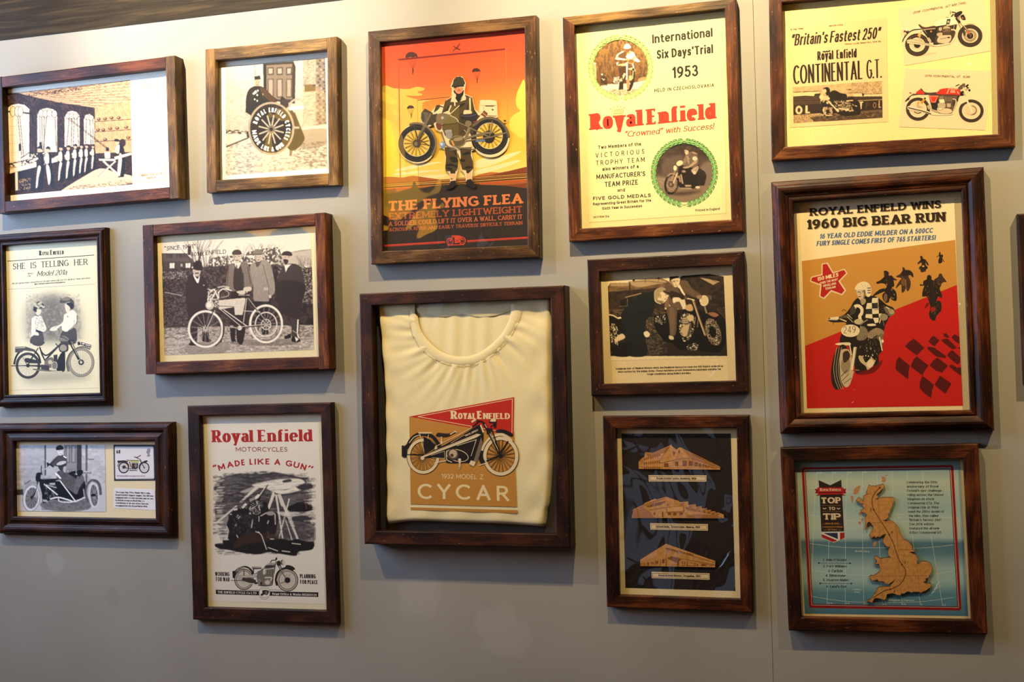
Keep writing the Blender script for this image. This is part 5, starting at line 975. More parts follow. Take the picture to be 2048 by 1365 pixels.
# ------------------------------------------------------------------ N: the ride map with a raised wooden coastline
def art_N():
    root = frame('N', 'framed_map', 'framed blue map with a raised wooden outline of an island and ride route', 'picture', 'red', 'flat', 'mitre', paper('paper_mount_buff', (226, 202, 150)), FILM)
    p = Print('N', root); k = (1540, 880, .30041); p.at(*k)
    CH = (150, 182, 184); SEA = [(0, (118, 150, 152)), (.06, (140, 172, 174)), (.14, (186, 198, 180)), (.3, (160, 188, 184)), (.42, (182, 200, 190)), (.5, (166, 192, 190)), (.535, (84, 120, 138)), (.60, (92, 130, 146)), (.7, (160, 190, 190)), (.78, (160, 190, 190)), (.86, (92, 140, 156)), (1, (74, 116, 140))]
    p.grad(N('172,142 1262,132 1318,1174 232,1158'), SEA)
    # graticule
    G = (214, 222, 206)
    for x0, x1 in ((310, 275), (415, 380), (515, 500), (615, 625), (712, 750), (812, 878), (912, 1000), (1015, 1148)):
        p.line([(x0, 215), ((x0 * 2 + x1) / 3 - 6, 520), (x1, 1100)], 2, G, True)
    for y0, ym, y1 in ((320, 345, 330), (500, 545, 510), (690, 720, 700), (865, 905, 875), (1040, 1085, 1050)): p.line([(258, y0), (480, (y0 + ym) / 2 + 12), (740, ym), (1000, (y1 + ym) / 2 + 12), (1225, y1)], 2, G, True)
    for s, x, y in (('10 W', 385, 1094), ('8 W', 505, 1094), ('6 W', 630, 1098), ('4 W', 752, 1100), ('2 W', 880, 1100), ('0', 1005, 1102), ('2 E', 1146, 1106), ('10 W', 312, 224), ('8 W', 418, 224), ('6 W', 520, 222), ('4 W', 616, 221)): p.text(s, x, y, x + 8 * len(s), y, 9, G, 1, gap=.7, seg=2)
    for s, x0, y0, x1, y1 in (('Irish Sea', 568, 748, 660, 750), ('Celtic', 548, 1002, 606, 1004), ('Sea', 562, 1020, 594, 1021), ('North', 838, 504, 896, 504), ('Sea', 850, 521, 880, 521), ('English Channel', 792, 1074, 960, 1076), ('Strait of Dover', 1010, 1042, 1140, 975)): p.text(s, x0, y0, x1, y1, 12, G, .9, .7, .3, .2, gap=1.6, seg=2)
    # red border
    R = (150, 22, 20)
    def border(q, w, c):
        for a, b in zip(q, q[1:] + q[:1]): p.line([a, b], w, c)
    border(N('218,192 1212,176 1266,1130 268,1112'), 16, R); border(N('229,203 1202,188 1255,1119 278,1101'), 3, (198, 186, 170)); border(N('234,208 1197,193 1250,1114 283,1096'), 5, (110, 20, 20))
    # islands printed flat
    for s in ('602,306 580,312 560,330 555,352 562,366 580,360 592,345', '548,374 536,380 542,400 545,424 552,408 556,384', '740,250 752,246 768,252 772,270 760,284 742,278 748,266', '764,240 784,232 782,240', '690,684 704,678 710,694 694,710 686,704', '590,545 606,548 600,564 588,558', '612,520 622,528 616,545 608,540', '562,484 575,478 580,472 566,480', '590,490 614,478 618,492 600,500'): p.poly(s, (186, 134, 92), True)
    # banner
    p.part('banner'); p.at(1590, 920, .09766); BN = (44, 32, 28)
    p.poly('482,418 718,525 948,412 965,720 1000,1400 1003,1468 540,1474 505,720', BN)
    p.at(*k); p.poly('342,618 496,616 496,656 422,686 344,652', (226, 218, 200)); p.poly('344,648 344,622 454,668 430,680', (160, 30, 34)); p.poly('350,622 450,620 452,664', (44, 46, 84)); p.line('346,624 452,668', 10, (226, 218, 200)); p.poly('466,620 496,618 496,654 466,668', (170, 34, 36)); p.poly('344,650 422,684 420,672 346,640', (170, 34, 36))
    p.at(1590, 920, .09766)
    p.poly('395,600 480,600 480,690 405,690 430,645', (130, 22, 24)); p.poly('980,600 1055,595 1030,640 1050,690 980,690', (130, 22, 24)); p.poly('410,738 500,700 500,738', (150, 24, 26)); p.poly('1055,735 960,700 960,735', (150, 24, 26)); p.poly('455,572 992,570 998,705 470,718', (184, 26, 28)); p.line('485,676 970,668', 18, (60, 22, 24))
    p.part('banner_lettering'); C = (224, 206, 170)
    for s, x0, x1, h in (('R', 515, 552, 58), ('OYAL', 562, 695, 44), ('E', 712, 748, 58), ('NFIELD', 758, 940, 44)): p.text(s, x0, 642 - (x0 - 515) * .004, x1, 642 - (x1 - 515) * .004, h, C, 1.5, 1.0, .4, gap=.4)
    for dx, c in ((10, (150, 90, 50)), (0, C)):
        p.text('TOP', 532 + dx, 895 + dx, 940 + dx, 890 + dx, 122, c, 2.1, 1.2, .6, gap=.2); p.text('TO', 690 + dx, 1030 + dx, 822 + dx, 1028 + dx, 62, c, 1.9, 1.1, .5, gap=.2); p.text('TIP', 568 + dx, 1228 + dx, 940 + dx, 1226 + dx, 128, c, 2.1, 1.2, .6, gap=.2)
    p.line('550,938 942,936', 5, (170, 120, 60)); p.line('552,1058 945,1060', 5, (170, 120, 60)); p.line('570,990 605,1010 638,990', 16, C, True); p.line('858,990 890,1010 922,990', 16, C, True)
    O = (206, 140, 60); p.text('1964', 620, 1326, 728, 1326, 34, O, 1.4, .9, .4, gap=.3, seg=3); p.text('2014', 795, 1326, 902, 1326, 34, O, 1.4, .9, .4, gap=.3, seg=3); p.poly([(762 + (26 if i % 2 == 0 else 11) * math.sin(i * math.pi / 5), 1308 - (26 if i % 2 == 0 else 11) * math.cos(i * math.pi / 5)) for i in range(10)], O); p.text('Commemorating', 560, 1392, 968, 1390, 34, O, 1.3, .8, .35, gap=.3, seg=3); p.text('50 Years', 672, 1448, 858, 1446, 32, O, 1.3, .8, .35, gap=.3, seg=3); p.line('568,1318 612,1318', 5, O); p.line('912,1318 952,1318', 5, O); p.line('590,1440 650,1440', 5, O); p.line('885,1440 950,1440', 5, O)
    # place list and story
    p.part('list_lettering'); p.at(1590, 1080, .11723); T = (34, 50, 56)
    for s, x0, x1, y in (("1. John O'Groats", 474, 874, 362), ('2. Fort Williams', 476, 880, 472), ('3. Carlisle', 558, 812, 552), ('4. Silverstone', 520, 860, 632), ('5. Shepton Mallet', 474, 914, 708), ("6. Land's End", 530, 872, 818)): p.text(s, x0, y, x1, y + (x1 - x0) * .006, 42, T, 1.0, .75, .35, .2, gap=.45, seg=3)
    for y, x0, x1 in ((400, 395, 965), (746, 418, 985)): p.line([(x0, y), (x1, y + 4)], 6, T); p.poly([(x0, y - 20), (x0 + 36, y), (x0, y + 20)], T); p.poly([(x1 - 36, y - 14), (x1, y + 4), (x1 - 36, y + 22)], T)
    p.part('story_lettering'); p.at(1780, 920, .11722)
    for i, (s, x1) in enumerate((('Celebrating the 50th', 800), ('anniversary of Royal', 822), ("Enfield's epic challenge -", 915), ('riding across the United', 904), ('Kingdom on stock', 750), ('Continental GTs. The', 836), ('original ride in 1964', 824), ('used the 250cc model of', 918), ('the bike, then called', 818), ('\u201cBritain\'s fastest 250\u201d.', 880), ('The 2014 edition', 746), ('featured the all new', 836), ('535cc Continental GT.', 884))):
        x0 = 280 + i * 4.2; y = 403 + i * 71.5; p.text(s, x0, y + 2, x1, y, 40, T, 1.0, .75, .35, .2, gap=.4, seg=3)
    p.done()
    # raised wooden coastline with the burnt edge
    r = Print('N', root, y=p.y0 - .0047); r.at(1680, 930, .12458)
    a = r.q('465,318 490,330 510,345 530,325 545,345 580,330 610,325 660,318 690,305 705,320 705,355 680,390 640,430 600,465 580,485 612,490 605,520 575,550 640,530 690,515 760,518 850,515 870,550 865,590 845,620 840,660 815,700 800,760 770,790 785,825 770,845 730,880 690,885 735,905 785,885 840,905 880,940 910,970 940,1010 960,1070 990,1140 1020,1190')
    c = r.q('735,1110 690,1120 640,1160 600,1150 570,1170 550,1140 500,1180 470,1120 500,1070 530,1020 530,980 500,940 470,910 440,930 410,1030 395,1020 410,930 400,850 430,800 400,770 350,760 330,725 370,715 390,690 350,650 380,620 340,620 300,590 255,570 270,550 300,515 330,550 370,580 390,540 370,500 410,480 440,470 420,440 440,400 450,350')
    r.at(1700, 1070, .12455)
    b = r.q('910,85 960,130 1000,185 995,220 1045,275 985,268 950,275 1000,290 1060,320 1095,370 1090,410 1065,440 1100,465 1125,425 1180,418 1240,425 1290,460 1320,530 1305,600 1270,650 1265,685 1205,700 1220,730 1180,760 1230,780 1290,770 1305,800 1295,840 1240,875 1180,905 1140,925 1090,910 1020,915 985,925 930,905 880,935 820,940 815,968 750,960 690,935 640,945 595,950 580,1010 550,1045 500,1025 420,1010 380,1030 355,1085 320,1075 290,1060 262,1070 268,1045 330,1035 370,970 415,920 430,865 470,830 550,825 640,825 650,795 690,760 720,712 690,740 620,790 580,785 530,745 460,745 440,710 360,735 320,690 305,665 345,645 380,650 440,610 470,590 480,540 470,490 460,460 400,470 385,460 430,435 430,405 395,375 390,350 420,335 460,365 490,375 560,360 610,365 650,355 610,320 610,250 640,190 590,190 570,170 530,110 525,75')
    ply = mat('plywood_tan', (196, 140, 76), .6, .2); nn, ll, bb = nodes(ply)
    g = nn.new('ShaderNodeTexNoise'); g.inputs['Scale'].default_value = 160; tcn = nn.new('ShaderNodeTexCoord'); ll.new(tcn.outputs['Object'], g.inputs['Vector']); rp = ramp(nn, [(.3, (184, 128, 66)), (.7, (206, 152, 88))]); ll.new(g.outputs['Fac'], rp.inputs[0]); ll.new(rp.outputs[0], bb.inputs['Base Color'])
    burnt = mat('burnt_edge', (52, 34, 20), .8, .1)
    rr = random.Random(5); fine = []; raw = a + b + c
    for i, u in enumerate(raw):          # ragged shore
        v = raw[(i + 1) % len(raw)]; L = math.hypot(v[0] - u[0], v[1] - u[1]); n = max(1, int(L / 1.6))
        for t in range(n):
            j = .45 if t else 0; fine.append((u[0] + (v[0] - u[0]) * t / n + rr.uniform(-j, j), u[1] + (v[1] - u[1]) * t / n + rr.uniform(-j, j)))
    out = [tuple(v) for v in r.map(fine)]
    o = prism('wooden_coastline', out, p.y0 + .0002, p.y0 - .0045, ply, root); o.data.materials.append(burnt)
    for f in o.data.polygons:
        if abs(f.normal.y) < .5: f.material_index = 1
    # engraved lines on the wood
    r.part('engraving'); E1 = (112, 70, 36); E2 = (150, 98, 50)
    r.at(); r.line(fine + fine[:1], .7, (120, 78, 40))
    r.at(1680, 930, .12458)
    r.line('638,365 580,420 535,490 515,560 520,640 540,715 620,850 700,970 790,1118', 11, E1, True); r.line('600,330 615,560 630,920 640,1130', 3, E2); r.line('430,462 520,462', 3, E2); r.line('510,925 640,920 860,918', 3, E2); r.line('895,970 910,1080 930,1360', 3, E2)
    for x, y in ((638, 365), (540, 715), (790, 1118)): r.ell(x, y, 16, 16, E1)
    r.text('5', 480, 735, 505, 735, 40, E1, .8, slant=.2); r.text('4', 815, 1095, 850, 1095, 40, E1, .8, slant=.2)
    r.at(1700, 1070, .12455)
    r.line('628,0 680,100 730,240 770,360 832,472 885,550 890,620 860,710 810,780 740,830 645,870 560,890 460,950 370,1010', 12, E1, True); r.line('490,380 520,660 520,1030', 3, E2); r.line('775,250 800,660 820,940', 3, E2); r.line('1070,330 1090,660 1110,900', 3, E2); r.line('640,240 1000,235', 3, E2); r.line('380,660 1250,650', 3, E2); r.line('750,0 770,240', 3, E2)
    for x, y in ((832, 472), (645, 870)): r.ell(x, y, 16, 16, E1)
    r.text('3', 865, 460, 890, 460, 40, E1, .8, slant=.2); r.text('2', 695, 918, 722, 918, 40, E1, .8, slant=.2)
    r.done()
art_N()
# ------------------------------------------------------------------ M: three cut wooden factory fronts on black card
def art_M():
    root = frame('M', 'framed_factory_panel', 'dark framed black panel with three wooden factory fronts and name plates', 'picture', 'red', 'flat', 'mitre', paper('paper_mount_pale', (232, 212, 162)), FILM)
    p = Print('M', root); p.at(1190, 820, .30784); p.part('black_card'); p.poly('172,155 882,155 912,1178 198,1158', (34, 27, 26)); p.done()
    y0 = p.y0; ply = mat('plywood_tan', (196, 140, 76)); dk, md, lt = (132, 80, 36), (164, 108, 54), (212, 158, 94)
    r = Print('M', root, y=y0 - .0035)
    def front(name, s):
        o = prism(name, [tuple(v) for v in r.map(r.q(s))], y0, y0 - .0032, ply, root); r.part('engraving' if name == 'wooden_mill' else 'engraving.1' if name == 'wooden_works' else 'engraving.2')
    # 1 mill with gables
    r.at(1260, 880, .09766); front('wooden_mill', '185,450 255,375 298,355 320,255 465,270 840,110 850,85 862,130 955,205 990,170 1020,158 1050,165 1850,555 1850,612 185,595')
    r.poly('320,262 465,275 470,300 400,330 370,350 340,300', md); r.poly('470,272 820,130 700,260 420,340 400,320', md); r.poly('870,230 940,250 900,330', dk); r.poly('1060,180 1200,240 1840,560 1840,575 1300,400 1220,330', md); r.line('1000,270 960,410', 4, dk); r.line('930,405 1210,370 1850,575', 6, dk)
    for k in range(6): r.poly([(1250 + k * 110, 280 + k * 46), (1330 + k * 100, 310 + k * 46), (1420 + k * 90, 370 + k * 38), (1350 + k * 95, 350 + k * 38)], dk)
    r.poly('995,215 1010,205 1028,215 1028,275 995,272', dk); r.line('1210,340 1210,600', 4, dk)
    for j in range(3):
        for i in range(8):
            x = 292 + i * 43; y = 370 + j * 90 - (i * 12 if j == 0 else i * 5 if j == 1 else 0); r.poly([(x, y), (x + 22, y - 3), (x + 22, y + 50), (x, y + 50)], dk)
    for j in range(3):
        for i in range(5): x = 205 + i * 16; r.poly([(x, 430 + j * 55 - i * 8 * (2 - j)), (x + 8, 428 + j * 55 - i * 8 * (2 - j)), (x + 8, 465 + j * 50 - i * 4), (x, 465 + j * 50 - i * 4)], md)
    for x0, x1, t, b in ((705, 795, 475, 555), (925, 995, 440, 530), (1080, 1165, 420, 535), (1210, 1300, 425, 525), (1320, 1395, 452, 540), (1415, 1465, 478, 552), (1488, 1525, 492, 560), (1540, 1572, 505, 562), (1588, 1610, 518, 566), (1620, 1645, 525, 570), (1660, 1676, 535, 578), (1690, 1704, 545, 580), (1715, 1726, 552, 582), (1740, 1750, 560, 586), (1765, 1775, 566, 588)): r.poly([(x0, t), (x1, t + 6), (x1, b), (x0, b)], dk)
    r.line('600,480 840,430 920,415', 6, dk); r.line('820,140 700,290 620,420', 5, dk)
    # 2 saw-tooth works
    r.at(1250, 980, .10254); front('wooden_works', '140,520 165,430 160,385 380,285 385,262 580,178 630,190 800,138 1060,225 1065,245 1235,232 1240,300 1385,285 1388,335 1500,322 1502,370 1598,362 1600,400 1680,395 1682,428 1755,420 1757,455 1830,445 1930,490 1930,555 140,548')
    r.poly('165,400 380,300 580,210 800,150 700,200 400,300 170,420', md); r.poly('170,430 360,340 480,420 560,520 620,540 150,535', md); r.poly('420,320 570,260 720,230 800,220 700,290 480,340', dk); r.line('480,390 800,340', 12, md); r.poly('815,340 1160,305 1160,430 815,440', md); r.poly('835,350 1140,320 1140,410 835,425', lt)
    for x in (840, 945, 1070): r.poly([(x, 445), (x + 60, 440), (x + 60, 490), (x, 492)], dk)
    r.poly('730,430 755,430 750,530 725,530', dk); r.poly('560,440 600,440 600,490 560,490', dk); r.poly('825,275 860,275 858,308 828,308', dk); r.poly('1180,330 1400,380 1400,420 1200,390', md); r.poly('1200,500 1390,470 1800,500 1900,530 1900,545 1180,540', md)
    for x, y in ((1080, 262), (1250, 310), (1395, 345), (1510, 385), (1605, 410), (1690, 440), (1765, 465)): r.poly([(x, y), (x + 90, y - 16), (x + 40, y + 40), (x - 10, y + 50)], md)
    for x, y in ((1200, 340), (1300, 360), (1430, 395), (1530, 415), (1620, 430), (1700, 455)): r.poly([(x, y), (x + 50, y + 12), (x + 50, y + 30), (x, y + 24)], dk)
    r.line('1390,475 1390,545', 6, lt); r.line('800,340 800,535', 5, lt); r.line('580,215 575,330', 10, lt); r.line('490,270 490,330', 8, lt)
    # 3 modern hall
    r.at(1260, 1080, .09766); front('wooden_hall', '215,410 735,85 1750,440 1745,562 218,535')
    r.poly('745,155 1005,228 1000,245 745,190', dk); r.line('745,205 1000,258', 5, dk); r.line('742,100 742,540', 4, dk); r.line('1290,330 1740,462', 12, md); r.poly('760,375 840,340 1060,395 1010,430 1000,540 975,540 970,470', dk); r.line('840,335 1070,385 1740,505', 5, dk)
    r.text('ROYAL ENFIELD', 1022, 262, 1300, 335, 40, dk, 1.0, gap=.5, seg=3)
    for x0, x1, t, b in ((230, 245, 480, 520), (262, 276, 475, 520), (300, 318, 470, 525), (350, 360, 455, 525), (372, 392, 455, 525), (440, 490, 450, 495), (515, 525, 415, 530), (540, 575, 425, 490), (625, 635, 400, 535), (665, 715, 395, 475), (740, 752, 385, 535), (1075, 1090, 430, 495), (1120, 1135, 440, 500), (1170, 1185, 440, 540), (1330, 1342, 465, 545), (1370, 1400, 490, 530), (1465, 1545, 488, 535), (1552, 1562, 490, 545), (1650, 1656, 510, 552)): r.poly([(x0, t), (x1, t + 2), (x1, b), (x0, b)], dk)
    r.poly('1210,455 1330,480 1330,495', md); r.line('880,530 900,512 970,510', 7, dk, True); r.line('1040,518 1330,530', 6, dk); r.line('1570,500 1730,515', 8, dk); r.poly('400,460 490,455 480,500', md)
    r.done()
    # name plates
    t = Print('M', root, y=y0 - .0009)
    def plate(o, s, txt, x0, yy0, x1, yy1):
        t.at(*o); q = t.q(s); prism('name_plate', [tuple(v) for v in t.map(q)], y0, y0 - .0006, mat('plate_buff', (226, 200, 156), .6), root)
        c = np.mean(q, 0); inn = [(c[0] + (v[0] - c[0]) * .965, c[1] + (v[1] - c[1]) * .66) for v in q]; t.part('plate_lettering' + {1926: '', 1955: '.1', 2013: '.2'}[int(txt[-4:])])
        kx, ky, kk = t.ox, t.oy, t.k; t.at(); t.line(inn, .5, (60, 44, 34), False, True); t.at(kx, ky, kk)
        t.text(txt, x0, yy0, x1, yy1, 40, (46, 34, 28), 1.5, .95, .35, gap=.35, seg=3)
    plate((1260, 880, .09766), '382,727 1568,730 1568,860 388,855', 'Royal Enfield Cycles, Redditch, 1926', 548, 810, 1358, 814)
    plate((1250, 980, .10254), '492,655 1618,672 1618,800 498,780', 'Enfield India, Tiruvottiyur, Madras, 1955', 602, 738, 1468, 750)
    plate((1260, 1080, .09766), '443,657 1630,690 1632,822 448,788', 'Royal Enfield Motors, Oragadam, 2013', 588, 748, 1444, 766)
    t.done()
art_M()
# ------------------------------------------------------------------ H: the boxed T-shirt
def art_H():
    F = FR['H']
    root = frame('H', 'display_frame', 'deep dark brown display frame boxing a folded cream shirt', 'display frame', 'dark', 'flat', 'mitre', paper('board_charcoal', (66, 62, 60)), FILM2, my=-.012)
    sh = thing('t_shirt', 'folded cream cotton shirt printed with a black motorcycle and red pennant', 'T-shirt', (F['c'][0], 0, F['c'][1]), F['t'])
    P = Print('H', sh); y1 = P.y0 + .00025            # front plane of the shirt
    cot = mat('cotton_cream', (232, 218, 174), .85, .1); n, l, b = nodes(cot)
    tc = n.new('ShaderNodeTexCoord'); mp = n.new('ShaderNodeMapping'); mp.inputs['Scale'].default_value = (260, 260, 1400); g = n.new('ShaderNodeTexNoise'); g.inputs['Scale'].default_value = 1; g.inputs['Detail'].default_value = 2
    l.new(tc.outputs['Object'], mp.inputs[0]); l.new(mp.outputs[0], g.inputs['Vector']); bp = n.new('ShaderNodeBump'); bp.inputs['Strength'].default_value = .25; bp.inputs['Distance'].default_value = .0006; l.new(g.outputs['Fac'], bp.inputs['Height']); l.new(bp.outputs[0], b.inputs['Normal'])
    rp = ramp(n, [(.3, (226, 210, 164)), (.7, (236, 224, 182))]); l.new(g.outputs['Fac'], rp.inputs[0]); l.new(rp.outputs[0], b.inputs['Base Color']); b.inputs['Sheen Weight'].default_value = .1
    P.at(740, 590, .18311)
    inner = P.map(smooth(P.q('520,235 530,310 560,400 640,510 750,605 880,660 1000,676 1150,650 1300,560 1430,430 1510,290 1535,190 1540,100'), False, 5))
    outer = P.map(smooth(P.q('430,150 436,290 470,440 560,585 700,700 850,757 1000,776 1200,742 1390,612 1520,470 1600,330 1640,240 1660,100'), False, 5))
    P.at(700, 560, .41035)
    L = P.map(smooth(P.q('128,90 138,215 150,360 163,520 168,800 172,1100 170,1150 176,1196'), False, 12)); R = P.map(smooth(P.q('985,80 978,190 975,400 978,620 980,900 968,1080 958,1130 948,1208'), False, 12))
    L = L[np.argsort(-L[:, 1])]; R = R[np.argsort(-R[:, 1])]
    neck = np.vstack([(inner + outer[:len(inner)]) / 2])
    from_z = lambda C, z: np.interp(-z, -C[:, 1], C[:, 0])
    zt, zb = F['h'] / 2 - F['b'][2] + .004, P.map(P.q('560,1204'))[0][1]
    nx, ny = 90, 110; V = []; inside = []
    def in_poly(x, z, Q):
        c = False; k = len(Q)
        for i in range(k):
            x0, z0 = Q[i]; x1, z1 = Q[(i + 1) % k]
            if (z0 > z) != (z1 > z) and x < (x1 - x0) * (z - z0) / (z1 - z0) + x0: c = not c
        return c
    hole = [tuple(q) for q in neck] + [(neck[-1][0], zt + .05), (neck[0][0], zt + .05)]
    cx, cz = neck[len(neck) // 2]; nmid = P.map([(925, 640)])[0]
    bottom = P.map(smooth(P.q('176,1196 300,1180 500,1186 700,1192 850,1200 948,1208'), False, 6)); bottom = bottom[np.argsort(bottom[:, 0])]
    for j in range(ny + 1):
        for i in range(nx + 1):
            v = j / ny; u = i / nx; z = zt + (zb - zt) * v; xl, xr = from_z(L, z), from_z(R, z); x = xl + (xr - xl) * u
            if v > .9: z += (np.interp(x, bottom[:, 0], bottom[:, 1]) - zb) * (v - .9) / .1
            e = min(u, 1 - u) * (xr - xl); eb = (1 - v) * (zt - zb); r = .012
            h = 0.
            if e < r: h += .010 * (1 - math.sqrt(max(0, 1 - (1 - e / r) ** 2)))
            if eb < r: h += .010 * (1 - math.sqrt(max(0, 1 - (1 - eb / r) ** 2)))
            # gathers radiating from the collar
            dx, dz = x - nmid[0], z - nmid[1]; rr = math.hypot(dx, dz); an = math.atan2(dz, dx)
            rc = .125; f = math.exp(-max(0, rr - rc) / .045) * (1 if rr > rc * .8 else 0)
            h += f * (.0011 * math.sin(an * 23 + 1.3) + .0009 * math.sin(an * 41 + 4 * rr / .05) + .001 * math.sin(an * 9 + 2))
            # soft creases at the sides and under the print
            h += .0016 * math.exp(-((x - xr + .03) / .016) ** 2) * math.sin(z * 60 + 1) + .0012 * math.exp(-((x - xl - .02) / .015) ** 2) * math.sin(z * 38)
            sx = (x - (xl + xr) / 2) / (xr - xl); wv = 1 - math.exp(-((z - zb) / .05) ** 2)
            h += .0014 * math.exp(-((z - zb - .018) / .014) ** 2) * math.sin(x * 70) * (1 if abs(sx) < .5 else 0)
            if abs(sx) > .36 and z < nmid[1] + .1: h += .0016 * (abs(sx) - .36) / .14 * math.sin(z * 90 + sx * 30)
            V.append((x, y1 + .0006 + h, z)); inside.append(in_poly(x, z, hole))
    Fc = []
    for j in range(ny):
        for i in range(nx):
            q = (j * (nx + 1) + i, j * (nx + 1) + i + 1, (j + 1) * (nx + 1) + i + 1, (j + 1) * (nx + 1) + i)
            if sum(inside[k] for k in q) < 3: Fc.append(q)
    # sides run back to the board
    m = len(V); ring = [j * (nx + 1) for j in range(ny + 1)] + [ny * (nx + 1) + i for i in range(1, nx + 1)] + [j * (nx + 1) + nx for j in range(ny - 1, -1, -1)]
    for k in ring: V.append((V[k][0], -.0125, V[k][2]))
    for a in range(len(ring) - 1): Fc.append((ring[a], ring[a + 1], m + a + 1, m + a))
    o = obj('shirt_front', pydata('shirt_front', V, Fc), cot, sh)
    for f in o.data.polygons: f.use_smooth = True
    # back of the shirt seen through the neck, with its own gathers
    V = []; Fc = []; nx2, ny2 = 60, 40; xa, xb = inner[:, 0].min() - .012, inner[:, 0].max() + .012; z0, z1 = zt, inner[:, 1].min() - .006
    for j in range(ny2 + 1):
        for i in range(nx2 + 1):
            x = xa + (xb - xa) * i / nx2; z = z0 + (z1 - z0) * j / ny2; s = (x - xa) / (xb - xa)
            V.append((x, y1 + .0055 + .0009 * math.sin(s * 42 + j * .04) * math.sin(math.pi * s) + .0006 * math.sin(s * 23 + 2), z))
    for j in range(ny2):
        for i in range(nx2): a = j * (nx2 + 1) + i; Fc.append((a, a + 1, a + nx2 + 2, a + nx2 + 1))
    o = obj('shirt_back', pydata('shirt_back', V, Fc), cot, sh)
    for f in o.data.polygons: f.use_smooth = True
    def band(name, A, B, yf, th, k=6):
        """rounded fabric band between the curves A (inner) and B (outer)"""
        V = []; Fc = []; nn = len(A)
        for a, b_ in zip(A, B):
            for t in range(k + 1):
                s = t / k; q = a * (1 - s) + b_ * s; V.append((q[0], yf - th * math.sin(math.pi * s) ** .6, q[1]))
        for i in range(nn - 1):
            for t in range(k): Fc.append((i * (k + 1) + t, i * (k + 1) + t + 1, (i + 1) * (k + 1) + t + 1, (i + 1) * (k + 1) + t))
        o = obj(name, pydata(name, V, Fc), cot, sh)
        for f in o.data.polygons: f.use_smooth = True
        return o
    band('collar', inner, outer, y1 + .0012, .0022)
    P.at(740, 590, .18311)
    bt = P.map(smooth(P.q('500,150 600,105 800,112 1000,130 1200,128 1400,108 1560,80'), False, 6)); bl = P.map(smooth(P.q('520,200 600,215 800,238 1000,216 1200,242 1380,222 1560,170'), False, 6))
    band('collar', bl, bt, y1 + .004, .0016)
    # double row of stitches along the collar
    seam = mat('stitch_tan', (206, 188, 142), .8, .1); V = []; Fc = []
    D = outer - inner; S = [outer + D * .05, outer + D * .10]
    acc = 0
    for Q in S:
        for i in range(len(Q) - 1):
            d = Q[i + 1] - Q[i]; Ln = np.hypot(*d); k = max(1, int(Ln / .0028))
            for t in range(k):
                c = Q[i] + d * (t + .5) / k; u = d / Ln * .0008; w = np.array([-u[1], u[0]]) * .7; n0 = len(V)
                for s1, s2, yy in ((-1, -1, .0005), (1, -1, .0005), (1, 1, .0005), (-1, 1, .0005), (0, 0, -.0007)): V.append((c[0] + u[0] * s1 + w[0] * s2, y1 + yy - .0006, c[1] + u[1] * s1 + w[1] * s2))
                Fc += [(n0, n0 + 1, n0 + 4), (n0 + 1, n0 + 2, n0 + 4), (n0 + 2, n0 + 3, n0 + 4), (n0 + 3, n0, n0 + 4)]
    o = obj('stitching', pydata('stitching', V, Fc), seam, sh); o['kind'] = 'stuff'
    # the print on the chest
    P.y0 = y1 - .0004; P.at(790, 780, .19048); OC, RD, CR, BK = (190, 134, 58), (190, 40, 28), (232, 214, 166), (28, 24, 24); P.part('chest_print')
    P.poly('150,282 1250,440 1280,1232 165,1202', OC); P.poly('165,1235 1285,1266 1285,1298 165,1262', OC)
    P.poly('150,282 1250,78 1245,485', RD); P.line('240,282 1232,97 1228,455', 6, CR); P.line('240,282 1228,462', 6, CR)
    P.part('pennant_lettering')
    for s, x0, x1, h in (('R', 588, 655, 84), ('OYAL', 662, 850, 62), ('E', 864, 918, 84), ('NFIELD', 926, 1208, 62)): P.text(s, x0, 307 + (x0 - 588) * .002, x1, 307 + (x1 - 588) * .002, h, CR, 2.0, .9, .45, gap=.3, seg=6)
    P.part('print_lettering')
    P.text('1932 MODEL Z', 490, 932, 928, 940, 48, CR, .85, gap=1.0)
    for ch, x0, x1, y in (('C', 240, 382, 1146), ('Y', 446, 588, 1148), ('C', 640, 785, 1153), ('A', 856, 1005, 1160), ('R', 1070, 1200, 1168)): P.text(ch, x0, y, x1, y + 4, 160, CR, 1.25, 1.05, seg=8)
    P.part('printed_motorcycle'); WH = (226, 204, 166)
    P.wheel(298, 698, 172, 188, WH, 34, BK, 5, (40, 30, 24), 36, 4, BK, 24, None); P.ring(298, 698, 172, 188, 5, BK); P.wheel(1112, 697, 188, 208, WH, 38, BK, 5, (40, 30, 24), 40, 4, BK, 20, None); P.ring(1112, 697, 188, 208, 5, BK)
    P.line('130,610 160,540 220,480 300,465 390,490 450,560 470,600', 38, BK, True); P.line('150,560 200,500 260,475', 8, WH, True); P.poly('72,590 118,560 130,575 125,690 105,715 72,700', BK); P.poly('80,580 110,560 130,565 100,592', WH); P.line('130,682 280,682', 10, BK)
    P.line('245,455 388,455', 20, WH); P.line('245,462 385,462', 5, BK); P.line('262,465 310,660 355,470', 7, WH); P.poly('300,490 360,520 430,580 420,610 310,670', BK)
    P.line('920,770 900,700 920,620 980,530 1060,480 1140,475 1230,540', 30, WH, True); P.line('920,690 945,600 1000,525 1070,495', 8, BK, True); P.line('900,640 905,720 930,775', 50, BK, True); P.poly('1065,425 1120,415 1190,435 1240,470 1225,495 1150,460 1068,450', BK, True); P.line('1190,540 1110,660', 14, BK)
    P.poly('300,690 500,590 700,480 880,370 910,400 930,470 920,580 870,740 830,800 790,770 550,770 520,720 300,712', BK, True); P.poly('300,690 860,462 905,470 860,500 300,712', WH); P.line('310,692 860,470', 4, (120, 108, 90)); P.line('660,480 820,388', 7, WH); P.line('420,600 660,480', 6, WH)
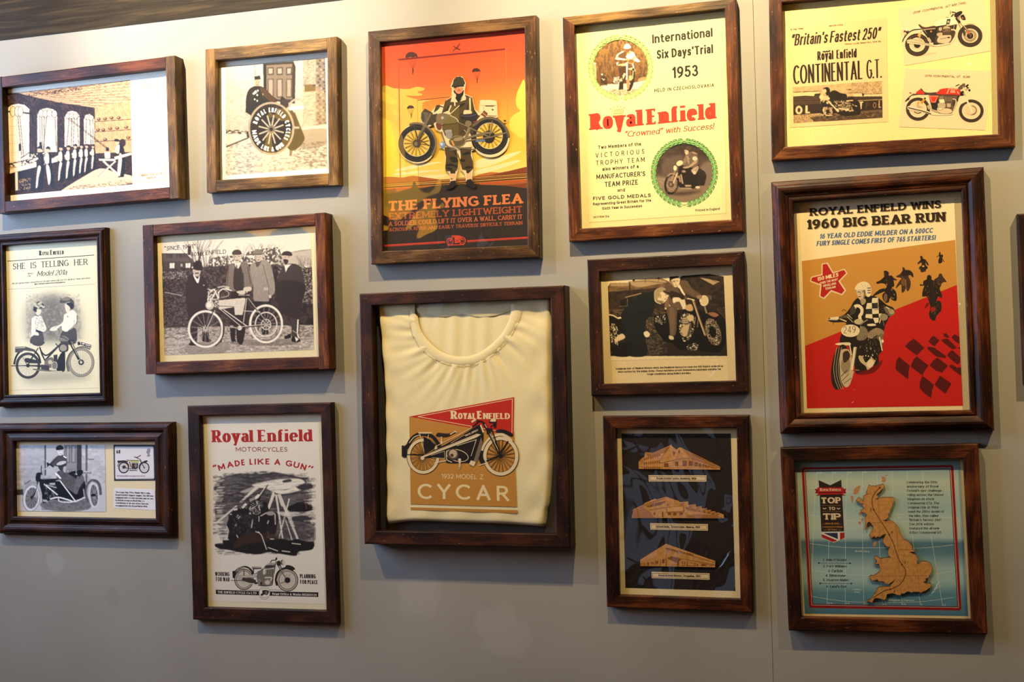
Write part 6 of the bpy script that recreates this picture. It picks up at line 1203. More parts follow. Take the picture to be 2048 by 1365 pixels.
    P.text('ROYAL ENFIELD', 742, 492, 872, 432, 20, WH, 1.2, gap=.5, seg=3); P.line('590,560 720,480 770,475', 4, WH); P.poly('640,590 850,525 800,700 780,650 700,600', BK); P.line('650,588 856,524 800,698', 6, WH); P.line('380,690 520,645 525,720 390,715', 4, WH)
    P.poly('435,470 460,452 560,460 620,435 650,440 600,470 540,495 440,490', (46, 34, 28), True); P.line('580,470 630,440 650,450', 12, WH, True); P.line('490,495 490,570', 18, WH); P.line('480,510 500,510', 5, BK); P.line('480,530 500,530', 5, BK)
    P.ell(655, 690, 122, 62, BK, 14); P.ring(655, 690, 118, 60, 7, WH, 14); P.ell(610, 680, 60, 62, (80, 64, 52)); P.ell(612, 672, 42, 44, (190, 172, 140)); P.ell(600, 690, 18, 18, (90, 50, 40)); P.line('545,640 545,730 600,762', 8, WH, True); P.ell(680, 735, 16, 14, WH); P.line('682,740 680,830', 20, WH); P.line('672,780 690,780', 4, BK); P.line('672,800 690,800', 4, BK); P.line('672,818 690,818', 8, BK)
    P.poly('905,500 925,560 880,720 850,780 820,808 785,790 830,740', (120, 106, 88)); P.poly('800,740 850,760 830,806 780,780', WH); P.line('410,770 540,745', 10, WH); P.ell(290, 718, 20, 22, WH); P.line('880,795 960,770', 10, WH)
    P.line('900,370 930,450', 16, WH); P.line('930,345 1110,690', 26, BK); P.line('945,360 1095,650', 6, WH); P.line('1010,400 1110,680', 14, BK); P.line('960,750 1100,690', 12, BK); P.line('890,320 830,380 810,385', 14, BK, True); P.line('805,340 850,310', 20, WH); P.line('860,330 900,330 940,350', 16, BK, True); P.poly('985,345 1000,310 1060,295 1068,330 1060,400 1040,395 1030,350', BK); P.poly('1000,335 1010,305 1060,298 1062,335', WH); P.line('1000,390 1050,360', 8, BK); P.poly('960,400 1010,410 1005,460 965,470', BK)
    P.done()
art_H()
# ------------------------------------------------------------------ L: the gun poster
def art_L():
    root = frame('L', 'framed_poster', 'dark framed white poster of an army gun crew above a grey motorcycle', 'picture', 'dark', 'flat', 'mitre', paper('paper_mount_ivory', (228, 218, 186)), FILM2)
    p = Print('L', root); p.at(360, 790, .35176); PW = (226, 220, 208)
    p.poly('148,150 786,156 830,1192 168,1172', PW)
    c = Tone([(426, 940), (632, 940), (632, 1118), (426, 1118)], 206, 178, PW); c.at(415, 930, .13923)
    K, N_, M_, W_ = (24, 22, 24), (58, 54, 60), (110, 104, 104), (232, 226, 214)
    blob = '180,200 300,160 480,120 650,100 890,95 1100,130 1250,160 1380,185 1490,210 1490,260 1500,320 1380,370 1500,400 1500,470 1450,510 1500,580 1515,650 1400,690 1500,740 1480,830 1540,860 1500,920 1530,960 1530,1140 1500,1220 1310,1250 1270,1310 1100,1290 900,1260 740,1290 520,1270 330,1230 150,1200 110,1140 300,1100 280,950 180,880 120,820 110,700 100,600 140,480 160,420 95,370 100,310 130,240'
    c.poly(blob, N_, True); c.speckle(blob, M_, .35, 26, 4, 4, .6, sm=True); c.speckle(blob, (150, 144, 140), .10, 18, 2.5, 14, .7, sm=True)
    c.poly('160,560 420,540 420,640 130,700', M_, True, .7); c.poly('110,720 300,740 300,900 180,880', (150, 146, 142), True, .8); c.poly('170,900 310,900 320,1080 190,1090', (198, 192, 184), True, .9); c.poly('1020,680 1500,690 1500,730 1200,760 1040,720', (200, 194, 186), True)
    for q, n_, c_ in (('80,140 260,140 260,1000 80,1000', 150, N_), ('1330,180 1530,180 1530,1200 1330,1200', 170, N_), ('200,120 1400,120 1400,170 200,170', 60, N_), ('150,1180 1300,1180 1300,1290 150,1290', 90, K), ('80,200 200,200 200,1000 80,1000', 70, PW), ('1440,200 1560,200 1560,1200 1440,1200', 90, PW), ('300,80 1300,80 1300,125 300,125', 40, PW)): c.hatch(q, c_, n_, 60, 9, -4, n_, .85)
    # lit cloud
    c.poly('640,290 800,250 1000,215 1200,200 1340,210 1400,260 1300,300 1360,350 1250,390 1060,420 920,380 840,340 740,330', W_, True); c.poly('470,390 620,330 700,310 740,340 560,400', (190, 184, 180), True, .8); c.poly('1080,230 1180,205 1210,240 1100,260', N_, True); c.poly('1280,310 1500,285 1495,345 1340,360 1290,335', N_, True)
    c.poly('1150,610 1250,560 1330,540 1440,570 1510,630 1480,665 1300,680 1170,660', K, True); c.poly('1220,750 1400,730 1470,770 1400,800 1260,800', N_, True); c.poly('1060,450 1400,420 1500,440 1380,490 1150,500', M_, True, .6); c.poly('1020,800 1530,880 1530,1100 1000,1060', M_, True, .6)
    c.speckle('1000,850 1540,830 1540,1080 1000,1050', N_, .5, 8, 2, 9, .8)
    c.blur(.7)
    # searchlights
    B = (228, 222, 210)
    for s, a in (('940,380 970,430 890,640 860,620', .95), ('970,430 1000,430 1090,1060 1070,1060', .9), ('1010,430 1050,420 1310,1060 1280,1070', .85), ('1005,430 1020,430 1080,600 1060,600', .8), ('1165,490 1185,490 1035,1060 1020,1060', .9), ('1110,780 1125,780 1230,1100 1215,1105', .8), ('690,310 740,330 490,540 455,540', .9), ('420,580 430,600 150,840 110,830', .8), ('1130,640 1170,660 1260,900 1230,880', .6)): c.poly(s, B, False, a)
    # crew and gun
    c.poly('320,1090 310,950 275,860 300,790 310,710 360,690 380,640 440,620 480,640 520,610 560,640 600,540 580,520 640,500 700,490 720,440 850,300 865,310 760,480 760,560 740,640 800,600 790,550 830,530 860,560 880,640 900,690 980,680 1010,760 1000,880 980,990 900,1000 860,960 840,1100 700,1100', K, True)
    c.poly('220,1150 220,1090 320,1080 700,1040 900,1060 1100,1070 1180,1090 1280,1070 1400,1100 1530,1120 1500,1220 1310,1250 1270,1310 1100,1290 860,1250 740,1285 500,1265 330,1230 150,1200 110,1140', K, True); c.poly('500,1020 800,980 1000,1010 1000,1080 600,1130 400,1200 380,1150', (66, 44, 30), True, .6)
    c.ell(905, 700, 60, 30, (160, 154, 146)); c.ell(985, 780, 36, 100, (40, 36, 38)); c.ell(930, 930, 60, 70, (34, 28, 28)); c.line('560,560 500,620', 36, W_); c.line('840,310 720,480', 14, W_); c.poly('660,480 730,420 750,440 700,500', W_); c.poly('600,500 680,460 690,500 610,530', (160, 154, 148)); c.poly('380,640 430,625 430,650 380,660', W_)
    for s in ('710,520 715,570', '735,590 755,660', '620,640 690,600', '740,740 740,820', '650,790 630,910', '470,740 440,780', '440,720 420,760', '760,740 850,690', '860,850 880,800', '730,960 780,1020 800,1080 850,1220', '690,960 740,980', '970,700 975,860', '900,1068 960,1070', '870,1190 1010,1240', '1210,1130 1340,1145', '1070,1240 1190,1255', '620,600 600,640', '420,1010 440,1050', '320,710 350,715'): c.line(s, 9, W_)
    c.poly('390,870 420,840 420,880 395,890', (130, 128, 140)); c.speckle('360,700 720,700 720,1000 360,1000', (70, 70, 80), .2, 4, 5, 8, .7); c.speckle('600,520 760,520 760,720 600,720', W_, .12, 2, 2, 18); c.poly('200,1050 260,1045 258,1052 235,1054 235,1090 225,1090 225,1055', K); c.line('1400,420 1420,640', 22, (120, 80, 40), a=.4)
    c.hatch('640,220 1400,220 1400,400 640,400', N_, 60, 70, 5, -8, 5, .5); c.hatch('120,420 560,420 560,640 120,640', K, 60, 70, 7, -6, 6, .6); c.hatch('1020,700 1520,700 1520,1050 1020,1050', K, 70, 60, 6, 4, 7, .5); c.grain(.05); p.part('gun_illustration'); p.add_tone(c)
    p.part('logo_lettering'); p.at(360, 790, .35176); R = (170, 34, 34); R2 = (130, 28, 34)
    p.text('Royal', 184, 270, 416, 269, 68, R, 2.0, .6, .5, gap=.15, seg=6); p.text('Enfield', 444, 268, 752, 265, 68, R, 2.0, .6, .5, gap=.15, seg=6); p.text('MOTORCYCLES', 318, 324, 612, 324, 26, R2, .95, gap=1.2)
    p.part('slogan_lettering')
    pts = [(192, 432), (222, 430), (266, 420), (308, 412), (350, 402), (395, 399), (424, 399), (444, 397), (478, 397), (536, 398), (598, 401), (644, 410), (690, 420), (722, 430), (752, 436)]
    for ch, x0, x1, y0, y1 in (('\u201c', 193, 214, 434, 428), ('M', 223, 260, 434, 422), ('A', 270, 306, 418, 411), ('D', 314, 343, 409, 405), ('E', 350, 370, 403, 401), ('L', 396, 414, 399, 398), ('I', 424, 432, 398, 398), ('K', 442, 476, 398, 397), ('E', 486, 510, 397, 397), ('A', 536, 570, 399, 401), ('G', 598, 634, 404, 411), ('U', 642, 674, 412, 420), ('N', 682, 712, 422, 432), ('\u201d', 722, 750, 432, 440)): p.text(ch, x0, y0, x1, y1, 34, R, 1.7, 1.4, gap=.1, up=(-(y1 - y0) / (x1 - x0) * -1, -1))
    p.part('motorcycle'); p.at(415, 1100, .1123); BK = (36, 32, 30); SV = (150, 142, 130); LT = (206, 198, 184)
    p.ell(1000, 720, 430, 12, (188, 178, 164)); 
    p.wheel(650, 530, 172, 190, (70, 64, 58), 44, LT, 8, (120, 110, 100), 30, 3, BK, 34, (214, 206, 192)); p.ring(650, 530, 148, 164, 22, (176, 168, 154)); p.wheel(1425, 545, 192, 202, (70, 64, 58), 48, LT, 8, (120, 110, 100), 34, 3, BK, 50, (214, 206, 192)); p.ring(1425, 545, 166, 176, 24, (176, 168, 154))
    p.line('470,500 490,420 540,350 640,310 720,320 790,380 810,440', 34, BK, True); p.line('500,400 560,335 640,315 740,345', 8, LT, True); p.line('1240,640 1220,540 1250,420 1330,350 1420,330 1530,370', 38, BK, True); p.line('1235,560 1270,430 1340,365 1430,350', 7, LT, True); p.poly('1395,285 1440,275 1520,300 1560,340 1545,360 1470,330 1395,320', BK, True); p.poly('445,385 485,375 500,400 480,510 450,505', BK); p.line('420,550 640,550', 10, BK); p.line('650,360 650,520', 14, BK); p.line('490,365 560,420', 8, BK)
    p.poly('540,465 800,455 1010,470 1140,460 1150,490 620,500 545,545', LT); p.poly('530,460 610,460 610,545 540,545', (180, 172, 158)); p.line('540,462 1140,468', 5, BK); p.line('610,492 1140,492', 5, BK); p.line('640,520 800,580 920,600', 26, BK); p.poly('620,510 760,500 860,540 880,620 800,610 640,560', (60, 54, 50)); p.line('670,600 840,605', 14, LT); p.line('640,560 760,600', 6, LT)
    p.poly('790,305 820,300 960,310 965,345 830,350 800,340', (96, 90, 84)); p.line('800,310 950,320', 10, LT); p.line('820,340 820,440', 16, BK); p.line('840,440 1000,340', 16, BK); p.line('850,435 960,360', 5, LT)
    p.poly('1000,330 1060,260 1120,235 1210,240 1205,300 1160,330 1050,345', (150, 144, 134), True); p.poly('1020,300 1080,280 1190,280 1170,320 1040,330', (64, 58, 54), True); p.line('1060,262 1200,248', 8, LT); p.line('1210,250 1180,440', 14, BK)
    p.poly('900,380 1180,340 1180,460 1160,600 1120,630 960,640 900,620 870,500', (110, 104, 96)); 
    for k in range(5): p.line([(1045 + k * 30, 350), (1035 + k * 30, 460)], 8, BK); p.line([(1060 + k * 30, 352), (1050 + k * 30, 458)], 4, LT)
    p.poly('1000,360 1040,370 1030,440 990,430', LT, True); p.line('1020,500 1140,500 1120,560', 24, LT, True); p.ell(1070, 580, 60, 54, SV); p.ell(1070, 585, 40, 36, LT); p.ell(925, 570, 30, 44, SV); p.line('900,540 960,620', 8, BK); p.line('870,490 900,560', 8, LT); p.line('900,640 1120,640 1160,590 1170,480', 10, BK, True); p.ell(960, 600, 14, 30, BK)
    p.line('1215,215 1420,540', 22, BK); p.line('1225,225 1400,500', 6, LT); p.line('1270,230 1330,350', 14, BK); p.poly('1215,150 1235,130 1245,170 1225,190 1205,170', BK); p.line('1225,190 1150,190 1120,230', 14, BK, True); p.ell(1340, 230, 34, 44, (110, 104, 98)); p.ell(1352, 225, 20, 42, LT); p.poly('1300,205 1340,170 1330,200', BK); p.poly('1240,210 1290,200 1310,260 1280,290 1240,260', BK, True); p.line('1300,600 1400,570', 8, BK); p.line('1420,430 1410,480', 4, BK); p.line('1470,430 1455,490', 4, BK)
    p.part('base_lettering')
    p.poly('150,714 920,740 920,815 150,792', (22, 20, 20)); p.poly('1110,745 1975,762 1975,845 1110,822', (22, 20, 20)); p.text('THE ENFIELD CYCLE Co LTD', 178, 775, 876, 796, 40, PW, 1.4, .9, .35, gap=.35, seg=3); p.text('Regd Office & Works REDDITCH', 1156, 806, 1940, 830, 40, PW, 1.4, .9, .35, gap=.35, seg=3)
    p.ell(1016, 772, 102, 116, PW); p.ring(1016, 772, 98, 112, 6, BK); p.poly('945,800 980,770 975,730 1030,720 1095,735 1085,780 1060,810 1010,800 970,825', (44, 40, 38), True); p.ell(1045, 770, 24, 30, (120, 112, 104)); p.line('960,705 1016,690 1072,705', 5, BK, True); p.line('960,835 1016,855 1072,835', 5, BK, True)
    for s, x0, y0, x1, y1 in (('WORKING', 136, 470, 392, 474), ('FOR WAR', 152, 562, 398, 570), ('PLANNING', 1648, 508, 1928, 514), ('FOR PEACE', 1652, 610, 1964, 618)): p.text(s, x0, y0, x1, y1, 74, (50, 44, 48), 1.15, .95, gap=.5)
    p.done()
art_L()
# ------------------------------------------------------------------ G: four men behind an early motor bicycle
def art_G():
    root = frame('G', 'framed_photograph', 'framed vintage photograph of four men standing behind an early motor bicycle', 'picture', 'warm', 'flat', 'butt', paper('paper_mount_warm', (234, 222, 180)), FILM2)
    p = Print('G', root)
    c = Tone([(322.9, 486.7), (621.9, 464.2), (628.4, 700.1), (328.8, 711.5)], 304, 234, (214, 206, 196)); c.at(310, 470, .24554)
    K, D, M_, L_, W_ = (40, 34, 34), (62, 54, 52), (112, 102, 98), (170, 160, 152), (226, 218, 208)
    # sky, far field, house
    c.gradient('0,0 1350,0 1350,300 0,300', (206, 198, 188), (226, 218, 206)); c.poly('1000,170 1270,120 1290,240 1000,260', (150, 140, 132), True, .6); c.line('1130,140 1270,118', 4, M_)
    c.poly('50,150 250,150 320,215 320,260 60,270', (92, 82, 78)); c.poly('60,215 300,220 300,300 60,300', (74, 66, 62)); c.poly('268,90 295,90 292,165 265,165', D)
    for x in (120, 250): c.poly([(x, 232), (x + 38, 230), (x + 38, 270), (x, 272)], W_); c.line([(x + 19, 232), (x + 19, 272)], 3, D)
    c.poly('210,236 225,236 225,258 210,258', L_)
    # bare trees and hedge
    rr = random.Random(11)
    def tree(x, y, h, n, w):
        for k in range(n):
            a = rr.uniform(-.5, .5); px, py = x, y
            for s in range(6): qx, qy = px + math.sin(a) * h / 6, py - h / 6; c.line([(px, py), (qx, qy)], w * (1 - s / 8), D, a=.8); px, py = qx, qy; a += rr.uniform(-.35, .35)
    tree(350, 330, 290, 9, 7); tree(395, 330, 290, 9, 8); tree(330, 250, 190, 5, 4); tree(440, 250, 200, 4, 4); tree(860, 260, 190, 9, 6); tree(720, 240, 150, 7, 5); tree(930, 250, 170, 9, 5); tree(530, 290, 130, 8, 5); tree(1190, 300, 130, 10, 5); tree(1250, 320, 130, 8, 5)
    c.speckle('440,180 620,170 900,110 1010,100 1060,260 440,300', D, .55, 5, 5, 3, .9); c.poly('60,300 200,290 420,260 600,250 1000,250 1290,270 1300,740 60,760', (72, 63, 60)); c.speckle('60,290 600,230 1290,260 1290,740 60,760', K, .5, 7, 7, 5, .8); c.speckle('60,300 600,260 640,760 60,760', (120, 110, 104), .12, 4, 3, 6, .8); c.speckle('1000,200 1290,200 1290,560 1000,560', L_, .3, 5, 3, 16, .7); c.speckle('60,300 260,300 260,360 60,360', L_, .3, 4, 3, 26, .7); c.speckle('60,560 400,560 400,770 60,770', M_, .15, 5, 4, 36, .7); c.line('80,468 220,495', 6, L_); c.line('1190,490 1280,450', 5, L_)
    # ground
    c.poly('60,760 600,745 1300,735 1330,1010 60,1010', (176, 166, 158)); c.speckle('60,755 1320,730 1320,830 60,850', (88, 80, 76), .45, 8, 2.5, 7, .8); c.speckle('60,830 1330,800 1330,1010 60,1010', (130, 120, 114), .4, 16, 3, 8, .7); c.speckle('60,760 1330,735 1330,1000 60,1000', W_, .12, 6, 2, 9, .8); c.poly('620,870 900,850 1160,850 1100,900 700,900', (110, 100, 96), True, .6); c.poly('260,890 600,880 560,960 300,980', (130, 120, 112), True, .6)
    c.blur(.4)
    # man in a bowler hat
    c.poly('250,400 290,350 330,330 385,340 415,370 435,470 440,600 430,720 440,850 390,860 380,740 350,740 340,880 290,890 280,720 260,600', (50, 43, 42), True); c.poly('315,320 345,360 365,330 350,395 318,345', W_, True); c.poly('310,280 370,282 366,320 345,340 318,325', (186, 170, 158), True); c.line('326,314 358,312', 9, K); c.poly('318,270 316,230 345,210 375,220 382,270', K, True); c.ell(348, 278, 42, 12, K, 8); c.line('392,410 404,412', 8, L_); c.poly('285,880 340,870 345,900 280,900', K, True); c.poly('390,840 450,850 452,872 390,870', K, True)
    # man in a tweed jacket
    c.poly('620,480 740,470 760,560 720,870 670,870 660,760 650,860 620,860 610,700', (46, 40, 38), True); c.poly('575,440 600,260 650,230 720,220 760,240 795,400 770,450 730,440 720,300 690,430 640,460 600,440', (124, 114, 108), True); c.poly('650,260 700,250 715,380 690,450 640,430', (58, 50, 48), True); c.poly('648,232 700,222 690,260 668,285', W_); c.line('664,245 672,300', 9, D); c.poly('636,155 700,150 700,200 670,228 642,205', (190, 176, 164), True); c.poly('636,160 652,160 650,205 642,205', (150, 136, 126), True, .7); c.line('669,182 668,196', 3, (140, 126, 116)); c.line('655,208 682,206', 7, K); c.line('648,178 662,177', 3, D); c.line('676,176 690,175', 3, D); c.poly('630,160 638,130 670,120 698,132 702,160', (72, 64, 60), True); c.line('600,270 585,430', 8, (86, 78, 74)); c.line('755,260 780,400', 8, (86, 78, 74)); c.speckle('580,230 800,230 800,450 580,450', (90, 80, 76), .35, 2, 2.4, 12, .3); c.poly('725,430 780,425 782,455 730,460', (200, 188, 174), True); c.poly('575,420 605,425 600,450 580,445', (196, 184, 170), True); c.poly('620,840 660,850 660,872 625,868', K); c.poly('670,850 715,850 715,868 665,866', K)
    # man in a long overcoat
    c.poly('775,260 830,215 880,205 940,240 975,400 970,480 930,500 920,545 810,540 800,420', (150, 140, 132), True); c.poly('810,540 930,545 940,560 800,560', K); c.speckle('780,220 970,220 970,540 790,540', (118, 108, 102), .4, 3, 6, 13, .25); c.poly('815,225 870,210 840,262 825,260', (90, 82, 78)); c.poly('810,160 875,160 870,200 845,220 818,205', (190, 176, 164), True); c.poly('798,155 815,120 850,118 876,140 876,160 830,165', (128, 118, 110), True); c.line('800,160 870,158', 6, D); c.poly('810,165 824,165 826,205 818,205', (150, 136, 126), True, .7); c.line('847,184 846,196', 3, (140, 126, 116)); c.line('826,182 842,181', 3, D); c.line('852,180 866,180', 3, D); c.line('832,205 854,204', 4, D); c.poly('885,430 925,430 922,452 885,452', (176, 166, 156)); c.line('880,240 925,420 930,540', 5, (100, 90, 86)); c.poly('925,490 950,490 948,515 928,515', (196, 184, 170)); c.poly('815,560 920,560 925,810 870,815 860,650 840,800 830,700', K)
    # man with a goatee
    c.poly('1010,320 1060,250 1130,235 1190,270 1220,390 1200,420 1190,560 1180,700 1170,850 1120,860 1105,700 1060,640 1000,560 990,460', (70, 62, 60), True); c.poly('1000,380 1220,400 1195,560 1180,680 1060,650 1000,560', (54, 47, 46), True); c.poly('1055,250 1110,240 1080,270 1065,305', W_); c.poly('1040,170 1112,165 1108,215 1075,245 1045,220', (186, 172, 160), True); c.poly('1045,200 1085,205 1080,235 1060,240', D, True); c.line('1052,182 1066,181', 3, D); c.line('1082,180 1098,179', 3, D); c.poly('1030,165 1045,140 1080,132 1112,145 1114,172 1060,168', D, True); c.poly('1050,830 1110,800 1110,840 1060,850', K); c.poly('1120,830 1180,850 1175,875 1115,870', K, True); c.line('1165,690 1160,800 1170,840', 10, W_); c.line('1120,780 1170,810', 6, L_); c.poly('1140,830 1170,850 1150,870', W_)
    # the motor bicycle
    S = (214, 206, 196)
    for cx, cy, r1, r2 in ((412, 768, 136, 145), (905, 726, 130, 150)): c.ring(cx, cy, r1, r2, 17, W_); c.ring(cx, cy, r1 - 12, r2 - 12, 5, (100, 92, 88)); c.rays(cx, cy, r1 - 14, r2 - 14, .1, 30, 1.6, (160, 150, 142), 2, 8)
    c.ring(905, 730, 88, 98, 9, S); c.ring(905, 730, 38, 42, 6, S); c.rays(905, 730, 36, 40, .1, 8, 4, S); c.ell(410, 768, 20, 22, L_); c.rays(410, 768, 32, 34, .2, 8, 3, S); c.arc(415, 770, 148, 158, -20, 60, 10, D); c.arc(905, 722, 146, 166, 215, 300, 10, D)
    c.poly('520,532 742,510 712,652 652,652 646,588 520,610', (206, 196, 184)); c.line('520,532 742,510', 5, D); c.line('515,580 645,585', 5, D); c.speckle('530,540 730,520 700,640 600,600', (160, 150, 142), .3, 6, 5, 15, .2)
    c.ell(446, 575, 34, 36, (190, 180, 168)); c.ell(440, 572, 20, 22, W_); c.line('490,470 440,560', 10, S); c.line('480,610 410,768', 9, D); c.line('490,615 420,765', 4, S); c.line('520,610 690,750', 14, (52, 46, 44)); c.line('530,605 700,745', 4, S); c.line('560,610 750,745', 7, S); c.line('745,515 715,720', 12, K); c.line('748,515 720,715', 4, S); c.line('750,510 910,715', 12, K); c.line('758,515 910,710', 3, S); c.line('690,755 870,738', 14, D); c.line('690,750 870,732', 4, S); c.ell(690, 760, 18, 18, S); c.line('610,750 690,762', 8, L_); c.line('720,620 860,628', 4, S); c.ell(625, 748, 16, 10, L_)
    c.poly('665,462 750,452 745,475 700,485', (200, 190, 178), True); c.line('680,490 770,492', 7, L_); c.line('740,460 735,520', 8, K); c.line('520,520 520,470 560,440 625,455', 9, S, True); c.line('560,445 600,470 590,500 540,510', 6, L_, True); c.line('450,465 480,445 500,480 515,520', 9, S, True); c.line('430,510 470,520 510,545', 8, L_); c.line('440,470 430,540', 7, S); c.speckle('425,440 520,440 520,590 425,590', W_, .3, 3, 3, 19, .8); c.line('510,430 560,420 580,430', 12, L_, True)
    c.line('765,760 780,800 860,830 960,810', 6, S, True); c.line('555,700 555,800 535,880', 8, D, True)
    c.levels(.008, .86, 1.08).grain(.07); p.part('photograph'); p.add_tone(c)
    p.part('handwriting'); I_ = (30, 26, 26); p.at(310, 470, .24554)
    for s, x0, y0, x1, y1 in (('\u201cSINCE', 78, 128, 200, 122), ('1901\u201d', 222, 118, 330, 108), ('THE', 90, 190, 148, 188), ('FIRST', 178, 188, 270, 184), ('ROYAL', 296, 178, 400, 170), ('ENFIELD', 412, 164, 580, 154)): p.text(s, x0, y0, x1, y1, 34, I_, .75, gap=.9, rough=1.2, slant=.05)
    p.done()
art_G()
# ------------------------------------------------------------------ I: two men inspecting a motorcycle
def art_I():
    root = frame('I', 'framed_photograph', 'small dark framed photograph of a bending man inspecting a seated rider on motorcycle', 'picture', 'dark', 'flat', 'mitre', paper('paper_sepia_cream', (226, 204, 156)), FILM)
    p = Print('I', root)
    c = Tone([(1215.3, 563), (1447, 546), (1454.6, 715.5), (1221.4, 722)], 238, 170, (228, 208, 166)); c.at(1210, 545, .18643)
    K, D, B, M_, W_ = (18, 18, 18), (40, 30, 24), (84, 60, 40), (150, 120, 84), (232, 212, 172)
    # sky and sheds
    c.poly('30,150 60,115 300,110 420,70 600,60 690,100 690,380 30,400', (128, 98, 66)); c.speckle('30,150 690,100 690,260 30,260', (92, 68, 46), .5, 10, 3, 4, .8); c.poly('270,110 420,68 600,80 660,110 540,130 360,160', (190, 160, 116), True, .8); c.poly('60,120 260,112 250,150 60,150', (170, 138, 98)); c.poly('30,210 640,160 640,400 30,400', (62, 46, 34)); c.speckle('30,210 640,160 640,400 30,400', D, .5, 12, 5, 5, .8)
    for x in (308, 435, 573): c.poly([(x - 14, 60 - (x > 400) * 26 - (x > 500) * -4), (x + 14, 58 - (x > 400) * 26), (x + 14, 92 - (x > 400) * 26), (x - 14, 94 - (x > 400) * 26)], D); c.line([(x, 90 - (x > 400) * 26), (x, 110)], 5, D)
    c.line('265,105 268,330', 12, D); c.line('250,103 460,95 690,120', 5, D); c.line('215,270 390,225', 8, (176, 146, 106)); c.poly('160,300 300,260 300,360 160,370', (30, 24, 20)); c.line('240,280 240,370', 4, M_); c.line('155,365 240,362', 4, M_)
    c.poly('800,60 850,15 1050,5 1280,45 1290,380 880,400', (58, 44, 36)); c.speckle('860,30 1280,60 1290,380 900,380', (34, 28, 24), .5, 14, 8, 6, .8); c.poly('800,60 860,10 1050,5 1080,12 900,50 830,80', K); c.poly('1020,60 1100,70 1230,100 1160,135', (180, 150, 110)); c.line('1140,80 1230,120', 4, D)
    for k in range(5): c.line([(1080 + k * 14, 245), (1080 + k * 14, 300)], 5, (130, 110, 84))
    c.poly('30,400 200,400 560,390 700,400 1300,380 1310,900 60,900', (44, 36, 30)); c.speckle('30,400 700,390 700,460 30,470', (110, 84, 58), .5, 8, 3, 7, .8); c.speckle('430,480 660,480 660,880 430,890', (96, 84, 66), .45, 6, 3, 8, .8); c.speckle('430,520 640,500 640,640 450,620', M_, .2, 5, 3, 28, .7); c.speckle('1200,380 1310,380 1310,700 1250,600', B, .4, 3, 3, 9)
    c.blur(.4)
    # motorcycles
    c.poly('530,470 640,440 760,430 860,400 960,400 1060,420 1180,440 1280,520 1300,700 1240,850 1100,860 960,830 800,830 720,760 640,740 540,600', K, True); c.poly('40,460 130,470 200,520 220,660 100,760 60,740 40,600', K, True)
    c.ell(1160, 640, 110, 200, (14, 14, 14), -18); c.ell(1160, 640, 72, 145, (52, 44, 36), -18); c.rays(1160, 640, 66, 138, .3, 26, 3, (150, 128, 96), 3, 9); c.speckle(ell_pts(1160, 640, 72, 145, -18), W_, .16, 2.4, 2.4, 11); c.ell(1155, 640, 38, 66, K, -18); c.ring(1160, 640, 74, 148, 6, (120, 100, 76), -18); c.line('1110,450 1190,440 1250,480 1290,570', 30, K, True); c.poly('1100,440 1170,430 1220,460 1170,480', (150, 100, 70), True)
    c.poly('860,370 920,340 945,390 930,415 880,410', (196, 160, 108), True); c.speckle('830,450 900,440 960,500 950,620 900,720 840,740 800,640 800,520', W_, .22, 2.4, 3, 12, sm=True); c.ell(860, 520, 36, 44, (120, 104, 78)); c.ell(850, 640, 40, 46, (96, 82, 62)); c.line('830,500 890,490', 6, W_); c.line('828,520 892,512', 5, W_); c.line('830,540 892,532', 5, W_); c.ring(850, 640, 38, 44, 6, (200, 176, 130)); c.poly('880,470 940,460 950,510 900,520', (206, 180, 130), True); c.poly('820,600 900,560 910,640 860,690 830,660', (196, 170, 124), True); c.speckle('880,790 950,760 1000,780 990,830 900,830', W_, .2, 2.4, 2.4, 13, sm=True); c.speckle('540,470 640,450 650,540 560,560', W_, .12, 2.2, 3, 15, sm=True); c.line('920,560 890,690', 24, (90, 78, 60)); c.line('970,480 960,560', 8, M_); c.line('1000,500 990,590', 6, M_)
    c.line('945,290 1000,470 1078,680', 22, (140, 114, 84)); c.line('938,295 1070,675', 5, W_); c.ell(1062, 305, 48, 58, W_); c.ell(1066, 305, 38, 48, (214, 190, 146)); c.line('990,320 1020,340', 30, K); c.line('820,290 890,282 960,300', 10, W_, True); c.line('1070,370 1090,440', 14, (150, 140, 120)); c.speckle('45,570 110,560 140,640 130,740 60,740', W_, .25, 2.6, 4, 14, sm=True); c.line('40,455 90,465 130,490', 12, W_, True); c.poly('130,485 170,478 180,495 135,500', W_)
    # seated man
    c.poly('640,150 720,100 800,90 880,95 930,170 1030,240 1000,275 940,260 860,230 880,290 800,300 830,400 700,360 680,260', (104, 82, 60), True); c.speckle('640,100 1020,100 1020,280 640,300', (74, 56, 42), .4, 4, 5, 16, .35); c.poly('780,150 800,130 860,240 840,270 800,200', W_); c.line('790,170 815,220 850,260', 14, (48, 36, 30)); c.poly('700,200 830,240 840,290 720,300', (50, 34, 28), True); c.poly('700,90 790,50 800,110 780,150 750,160 715,130', (222, 198, 156), True); c.poly('690,75 700,40 740,20 780,35 800,70 785,62 740,70 710,85 700,110', (30, 22, 18), True); c.poly('700,100 715,92 740,150 728,150', (150, 122, 88), True); c.line('756,108 760,126', 6, (160, 132, 96)); c.line('722,96 755,88', 5, (60, 44, 32)); c.line('730,105 752,98', 7, D); c.line('765,96 785,90', 6, D); c.line('750,140 775,136', 5, B); c.poly('985,250 1040,250 1030,285 990,280', (150, 124, 92), True); c.poly('725,285 740,270 800,275 820,310 770,315 735,330', W_, True)
